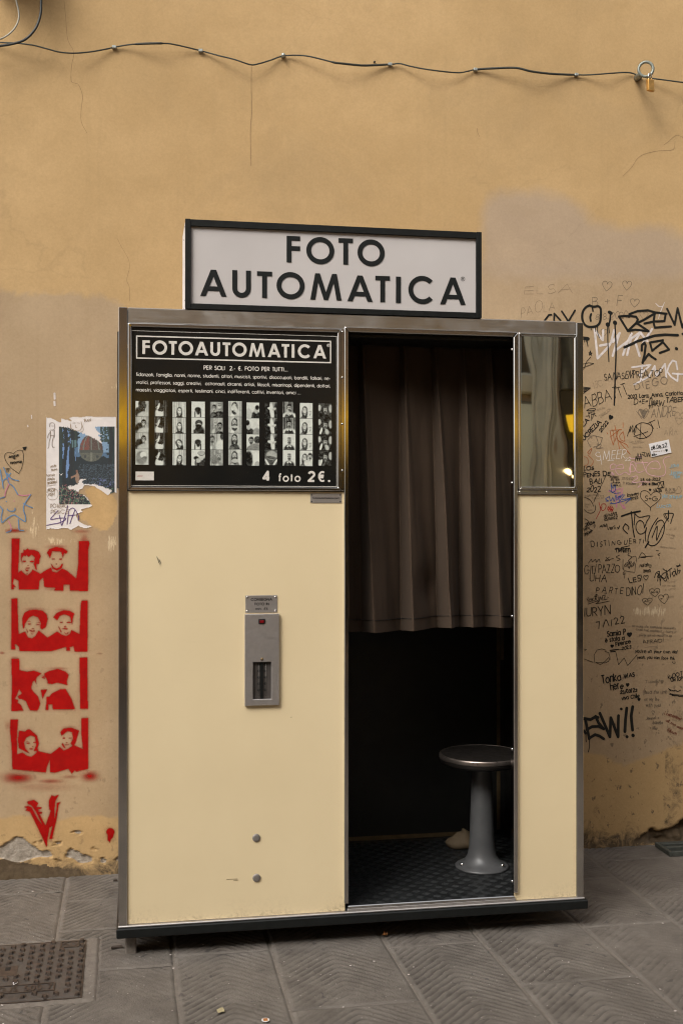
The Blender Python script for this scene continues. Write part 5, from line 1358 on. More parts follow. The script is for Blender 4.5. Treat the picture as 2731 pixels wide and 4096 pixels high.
write(Cf, 'Jennet +', 950, 432, 1115, 420, 38, 6, 'pencil_grey'); write(Cf, 'Isabella', 1032, 490, 1165, 490, 38, 6, 'pencil_grey'); write(Cf, '+ Mia', 995, 552, 1090, 565, 36, 6, 'pencil_grey')
write(Cf, 'I remember', 1190, 360, 1420, 440, 40, 6, 'rust_red', 'rust red three line writing', jit=.08); write(Cf, 'all too well', 1208, 450, 1425, 570, 36, 6, 'rust_red'); write(Cf, 'Album', 1225, 580, 1345, 635, 36, 6, 'rust_red')
tagp(Cf, [[(112,415),(200,430),(265,392),(300,402)], [(130,420),(150,520),(182,688)], [(150,565),(220,525),(310,520),(378,555)], [(268,385),(305,470),(370,550)], [(182,680),(260,632),(320,650),(375,688)], [(112,580),(135,615)], [(140,630),(138,690),(142,730)], [(187,690),(186,800),(170,865)], [(325,345),(375,460),(460,662),(472,405),(570,662),(572,480),(575,378)], [(610,286),(614,289)], [(686,278),(668,440),(662,590)], [(688,658),(692,662)], [(765,258),(745,380),(750,450),(764,570)], [(768,640),(772,644)]],
     [40, 38, 38, 38, 38, 36, 11, 12, 40, 36, 42, 40, 42, 46], label='thick black letters EW with two exclamation marks', smooth=False)
# left of the booth
Cl = crop(0, 1500, .3189)
tagp(Cl, [[(240,1235),(150,1170),(85,1090),(62,1030),(75,985),(120,970),(165,982),(175,992),(195,965),(240,943),(280,952),(297,1000),(295,1090),(270,1180),(238,1236)], [(285,952),(330,905)], [(130,1165),(82,1192)], [(105,1170),(70,1178)], [(118,1170),(108,1215)], [(98,1180),(90,1218)]], 5, 'marker_black', 'black heart pierced by an arrow', 'heart_drawing')
tagp(Cl, [[(290,912),(335,902),(318,942),(290,912),(325,915),(312,935)]], 9, smooth=False)
write(Cl, 'Jesycue', 115, 1040, 240, 1015, 32, 6); write(Cl, '+', 168, 1075, 200, 1070, 60, 6); write(Cl, 'Finnycue', 140, 1118, 278, 1098, 32, 6)
tagp(Cl, [[(20,1780),(30,1850),(100,1795),(180,1755),(250,1795),(320,1838),(322,1770),(300,1690),(312,1620),(390,1500)], [(40,1690),(0,1640),(-60,1580)], [(20,1780),(40,1690)], [(120,1360),(170,1400),(230,1500)], [(300,1612),(350,1640),(412,1665)], [(235,1812),(240,1880),(248,1942),(302,1950)], [(95,1680),(110,1700),(150,1710),(190,1700),(192,1670)], [(95,1235),(150,1300),(240,1328)], [(50,1160),(80,1230),(90,1290),(40,1330),(45,1420)], [(10,1190),(30,1330)], [(140,1232),(100,1290),(112,1345)], [(-60,1560),(10,1545),(62,1530)], [(82,1585),(86,1590)]], 11, 'chalk_blue', 'blue and pink chalk star with a smile and legs', 'chalk_drawing')
tagp(Cl, [[(62,1530),(80,1450),(118,1365)], [(230,1502),(310,1512),(388,1500)], [(110,1832),(140,1890),(145,1935)], [(180,1578),(184,1584)], [(105,1270),(112,1345)]], 10, 'chalk_pink', None, 'chalk_drawing')
tagp(Cl, [[(145,1935),(135,1958),(88,1975)]], 10, 'chalk_blue', None, 'chalk_drawing')
for x_, y_, w_, h_ in ((688,265,26,60), (687,358,26,40), (400,525,14,34), (352,640,14,14)):
    tagp(Cl, [[(x_, y_-h_/2), (x_+3, y_+h_/2)]], w_, 'paint_white', None, 'paint_mark', taper=True)

# ---- red stencil: paint sprayed through a cut sheet, soft at its edges
def stencil(name, adds, subs, soft_blobs, box_, label, C, step=2.4):
    x0, y0, x1, y1 = box_
    nx, ny = int((x1-x0)/step)+1, int((y1-y0)/step)+1
    PXg, PYg = np.meshgrid(np.linspace(x0, x1, nx), np.linspace(y0, y1, ny))
    a = np.zeros((ny, nx))
    SS = 2
    off = [(-.25, -.25), (.25, -.25), (-.25, .25), (.25, .25)]
    for ox, oy in off:
        m = np.zeros((ny, nx), bool)
        for p in adds: m |= inside(PXg+ox*step, PYg+oy*step, C(p))
        for p in subs: m &= ~inside(PXg+ox*step, PYg+oy*step, C(p))
        a += m/4.0
    hard = a
    halo = blur(a, 2, 2)
    wide = blur(a, 6, 2)
    al = np.clip(np.maximum(hard*.97, halo*.72), 0, 1)
    al = np.maximum(al, wide*.24)
    al *= 0.90+0.2*fbm(PXg*.02, PYg*.02, 4)
    for cx_, cy_, rx_, ry_, v in soft_blobs:
        (qx, qy), (q2, _), (_, q3) = C([(cx_, cy_)])[0], C([(cx_+rx_, cy_)])[0], C([(cx_, cy_+ry_)])[0]
        d = ((PXg-qx)/(q2-qx))**2+((PYg-qy)/(q3-qy))**2
        al = np.maximum(al, v*np.exp(-d*1.6))
    al = np.clip(al, 0, .97)
    Vv = np.zeros((ny, nx, 3))
    for j in range(ny):
        for i in range(nx):
            Vv[j, i, 0], Vv[j, i, 2] = on_wall(PXg[j, i], PYg[j, i])
    Vv[..., 1] = WY-0.0004
    keep = (al[:-1, :-1] > .02) | (al[1:, 1:] > .02) | (al[:-1, 1:] > .02) | (al[1:, :-1] > .02)
    me, used = grid_mesh(Vv, nx, ny, keep=keep, flip=True)
    set_attr(me, 'cover', al.reshape(-1)[used])
    return link(name, me, wall, M['spray_red'], label=label)
t = NT('red_spray_paint')
tr = t.new('ShaderNodeBsdfTransparent'); mx = t.new('ShaderNodeMixShader')
cov = t.math('ADD', t.attr('cover'), t.math('MULTIPLY', t.math('SUBTRACT', t.noise(420, 3, .7), .5), .35), True)
t.l.new(t.math('MULTIPLY', cov, t.ramp(t.attr('cover'), [(0.0, 0.0), (0.06, 1.0)])), mx.inputs[0]); t.l.new(tr.outputs[0], mx.inputs[1]); t.l.new(t.b.outputs[0], mx.inputs[2]); t.l.new(mx.outputs[0], t.out.inputs['Surface'])
t.set(Base_Color=t.ramp(t.noise(30, 4), [(0.3, (0.27, 0.0015, 0.0015)), (0.7, (0.34, 0.003, 0.002))]), Roughness=0.65, Specular_IOR_Level=0.12)
M['spray_red'] = t.m
def el(cx, cy, rx, ry, rot=0, n=14):
    c, s = math.cos(R(rot)), math.sin(R(rot))
    return [(cx+rx*math.cos(a)*c-ry*math.sin(a)*s, cy+rx*math.cos(a)*s+ry*math.sin(a)*c) for a in np.linspace(0, 2*math.pi, n, endpoint=False)]
A_ = crop(0, 2100, .3189)
B_ = crop(0, 2750, .3189)
stencil('stencil_portrait',
 [[(150,168),(252,165),(238,480),(230,600),(270,566),(300,600),(345,632),(395,590),(410,555),(510,612),(555,650),(500,700),(490,812),(240,812),(235,700),(180,670),(165,740),(210,780),(175,775),(180,808),(145,808)],
  [(268,352),(300,345),(296,305),(325,318),(350,292),(370,312),(430,310),(490,335),(517,392),(500,430),(495,490),(462,490),(465,565),(445,545),(440,520),(428,500),(440,405),(400,372),(365,402),(335,375),(328,392),(300,385),(275,422),(288,500),(266,430)],
  el(310,456,24,9), el(404,458,27,13), el(357,508,9,5), el(354,540,27,7), [(312,535),(330,560),(365,570),(360,582),(330,578)], el(345,612,8,8),
  [(590,352),(620,302),(700,275),(790,285),(855,330),(835,362),(805,355),(795,420),(770,336),(660,330),(632,420),(608,372)],
  el(672,427,21,7), el(765,427,21,8), el(712,490,8,8), [(640,480),(660,502),(680,532),(712,545),(750,530),(782,482),(796,490),(775,545),(717,572),(662,545)],
  [(510,614),(555,580),(650,530),(655,580),(715,596),(785,545),(840,570),(960,672),(985,480),(990,200),(1115,198),(1128,230),(1112,300),(1108,830),(880,825),(875,750),(800,750),(800,825),(680,820),(700,790),(560,780),(545,650)]],
 [[(690,528),(735,528),(730,538),(695,538)]],
 [(1060,300,60,180,.85), (720,275,130,26,.5), (1030,80,120,26,.35), (190,70,130,28,.75), (700,800,140,30,.35)], (20, 2105, 395, 2385), 'topmost red stencil frame of a couple', A_)
stencil('stencil_portrait',
 [[(148,925),(222,918),(228,1100),(238,1370),(212,1400),(205,1495),(188,1500),(200,1562),(145,1562)],
  [(1028,945),(1105,945),(1102,1590),(940,1590),(925,1525),(878,1530),(885,1580),(838,1577),(830,1530),(650,1582),(250,1580),(242,1530),(205,1495),(205,1400),(245,1365),(320,1335),(355,1410),(405,1422),(450,1390),(488,1320),(600,1412),(720,1335),(780,1375),(832,1393),(880,1366),(900,1315),(1000,1367),(1015,1000)],
  [(285,1160),(310,1100),(370,1068),(450,1060),(540,1075),(590,1120),(602,1180),(580,1280),(532,1312),(508,1290),(515,1230),(480,1160),(420,1138),(370,1160),(335,1212),(315,1245),(310,1292),(295,1302),(283,1240)],
  el(375,1242,22,7), el(480,1250,26,6), [(345,1210),(370,1202),(392,1212),(370,1210)], [(460,1222),(500,1218),(505,1228)], el(418,1300,14,5), [(368,1312),(410,1325),(450,1320),(438,1336),(405,1338),(380,1328)], [(380,1350),(410,1372),(440,1358),(412,1365)], [(330,1300),(342,1310),(362,1350),(352,1350)],
  [(670,1155),(720,1100),(800,1068),(880,1076),(937,1110),(915,1170),(912,1262),(895,1200),(880,1146),(810,1122),(755,1140),(722,1197)],
  el(772,1222,24,5), el(870,1222,33,8), el(820,1275,13,8), [(778,1302),(820,1290),(855,1300),(835,1320),(850,1312)], [(800,1345),(840,1362),(862,1335),(860,1360),(830,1370)], [(732,1268),(745,1275),(778,1340),(768,1348)]],
 [], [(440,1060,150,26,.4), (810,1065,110,22,.35), (30,1605,35,16,.5), (1255,1612,40,12,.4)], (0, 2380, 415, 2620), 'second red stencil frame of a laughing couple', A_)
stencil('stencil_portrait',
 [[(145,1675),(245,1675),(248,1820),(345,1840),(430,1825),(527,1862),(470,1905),(455,1935),(462,2000),(440,1950),(415,1965),(402,2010),(395,2050),(430,2100),(480,2150),(510,2240),(490,2300),(470,2330),(380,2325),(345,2250),(330,2210),(270,2180),(245,2185),(225,2150),(280,2112),(245,2060),(215,2140),(188,2180),(235,2195),(225,2230),(262,2250),(300,2328),(145,2335),(155,2000)],
  [(555,1865),(620,1830),(730,1803),(830,1840),(867,1880),(840,1962),(852,2012),(815,2000),(720,1978),(650,2000),(600,1960)],
  [(585,2150),(620,2155),(655,2110),(760,2060),(825,2055),(900,2180),(947,2312),(665,2315),(660,2250),(612,2250),(612,2322),(573,2322),(585,2220)],
  [(1000,1663),(1098,1658),(1106,2305),(1010,2307)], [(515,2068),(600,2060),(560,2130),(540,2190)], el(548,1915,24,8,20), [(525,1895),(560,1890),(580,1910),(550,1902)], [(598,1955),(640,1995),(600,1990)]],
 [], [(735,1800,140,20,.4), (195,1665,60,20,.4)], (20, 2605, 395, 2850), 'third red stencil frame of a kissing couple', A_)
stencil('stencil_portrait',
 [[(135,400),(232,400),(215,640),(218,838),(285,815),(350,860),(400,867),(450,830),(472,795),(640,832),(755,745),(800,790),(852,770),(930,720),(1042,772),(1025,600),(1025,385),(1110,380),(1110,1020),(960,1060),(940,1040),(905,1085),(860,1020),(690,1070),(630,1062),(632,900),(592,1000),(580,1067),(400,1052),(160,1025),(150,750),(128,500)],
  [(245,540),(320,552),(345,525),(375,523),(420,560),(470,602),(492,700),(475,765),(490,800),(425,795),(460,722),(440,620),(390,602),(332,630),(305,690),(325,770),(382,832),(300,790),(240,760),(230,650)],
  [(760,560),(800,513),(900,503),(997,540),(950,700),(920,742),(888,700),(920,640),(905,560),(850,548),(775,607)],
  el(358,700,27,5), el(440,690,23,6), [(315,685),(345,675),(385,690),(345,683)], el(805,635,15,8), el(885,635,23,4), el(395,770,27,6), el(845,717,29,5), el(415,740,12,4), el(840,692,13,4), [(775,710),(790,695),(830,765),(800,750)]],
 [], [(110,480,60,60,.3), (880,500,110,22,.35)], (20, 2860, 395, 3100), 'lowest red stencil frame of a couple', B_)
stencil('stencil_overspray', [], [[(0,0),(1,0),(1,1)]], [(230,1130,200,75,.85), (640,1175,170,30,.5), (1130,1110,110,70,.85), (880,1120,120,25,.35), (550,1250,420,70,.16)], (0, 3080, 440, 3200), 'red overspray below the lowest stencil frame', B_)
stencil('stencil_letter',
 [[(345,1430),(430,1408),(485,1450),(460,1500),(525,1500),(525,1520),(485,1525),(490,1555),(535,1560),(535,1580),(500,1585),(575,1730),(620,1600),(640,1540),(620,1530),(615,1420),(650,1350),(690,1365),(745,1340),(700,1420),(690,1500),(690,1640),(715,1500),(715,1445),(770,1435),(740,1470),(715,1650),(660,1880),(680,1890),(620,1905),(660,1740),(625,1760),(600,1900),(590,2010),(540,1890),(380,1560),(320,1540),(345,1520),(305,1495),(360,1485),(400,1500),(480,1650),(540,1730),(455,1560),(400,1480),(350,1460)]],
 [], [(590,1900,30,60,.4)], (80, 3160, 270, 3400), 'red stencilled letter V under the portraits', B_)
stencil('paint_drip', [el(1388,1812,52,50), [(1350,1840),(1430,1840),(1425,1870),(1410,1890),(1395,1905),(1380,1950),(1372,1930),(1355,1925)]], [], [], (415, 3300, 470, 3380), 'dark red paint blot with drips near the post', B_)

# ---- pasted sheets
def torn_sheet(root, outline, step, paint, name, m, y):
    xs_ = [p[0] for p in outline]; ys2 = [p[1] for p in outline]
    nx = int((max(xs_)-min(xs_))/step)+2; ny = int((max(ys2)-min(ys2))/step)+2
    PXg, PYg = np.meshgrid(np.linspace(min(xs_), max(xs_), nx), np.linspace(min(ys2), max(ys2), ny))
    m_ = inside(PXg, PYg, outline)
    keep = m_[:-1, :-1] & m_[1:, 1:] & m_[:-1, 1:] & m_[1:, :-1]
    Vv = np.zeros((ny, nx, 3))
    for j in range(ny):
        for i in range(nx):
            Vv[j, i, 0], Vv[j, i, 2] = on_wall(PXg[j, i], PYg[j, i])
    e = 1-blur(m_.astype(float), 2, 1)
    Vv[..., 1] = y-.0003-.004*np.clip(e-.1, 0, .6)*fbm(PXg*.05, PYg*.05, 3)
    me, used = grid_mesh(Vv, nx, ny, keep=keep, flip=True)
    set_color(me, 'ink', paint(PXg, PYg).reshape(-1, 3)[used])
    return link(name, me, root, m)
poster = thing('torn_poster', 'torn white poster with a painted night garden and dome', 'poster')
def rip(pts, n=3, amp=9, seed=1):
    r = random.Random(seed); out = []
    for i in range(len(pts)):
        a, b = pts[i], pts[(i+1) % len(pts)]
        out.append(a)
        if math.hypot(b[0]-a[0], b[1]-a[1]) > 60 and not (abs(a[0]-b[0]) < 8) :
            for k in range(1, n): out.append((a[0]+(b[0]-a[0])*k/n+r.uniform(-amp, amp), a[1]+(b[1]-a[1])*k/n+r.uniform(-amp, amp)))
    return out
outl = Cl(rip([(584,522),(660,545),(770,595),(770,545),(830,560),(900,575),(860,535),(890,530),(930,518),(1200,522),(1462,525),(1468,1000),(1470,1500),(1440,1470),(1360,1515),(1250,1440),(1170,1395),(1060,1385),(1040,1430),(1000,1440),(990,1480),(1060,1500),(1110,1555),(1168,1640),(1020,1690),(1050,1725),(960,1740),(985,1830),(1090,1880),(1165,1905),(1050,1925),(990,1890),(900,1945),(840,1920),(740,1935),(640,1925),(580,1945),(578,1200)]))
def poster_paint(px, py):
    u = (px-237.6)/(459-237.6); v = (py-1707)/(2017-1707)
    n1 = fbm(px*.06, py*.06, 2); n2 = fbm(px*.18, py*.18, 6); n3 = fbm(px*.4, py*.4, 8)
    col = np.zeros(px.shape+(3,)); col[:] = (.62, .58, .57)
    col *= (0.93+.14*fbm(px*.05, py*.05, 12))[..., None]
    inn = (u > 0) & (u < 1) & (v > 0) & (v < 1)
    g = np.zeros_like(col); g[:] = (.016, .024, .030)
    def put(m, c, k=1.0):
        g[m] = g[m]*(1-k)+np.array(c)*k
    put((v < .40) & (n1 > .50) & (u > .28), (.07, .13, .22)); put((v < .33) & (u > .34) & (u < .92) & (n1 > .3), (.17, .27, .40))
    put((u < .30) & (v < .66) & (fbm(u*9, v*3, 4) > .53), (.13, .22, .42)); put((u > .9) | (u < .06), (.02, .035, .04))
    put((v < .26) & (u < .32) & (n2 > .38), (.025, .035, .03)); put((v < .2) & (u > .74) & (n2 > .4), (.03, .05, .045))
    for cx_ in (.11, .23, .93): put(abs(u-cx_-.02*np.sin(v*8)) < .032, (.016, .02, .024))
    d = ((u-.58)/.21)**2+((v-.30)/.20)**2
    dome_ = (d < 1) & (v < .33); put(dome_, (.075, .050, .045)); put(dome_ & (u < .55) & (n2 > .35), (.16, .055, .045)); put(dome_ & (n3 > .6), (.10, .075, .065))
    for q in (-.12, .0, .12):
        put(dome_ & (abs(u-.58-q*np.sqrt(np.clip(1-((v-.33)/.24)**2, 0, 1))*1.2) < .010), (.13, .15, .135))
    lowd = ((u-.58)/.215)**2+((v-.315)/.135)**2 < 1
    put(lowd & (v > .315), (.115, .12, .10)); put(lowd & (v > .30) & (v < .34), (.06, .065, .06)); put(lowd & (v > .33) & (n3 > .5), (.075, .08, .07)); put(lowd & (v > .33) & (abs(u-.58) < .02), (.15, .155, .13))
    for q in (.47, .69): put(((u-q)/.026)**2+((v-.385)/.018)**2 < 1, (.045, .05, .052))
    put((abs(u-.27) < .045-.09*(v-.17)) & (v > .17) & (v < .27), (.085, .15, .165)); put((abs(u-.27) < .008) & (v > .17) & (v < .6), (.018, .024, .026))
    put((v > .48) & (v < .74) & (n3 > .58) & (u > .36), (.055, .075, .10)); put((v > .66) & (u > .6) & (n2 > .62), (.10, .12, .24))
    put(((u-.33)/.035)**2+((v-.66)/.07)**2 < 1, (.23, .15, .11)); put(((u-.32)/.02)**2+((v-.575)/.02)**2 < 1, (.17, .09, .07)); put((abs(v-.63-.3*(.3-u)) < .012) & (u > .21) & (u < .32), (.25, .15, .11))
    put((v > .78) & (n2 > .60), (.07, .12, .08)); put((v > .74) & (n3 > .70) & (u < .45), (.36, .11, .13))
    put((v > .76) & (abs(np.sin(u*38+v*9)) < .12) & (u < .5), (.20, .22, .17))
    g = g*(.75+.5*n3[..., None])
    col[inn] = g[inn]
    # torn away top layer shows white paper
    for pts in (Cl([(740,640),(860,660),(940,690),(1060,740),(1180,790),(1290,870),(1250,800),(1280,800),(1220,740),(1290,755),(1210,690),(1190,655),(1300,640),(1300,560),(740,600)]), Cl([(850,1395),(940,1385),(985,1370),(990,1330),(1030,1300),(1080,1310),(1030,1330),(1040,1370),(1200,1370),(1400,1440),(1360,1530),(1000,1480),(940,1440),(880,1430)]), Cl([(750,1242),(790,1240),(770,1252)]), Cl([(985,1475),(1060,1495),(1115,1550),(1172,1645),(1130,1590),(1040,1490)])):
        m = inside(px+(n2-.5)*14, py+(n3-.5)*9, pts); col[m] = (.60, .56, .55)
    return col
torn_sheet(poster, outl, 2.0, poster_paint, 'sheet', M['print'], WY-.0009)
def on_poster(name, m, strokes, w, C, smooth=True):
    s_ = .3189
    o = graffiti(name, m, [C(s) for s in strokes], w*s_, None, poster, smooth=smooth, base=.0026)
    return o
on_poster('scribble', 'ink_purple', [[(728,1702),(680,1755),(640,1812),(740,1795),(832,1800),(760,1850),(650,1872),(590,1885)], [(748,1760),(765,1830),(780,1885),(815,1780),(855,1640)], [(845,1872),(860,1760),(875,1690),(930,1672),(985,1760),(990,1818)], [(880,1865),(910,1780),(945,1690)], [(855,1765),(960,1755)]], 8, Cl)
on_poster('figure_doodle', 'pencil_grey', [[(625,650),(635,605),(680,605),(690,660),(670,690)], [(650,640),(675,640)], [(630,690),(640,760),(620,840),(615,910),(600,918)], [(685,690),(680,760),(660,830),(660,900),(690,905)], [(640,710),(610,750),(600,790)], [(680,700),(685,780)], [(635,760),(680,760)], [(640,690),(680,690)]], 5, Cl)
on_poster('face_doodle', 'pencil_faint', [[(890,620),(900,670),(950,700),(1010,690),(1030,640),(1020,580)], [(915,605),(950,600)], [(970,600),(1005,605)], [(955,630),(950,655),(970,660)], [(1020,590),(1050,690),(1010,720)], [(885,600),(890,680)]], 4, Cl)
for t_, x0, y0, x1, y1, c_ in (('IRAN', 1065, 590, 1140, 580, 36), ('torno', 590, 1275, 690, 1262, 30), ('presto', 600, 1320, 690, 1310, 30), ('andate!', 595, 1368, 715, 1355, 34), ('POOR', 610, 1465, 690, 1460, 34), ('FISH', 612, 1515, 680, 1512, 34), ('POVERO', 640, 1670, 850, 1660, 44), ('PESCE', 640, 1745, 860, 1735, 44), ('nota', 650, 1205, 720, 1190, 30), ('note', 640, 1160, 705, 1150, 30)):
    s_ = .3189
    graffiti('pencil_writing', 'pencil_faint', hand(Cl, t_, x0, y0, x1, y1, c_), 4.5*s_, None, poster, smooth=False, base=.0026)
on_poster('pencil_ring', 'pencil_faint', [[(590,1480),(610,1430),(670,1420),(725,1450),(730,1520),(690,1562),(620,1555),(590,1500)]], 3.5, Cl)
on_poster('pencil_line', 'pencil_faint', [[(592,1392),(700,1378)]], 4, Cl)
note = thing('paper_note', 'small white paper note with a handwritten date on the wall', 'note')
np_ = Cc([(1062,640),(1350,575),(1390,765),(1105,832)])
nv_ = [on_wall(*p) for p in np_]
bm = bmesh.new(); add_prism(bm, nv_, WY-.0030, WY-.0008); bm_obj('sheet', bm, note, M['paper'])
for t_, x0, y0, x1, y1, c_, w_, m_ in (('08.08.22', 1095, 728, 1325, 680, 50, 10, 'marker_black'), ('BEBA', 1108, 812, 1178, 800, 22, 7, 'marker_black'), ('insieme a te', 1125, 762, 1290, 745, 20, 3.5, 'pencil_faint')):
    graffiti('note_writing', m_, hand(Cc, t_, x0, y0, x1, y1, c_), w_*.27487, None, note, smooth=False, base=.0034)
graffiti('note_heart', 'marker_black', [Cc(heart(1318,735,30,32,-5)), Cc(heart(1318,735,12,12,-5))], 9*.27487, None, note, base=.0034)

# ------------------------------------------------------------------ cables, clips, ring bolt
def wall3(px, py, off):
    x, z = on_y(px, py, WY-off); return (x, WY-off, z)
cab = Cw1([(-60,190),(0,195),(75,198),(150,207),(210,222),(270,238),(330,244),(400,240),(470,229),(525,217),(580,207),(630,202),(740,199),(800,204),(922,233),(1000,254),(1080,274),(1150,297),(1190,292),(1240,277),(1300,257),(1370,254),(1430,261),(1530,286),(1566,291)])+Cw2([(60,298),(110,301),(220,296),(265,292),(310,303),(380,317),(470,329),(540,334),(580,327),(613,320),(700,314),(800,312),(870,328),(960,339),(1076,344),(1150,343),(1300,333),(1350,342),(1395,356),(1440,362),(1568,379),(1640,388)])
clips_px = Cw1([(525,217),(922,233),(1300,257)])+Cw2([(222,296),(613,320),(1076,344)])
pin_x = [c[0] for c in clips_px]+[2545.0, -60]
def standoff(x):
    d = min(abs(x-c) for c in pin_x)
    return 0.009+0.050*(1-math.exp(-(d/150.0)**1.6))
thick = [(548, 648), (1330, 1552), (1905, 2300)]
cs = catmull(cab, 6)
pts = [wall3(a, b, standoff(a)) for a, b in cs]
rad = [0.0030 if not any(t0 < a < t1 for t0, t1 in thick) else 0.0046 for a, b in cs]
tag(link('wall_cable', tube_mesh(pts, rad, 8), None, M['green_cable']), 'thin dark cable clipped in waves across the top of the wall', 'cable')
wc = bpy.data.objects['wall_cable']
for a, b in clips_px:
    p = wall3(a, b, .009)
    bm = bmesh.new(); add_box(bm, -.0085, .0085, -.0075, .0085, -.0055, .0065)
    o = bm_obj('cable_clip', bm, wc, M['clip'], bevel=.002); o.location = p
p = wall3(*clips_px[2], .016)
o = link('clip_nail', lathe_mesh([(.004, 0), (.006, .003), (.009, .006), (.006, .010), (.001, .012)], 12), wc, M['clip']); o.location = (p[0], p[1], p[2]+.002); o.rotation_euler = (R(90), 0, 0)
nailx = wall3(1497, 248, .004)
o = link('wall_nail', dome_mesh(.005, .006), wall, M['black_metal']); o.location = nailx
blk = catmull([(175,-150),(172,-60),(166,0),(164,52),(152,96),(131,131),(96,161),(44,177),(-20,186),(-90,190)], 6)
tag(link('loop_cable', tube_mesh([wall3(a, b, .075) for a, b in blk], .0050, 8), None, M['rubber']), 'thick black cable hanging in a loop at the upper left corner', 'cable')
gry = catmull([(60,-150),(62,-60),(66,0),(74,35),(77,70),(65,105),(39,135),(0,157),(-60,170)], 6)
tag(link('loop_cable', tube_mesh([wall3(a, b, .055) for a, b in gry], .0034, 8), None, M['grey_cable']), 'thin grey cable hanging inside the black cable loop', 'cable')
ringb = thing('ring_bolt', 'grey green iron ring bolt fixed in the wall holding a padlock', 'ring bolt')
p0 = Vector(wall3(2546, 312, .0)); 
dirv = Vector((0.30, -1, 0.18)).normalized()

link('wall_plug', tube_mesh([p0+Vector((0, .01, 0)), p0+Vector((.002, -.012, .002))], [.0165, .0155], 14), ringb, M['brass_strip'])
rc = Vector(wall3(2581, 277, .10))
ax_u = Vector((0.95, -.30, -.08)).normalized(); ax_v = Vector((-.02, 0, 1)).normalized(); ax_v = (ax_v-ax_u*ax_v.dot(ax_u)).normalized()
rp = [rc+ax_u*.030*math.cos(a)+ax_v*.031*math.sin(a) for a in np.linspace(0, 2*math.pi, 33)]
nk = rc+ax_u*.030*math.cos(R(222))+ax_v*.031*math.sin(R(222))
link('shank', tube_mesh([p0+Vector((0, .01, 0)), p0.lerp(nk, .45), p0.lerp(nk, .8), nk], [.0125, .0125, .0110, .0070], 14), ringb, M['iron_ring'])
link('ring', tube_mesh(rp, .0062, 12, False), ringb, M['iron_ring'])

lock = thing('padlock', 'small brass padlock hanging from the ring bolt', 'padlock')
yl_ = rc.y-.012
lx0_, lz1_ = on_y(2583, 317, yl_); lx1_, lz0_ = on_y(2615, 366, yl_)
lc = Vector(((lx0_+lx1_)/2, yl_, (lz0_+lz1_)/2)); hw_, hh_ = (lx1_-lx0_)/2, (lz1_-lz0_)/2
bm = bmesh.new(); add_box(bm, -hw_*1.05, hw_*1.05, -.0075, .0075, -hh_, hh_)
lb = bm_obj('lock_body', bm, lock, M['brass_lock'], bevel=.0028, seg=2)
lock.location = lc; lock.rotation_euler = (0, R(-4), R(28))
link('shackle', tube_mesh([(-.0095, 0, hh_-.004), (-.0095, 0, hh_+.016), (-.007, 0, hh_+.023), (0, 0, hh_+.0265), (.007, 0, hh_+.023), (.0095, 0, hh_+.016), (.0095, 0, hh_-.004)], .0028, 10), lock, M['chrome'])

jb = thing('added_junction_box', 'unseen grey junction box added above the cable loops to cast a soft shadow', 'junction box')  # out of view, added so its soft shadow falls on the upper wall
xj, zj = on_wall(40, -75)
box('box_body', jb, M['grey_cable'], xj-.09, xj+.10, WY-.16, WY-.002, zj, zj+.22, .008)
box('box_lid', jb, M['grey_cable'], xj-.085, xj+.095, WY-.168, WY-.161, zj+.006, zj+.214, .003)

# ------------------------------------------------------------------ pavement of grooved stone slabs
gm, _ = grid_mesh(np.stack([*np.meshgrid(np.array([-60, -3, 5, 60.]), np.array([-40, -6.19, WY+.02])), np.full((3, 4), -.030)], -1), 4, 3, False)
link('street_ground', gm, None, M['mortar'], kind='structure')
pave = link('pavement', None, None, kind='structure')
def gline(a, b):
    (x0, y0), (x1, y1) = on_z(*a), on_z(*b)
    return lambda y: x0+(x1-x0)*(np.asarray(y, float)-y0)/(y1-y0)
J = [gline((270,3500),(233,3720)), gline((692,3810),(722,4096)), gline((1087,3800),(1180,4096)), gline((1537,3765),(1746,4096)),
     gline((1912,3745),(2216,4096)), gline((2310,3690),(2731,4058)), gline((2372,3440),(2731,3715))]
w0 = float(np.mean([J[k+1](-.3)-J[k](-.3) for k in range(1, 4)]))
J = [lambda y, q=J[0], w=w0: q(y)-2*w, lambda y, q=J[0], w=w0: q(y)-w]+J+[lambda y, q=J[-1], w=w0: q(y)+w]
PAVEDBG = [(round(float(q(-.5)), 3), round(float(q(.5)), 3)) for q in J]
# manhole in its own axes
mh = [on_z(337.5, 3762, .004), on_z(317.5, 3986, .004), on_z(0, 3999, .004), on_z(0, 3773, .004)]
mo = np.array(mh[0]); mv = np.array(mh[1])-mo; mu = np.array(mh[3])-mo
Lv = float(np.linalg.norm(mv)); mv /= Lv; mu = mu/np.linalg.norm(mu); mu = mu-mv*float(mu@mv); mu /= np.linalg.norm(mu)
Lu = 0.50
def mh_local(x, y):
    dx, dy = x-mo[0], y-mo[1]
    return dx*mu[0]+dy*mu[1], dx*mv[0]+dy*mv[1]
cuts = {0: [-1.4,-.75,-.05,.45], 1: [-1.4,-.62,.10,.60], 2: [-1.4,-.42,.02,.47], 3: [-1.4,-.47,.13,.55], 4: [-1.4,-.72,.05,.50], 5: [-1.4,-.60,-.02,.48], 6: [-1.4,-.52,.06,.52], 7: [-1.4,-.68,-.10,.40], 8: [-1.4,-.55,.0,.5], 9: []}
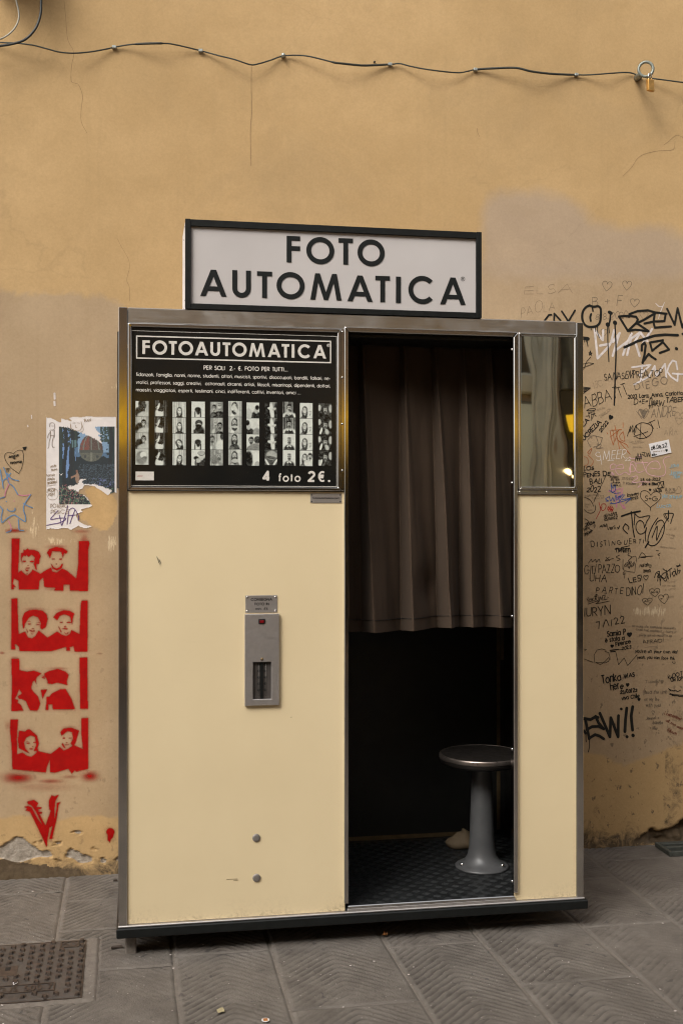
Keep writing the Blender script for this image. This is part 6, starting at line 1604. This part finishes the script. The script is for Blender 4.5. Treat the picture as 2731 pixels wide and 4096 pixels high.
# cross joints seen in the photograph
def ycut(a): return on_z(*a)[1]
cuts[2] = [-1.4, ycut((128,3572))-.62, ycut((128,3572)), ]
cuts[1] = [-1.4, -.45, ycut((128,3572)), ]
cuts[2] = [-1.4, ycut((540,3871)), ycut((540,3871))+.36, ycut((520,3590))]
cuts[3] = [-1.4, ycut((797,3817)), .42]
cuts[4] = [-1.4, ycut((1480,4016)), ycut((1480,4016))+.66, .62]
cuts[5] = [-1.4, -.72, ycut((1900,3765)), .52]
cuts[6] = [-1.4, ycut((2328,3920)), ycut((2328,3920))+.52, .70]
cuts[7] = [-1.4, ycut((2600,3690))-.0, .48]
cuts[8] = [-1.4, -.3, .25, .7]
ncol = len(J)-1
gap = .0042
for c in range(ncol):
    ys_c = cuts.get(c, [-1.4, -.6, 0, .5])+[WY+.012]
    for k in range(len(ys_c)-1):
        ya, yb2 = ys_c[k]+gap*.7, ys_c[k+1]-gap*.7
        if yb2-ya < .03: continue
        sd = c*13+k*5
        nx = 58 if 1 <= c <= 8 else 30
        ny = max(6, int((yb2-ya)/.0058))
        sl = rng.uniform(-.012, .012) if yb2 < WY-.05 else 0
        s_ = np.linspace(0, 1, nx); t_ = np.linspace(ya, yb2, ny)
        Yb, Sg = np.meshgrid(t_, s_, indexing='ij')
        wj = .0022*(fbm(Yb*9, np.zeros_like(Yb)+c, 3)-.5)
        xl, xr = J[c](Yb)+gap, J[c+1](Yb)-gap
        Xs = xl+(xr-xl)*Sg+wj*np.sin(Sg*3.14+1.57)
        wid = float(np.mean(xr-xl))
        Ys = Yb+sl*(Sg-.5)+.004*(fbm(Sg*5, np.zeros_like(Sg)+k, 8)-.5)*((t_[:, None]-ya < .05)+(yb2-t_[:, None] < .05))
        u = (Sg-.5)*wid
        ph = (Ys+1.05*np.sqrt(u*u+.0002)*1.0+.006*(fbm(Xs*9, Ys*9, sd)-.5))/.0340
        tri = np.abs((ph % 1.0)-.5)*2
        prof = sstep(.05, .50, tri)                      # 1 on the ridge, 0 in the groove
        groove_shade_wear = sstep(.28, .62, fbm(Xs*4.2, Ys*4.2, sd+3))*.75+.25
        half = np.where(u > 0, rng.uniform(.30, .75), rng.uniform(.65, 1.0))
        half = blur(half, 2, 1)
        amp = .0100*groove_shade_wear*half*rng.uniform(.8, 1.05)
        brk = sstep(.35, .6, fbm(Xs*38, Ys*38, sd+9))
        amp = amp*(.45+.55*brk)
        edge = np.minimum(np.minimum((Xs-xl), (xr-Xs)), np.minimum(Ys-ya, yb2-Ys))
        em = sstep(.006, .022, edge)
        gv = (1-prof)*em*np.clip(amp/.0075, 0, 1)
        Zs = -amp*(1-prof)*em+.0035*(fbm(Xs*3, Ys*3, sd+1)-.5)-.0045*(1-sstep(0, .007, edge))+rng.uniform(-.0012, .0012)
        Zs += .0016*(fbm(Xs*70, Ys*70, sd+6)-.5)
        a, b = mh_local(Xs, Ys)
        under = sstep(-.052, -.045, a)*sstep(-.040, -.034, b)*(1-sstep(Lv+.030, Lv+.036, b))*(a < Lu+.05)
        under = sstep(-.052, -.046, a)*(1-sstep(Lu+.046, Lu+.052, a))*sstep(-.036, -.030, b)*(1-sstep(Lv+.026, Lv+.032, b))
        Zs -= .022*under
        me, used = grid_mesh(np.stack([Xs, Ys, Zs], -1), nx, ny)
        set_attr(me, 'groove', gv.reshape(-1)[used])
        link('paving_stone', me, pave, M['stone'][(c+k) % 3])
# mortar between slabs: one uneven sheet
xs_m = np.linspace(-1.9, 3.6, 230); ys_m = np.linspace(-1.5, WY+.02, 110)
Xm, Ym = np.meshgrid(xs_m, ys_m)
Zm = -.0052+.0042*(fbm(Xm*30, Ym*30, 4)-.5)
a, b = mh_local(Xm, Ym)
me, _ = grid_mesh(np.stack([Xm, Ym, Zm], -1), 230, 110)
link('joint_filling', me, pave, M['mortar'])
# mortar collar round the manhole
def mh_world(a, b, z): p = mo+mu*a+mv*b; return (p[0], p[1], z)
aa = np.linspace(-.060, Lu+.060, 150); bb_ = np.linspace(-.042, Lv+.038, 80)
Ag, Bg = np.meshgrid(aa, bb_)
Pg = mo[None, None]+mu[None, None]*Ag[..., None]+mv[None, None]*Bg[..., None]
zc_ = .0012+.0045*(fbm(Pg[..., 0]*35, Pg[..., 1]*35, 14)-.5)
ed = np.minimum(np.minimum(Ag+.060, Lu+.06-Ag), np.minimum(Bg+.042, Lv+.038-Bg))
zc_ -= .008*(1-sstep(0, .014, ed-.008*fbm(Pg[..., 0]*25, Pg[..., 1]*25, 4)))
me, _ = grid_mesh(np.stack([Pg[..., 0], Pg[..., 1], zc_], -1), 150, 80, flip=True)
link('collar', me, pave, M['mortar'])
man = thing('manhole_cover', 'square cast iron manhole cover with raised studs in the paving', 'manhole cover')
def mh_box(bm, a0, a1, b0, b1, z0, z1):
    v = [bm.verts.new(mh_world(a, b, z)) for z in (z0, z1) for a, b in ((a0, b0), (a0, b1), (a1, b1), (a1, b0))]
    for f in ((0,1,2,3),(7,6,5,4),(0,4,5,1),(1,5,6,2),(2,6,7,3),(3,7,4,0)): bm.faces.new([v[i] for i in f])
    bmesh.ops.recalc_face_normals(bm, faces=bm.faces)
bm = bmesh.new(); mh_box(bm, 0, Lu, 0, Lv, -.02, .0052)
bm_obj('plate', bm, man, M['cast_iron'], bevel=.0025, seg=2)
bm = bmesh.new(); mh_box(bm, -.0075, -.0025, -.007, Lv+.007, -.02, .0042); mh_box(bm, -.0024, Lu+.007, -.007, -.0025, -.02, .0042); mh_box(bm, -.0024, Lu+.007, Lv+.0025, Lv+.007, -.02, .0042)
bm_obj('cover_frame', bm, man, M['stud'])
def stud_me(flip):
    bm = bmesh.new()
    z0, z1 = .0053, .0120
    q = .0076
    if flip: outl_ = [(-q, -q*1.15), (q, -q*1.15), (q, 0.1*q), (.25*q, .1*q), (.25*q, q*1.15), (-q, q*1.15)]
    else: outl_ = [(-q, -q*1.15), (q, -q*1.15), (q, q*1.15), (-.2*q, q*1.15), (-.2*q, q*.2), (-q, q*.2)]
    n = len(outl_)
    lo = [bm.verts.new((*(mu*x+mv*y*1.35), z0)) for x, y in outl_]
    hi = [bm.verts.new((*(mu*x*.88+mv*y*1.15), z1)) for x, y in outl_]
    bm.faces.new(hi)
    for i in range(n): bm.faces.new((lo[i], lo[(i+1) % n], hi[(i+1) % n], hi[i]))
    bmesh.ops.recalc_face_normals(bm, faces=bm.faces)
    me = bpy.data.meshes.new('m'); bm.to_mesh(me); bm.free(); me.materials.append(M['stud'])
    return me
sm = [stud_me(False), stud_me(True)]
box50 = (.0155, .0755, .008, .060); box125 = (.0746, .345, .340, .398); hook = (.196, .256, .185, .262)
col_ = 0; a_s = .006
while a_s < Lu-.005:
    b_s = .008+((col_*.0155) % .0430)
    while b_s < Lv-.008:
        inb = any(x0-.009 < a_s < x1+.009 and y0-.010 < b_s < y1+.010 for x0, x1, y0, y1 in (box50, box125, hook))
        if not inb:
            o = bpy.data.objects.new('stud', sm[(col_+int(b_s/.043)) % 2]); COL.objects.link(o); o.parent = man
            o.location = mh_world(a_s, b_s, 0)
        b_s += .0430
    a_s += .0315; col_ += 1
def mh_rect(name, r, w, z):
    bm = bmesh.new()
    a0, a1, b0, b1 = r
    for q in ((a0, a1, b0, b0+w), (a0, a1, b1-w, b1), (a0, a0+w, b0+w, b1-w), (a1-w, a1, b0+w, b1-w)): mh_box(bm, *q, .0053, z)
    bm_obj(name, bm, man, M['stud'])
mh_rect('text_border', box50, .005, .0085); mh_rect('text_border', box125, .004, .0085)
def mh_text(s, r, cap, w):
    st, wid = text_strokes(s, .30)
    a0, a1, b0, b1 = r
    bm = bmesh.new()
    V, Fc = [], []
    k_ = (a1-a0-.020)/wid
    for i, s2 in enumerate(st):
        ribbon(V, Fc, [(a1-.010-x*k_, (b0+b1)/2+cap/2-y*cap) for x, y in s2], w, -(.0078+i*2e-5), 2e-6)
    V2 = [mh_world(x, z, -y) for x, y, z in V]
    me = mesh(V2, Fc)
    bm.from_mesh(me)
    for f in bm.faces:
        f.normal_update()
        if f.normal.z < 0: f.normal_flip()
    bm.to_mesh(me); bm.free()
    link('cast_lettering', me, man, M['stud'])
mh_text('50', box50, .034, .0048); mh_text('B 125 GJS 500-7', box125, .034, .0048)
bm = bmesh.new(); mh_box(bm, *hook, .0053, .0062)
hk = bm_obj('lifting_pocket', bm, man, M['stud'])
bm = bmesh.new(); mh_box(bm, hook[0]+.022, hook[0]+.038, hook[2]+.008, hook[2]+.034, .0063, .0066); bm_obj('pocket_hole', bm, hk, M['hole'])
# drain frame at the right, against the foot of the wall
M['drain_iron'] = simple('weathered_drain_iron', (.075, .08, .07), .55, .3, .25, 40)
dr = thing('drain_frame', 'grey iron drain frame sunk in the pavement at the right wall foot', 'drain')
d0 = on_z(2617, 3372, .012); d1 = on_z(2676, 3412, .012)
ux_ = np.array(d1)-np.array(d0); Ld = float(np.linalg.norm(ux_)); ux_ /= Ld; uy_ = np.array((-ux_[1], ux_[0]))
if uy_[0] < 0: uy_ = -uy_
def dbox(bm, a0, a1, b0, b1, z0, z1):
    v = [bm.verts.new((*(np.array(d0)+ux_*a+uy_*b), z)) for z in (z0, z1) for a, b in ((a0, b0), (a0, b1), (a1, b1), (a1, b0))]
    for f in ((0,1,2,3),(7,6,5,4),(0,4,5,1),(1,5,6,2),(2,6,7,3),(3,7,4,0)): bm.faces.new([v[i] for i in f])
    bmesh.ops.recalc_face_normals(bm, faces=bm.faces)
for q in ((0, Ld, 0, .014), (0, Ld, .386, .40), (Ld-.012, Ld, .0145, .3855), (0, .03, .0145, .3855), (Ld*.42, Ld*.55, .0145, .3855)):
    bm = bmesh.new(); dbox(bm, *q, -.004, .016); bm_obj('frame_bar', bm, dr, M['drain_iron'], bevel=.002)
bm = bmesh.new(); dbox(bm, .012, Ld-.012, .014, .386, -.012, -.001); bm_obj('drain_bed', bm, dr, M['stud'])
# litter
def leaf(name, px, py, size, m, label, cat, seed, curl=.3):
    r = random.Random(seed)
    x, y = on_z(px, py, .004)
    n = 11; bm = bmesh.new()
    c = bm.verts.new((0, 0, size*.10)); ring = []
    for k in range(n):
        a = 2*math.pi*k/n; rr = size*(.65+.4*r.random())
        ring.append(bm.verts.new((rr*math.cos(a)*1.1, rr*math.sin(a)*.85, size*curl*r.random())))
    for k in range(n): bm.faces.new((c, ring[k], ring[(k+1) % n]))
    r_ = bmesh.ops.extrude_face_region(bm, geom=bm.faces[:]); bmesh.ops.translate(bm, verts=[v for v in r_['geom'] if isinstance(v, bmesh.types.BMVert)], vec=(0, 0, .0008))
    bmesh.ops.recalc_face_normals(bm, faces=bm.faces)
    o = bm_obj(name, bm, None, m); o.location = (x, y, .004); o.rotation_euler = (0, 0, r.random()*6)
    return tag(o, label, cat)
M['leaf_pale'] = simple('pale_dry_leaf', (.33, .28, .16), .7, 0, .25, 60); M['leaf_orange'] = simple('crumpled_orange_leaf', (.34, .13, .03), .7, 0, .3, 60)
leaf('dry_leaf', 884, 4044, .016, M['leaf_pale'], 'pale dry leaf lying on the slabs at the front', 'leaf', 3, .25)
leaf('crumpled_leaf', 1540, 3742, .012, M['leaf_orange'], 'small crumpled orange leaf near the black base', 'leaf', 8, 1.0)
leaf('paper_scrap', 62, 3936, .012, M['paper'], 'scrap of white paper on the manhole cover', 'paper scrap', 5, .5)
x, y = on_z(1062, 4079, .004)
st = thing('sticker', 'white oval sticker with an orange square on the ground', 'sticker'); st.location = (x, y, .003)
bm = bmesh.new(); bmesh.ops.create_circle(bm, cap_ends=True, radius=1, segments=24)
for v in bm.verts: v.co.x *= .0115; v.co.y *= .0125
r_ = bmesh.ops.extrude_face_region(bm, geom=bm.faces[:]); bmesh.ops.translate(bm, verts=[v for v in r_['geom'] if isinstance(v, bmesh.types.BMVert)], vec=(0, 0, .0012)); bmesh.ops.recalc_face_normals(bm, faces=bm.faces)
bm_obj('backing', bm, st, M['paper'])
box('orange_square', st, M['leaf_orange'], -.0062, .0062, -.0085, .0085, .0013, .0017, 0)
x, y = on_z(452, 3790, .006)
wd = box('wood_wedge', None, M['stud'], -.026, .012, -.005, .005, 0, .007, .001); wd.location = (x+.02, y+.005, .002); wd.rotation_euler = (0, 0, R(4))
tag(wd, 'dark wedge under the left front corner of the booth', 'wedge')
x, y = on_z(462, 3520, .006)
wd = box('wood_wedge', None, M['stud'], -.008, .008, -.005, .005, 0, .007, .001); wd.location = (x, y, .002); wd.rotation_euler = (0, 0, R(12))
tag(wd, 'dark scrap of wood beside the left side of the booth near the wall', 'wedge')
# white paint specks and chewing gum trodden on the stones
V, Fc = [], []
for k in range(420):
    px, py = rng.uniform(-300, 3000), rng.uniform(3560, 4250)
    if 380 < px < 2400 and py < 3770: continue
    x, y = on_z(px, py, 0); r0 = rng.uniform(.0007, .0019) if rng.random() < .93 else rng.uniform(.003, .0045)
    n0 = len(V); z = .0042+rng.uniform(0, .0004)
    for q in range(6):
        a = q*math.pi/3; rr = r0*rng.uniform(.6, 1.3); V.append((x+rr*math.cos(a), y+rr*math.sin(a), z))
    V.append((x, y, z+.0008)); 
    for q in range(6): Fc.append((n0+q, n0+(q+1) % 6, n0+6))
link('specks', mesh(V, Fc), pave, M['paint_white'], kind='stuff')

# ------------------------------------------------------------------ other side of the street (seen in the mirror and in the steel)
M['stone_grey'] = simple('grey_green_stone', (.46, .455, .40), .8, 0, .15, 3, bump=.3, bscale=30)
M['render_brown'] = simple('brown_render', (.34, .28, .225), .9, 0, .2, 2, bump=.3, bscale=60)
M['dark_glass'] = simple('dark_shop_glass', (.015, .016, .015), .08, 0, 0)
M['pale_glass'] = simple('pale_window_pane', (.55, .62, .60), .15, 0, .1, 2)
M['yellow_awning'] = simple('yellow_awning_cloth', (.74, .42, .02), .65, 0, .12, 3)
M['wood_frame'] = simple('grey_window_frame', (.12, .12, .10), .5, 0, .2, 8)
t = NT('lamp_globe'); t.set(Base_Color=(1, .85, .6), Emission_Color=(1, .68, .30), Emission_Strength=4.0); M['lamp'] = t.m
t = NT('yellow_sign_added_glow'); t.set(Base_Color=(.74, .42, .02), Emission_Color=(1.0, .56, .02), Emission_Strength=.45); M['yellow_awning'] = t.m  # glow added so the shaded yellow sign reflects brightly in the steel
YO = -6.2
opp = thing('opposite_building', 'tall building with shop front and stone pilaster across the street', 'building')
box('facade', opp, M['render_brown'], -9, 16, YO-.6, YO, -.02, 6.2, 0)
def mirror_hit(px, py, y=YO):
    """where the line of sight that the mirror sends back meets the far facade"""
    x, z = on_y(px, py, -.0035); dx, dy, dz = x-CAM[0], -.0035-CAM[1], z-CAM[2]
    k = (-.0035-y)/dy
    return x+dx*k, z+dz*k
def mbox(name, m, pa, pb, y0, y1, ext=0):
    (xa, za), (xb, zb2) = mirror_hit(*pa, y1), mirror_hit(*pb, y1)
    return box(name, opp, m, min(xa, xb), max(xa, xb), y0, y1, min(za, zb2)-ext, max(za, zb2)+ext, .01)
# (mirror spans x 2080..2292, y 1350..1947 in the photograph)
wnd = mbox('window', M['wood_frame'], (2055, 1600), (2128, 2120), YO, YO+.05)
xa, za = mirror_hit(2060, 1612, YO+.06); xb, zb2 = mirror_hit(2123, 2100, YO+.06)
box('pane', wnd, M['pale_glass'], min(xa, xb)-.5, max(xa, xb), YO+.051, YO+.058, min(za, zb2), max(za, zb2), 0)
for px0, px1, dp in ((2128, 2150, .10), (2153, 2166, .17), (2170, 2205, .24), (2207, 2226, .19), (2228, 2252, .12)):
    (xa, _), (xb, _) = mirror_hit(px0, 1600, YO+dp), mirror_hit(px1, 1600, YO+dp)
    box('pilaster', opp, M['stone_grey'], xa, xb, YO+.001, YO+dp, 0, 6.1, .03)
(xa, za), (xb, zb2) = mirror_hit(2040, 1250, YO+.03), mirror_hit(2127, 1560, YO+.03)
M['niche'] = simple('dark_olive_niche', (.075, .062, .042), .8, 0, .2, 3)
box('niche', opp, M['niche'], xa, xb, YO+.001, YO+.03, zb2, za, .01)
(xa, za), (xb, _) = mirror_hit(2040, 1572, YO+.02), mirror_hit(2126, 1572, YO+.02)
box('lintel', opp, M['stone_grey'], xa, xb, YO+.001, YO+.07, za, za+.18, .02)
(xa, _), (xb, _) = mirror_hit(2253, 1600, YO), mirror_hit(2600, 1600, YO)
_, zt_s = mirror_hit(2270, 1560, YO)
box('shop_window', opp, M['dark_glass'], xa+.01, xb, YO+.001, YO+.02, 0.2, zt_s, .004)
box('shop_fascia', opp, M['wood_frame'], xa+.01, xb, YO+.001, YO+.06, zt_s+.002, zt_s+.8, .01)
aw0 = mirror_hit(2277, 1660, YO+.5); aw1 = mirror_hit(2290, 1728, YO+.5)
def yellow(name, x0, x1, z0, z1, y0):
    return box(name, opp, M['yellow_awning'], x0, x1, y0, y0+.03, z0, z1, .004)
yellow('yellow_glow_sign', aw0[0], aw0[0]+2.2, aw1[1], aw0[1], YO+.5)
za_, zb__ = 1.4263+(2048-1790)/4550*3.72*(6.2/3.75+1)*1.0, 1.4263+(2048-1600)/4550*3.72*(6.2/3.75+1)
yellow('yellow_glow_sign', -2.4, .42, 2.00, 2.42, YO+.5)
yellow('yellow_glow_sign', 1.75, 3.30, 2.00, 2.42, YO+.5)
for x0, x1 in ((-2.2, -.4), (.6, 2.6)):
    box('shop_window', opp, M['dark_glass'], x0, x1, YO+.001, YO+.02, .3, 1.98, .004)
    box('door_frame', opp, M['wood_frame'], x0-.09, x0-.002, YO+.001, YO+.06, 0, 2.05, .01)
for px, py, r_ in ((2258, 1884, .026), (2276, 1900, .013), (2283, 1946, .012)):
    xg, zg = mirror_hit(px, py, YO+.35)
    lp = link('globe_lamp', lathe_mesh([(r_*math.sin(a), -r_*math.cos(a)) for a in np.linspace(.05, 3.09, 12)], 20), opp, M['lamp'])
    lp.location = (xg, YO+.35, zg)
for k in range(7):
    x0 = -8+k*3.3
    w_ = box('upper_window', opp, M['dark_glass'], x0, x0+1.0, YO+.001, YO+.03, 3.4, 4.8, .004)
    box('upper_frame', w_, M['stone_grey'], x0-.14, x0-.002, YO+.001, YO+.09, 3.3, 4.95, .01); box('upper_frame', w_, M['stone_grey'], x0+1.002, x0+1.14, YO+.001, YO+.09, 3.3, 4.95, .01)
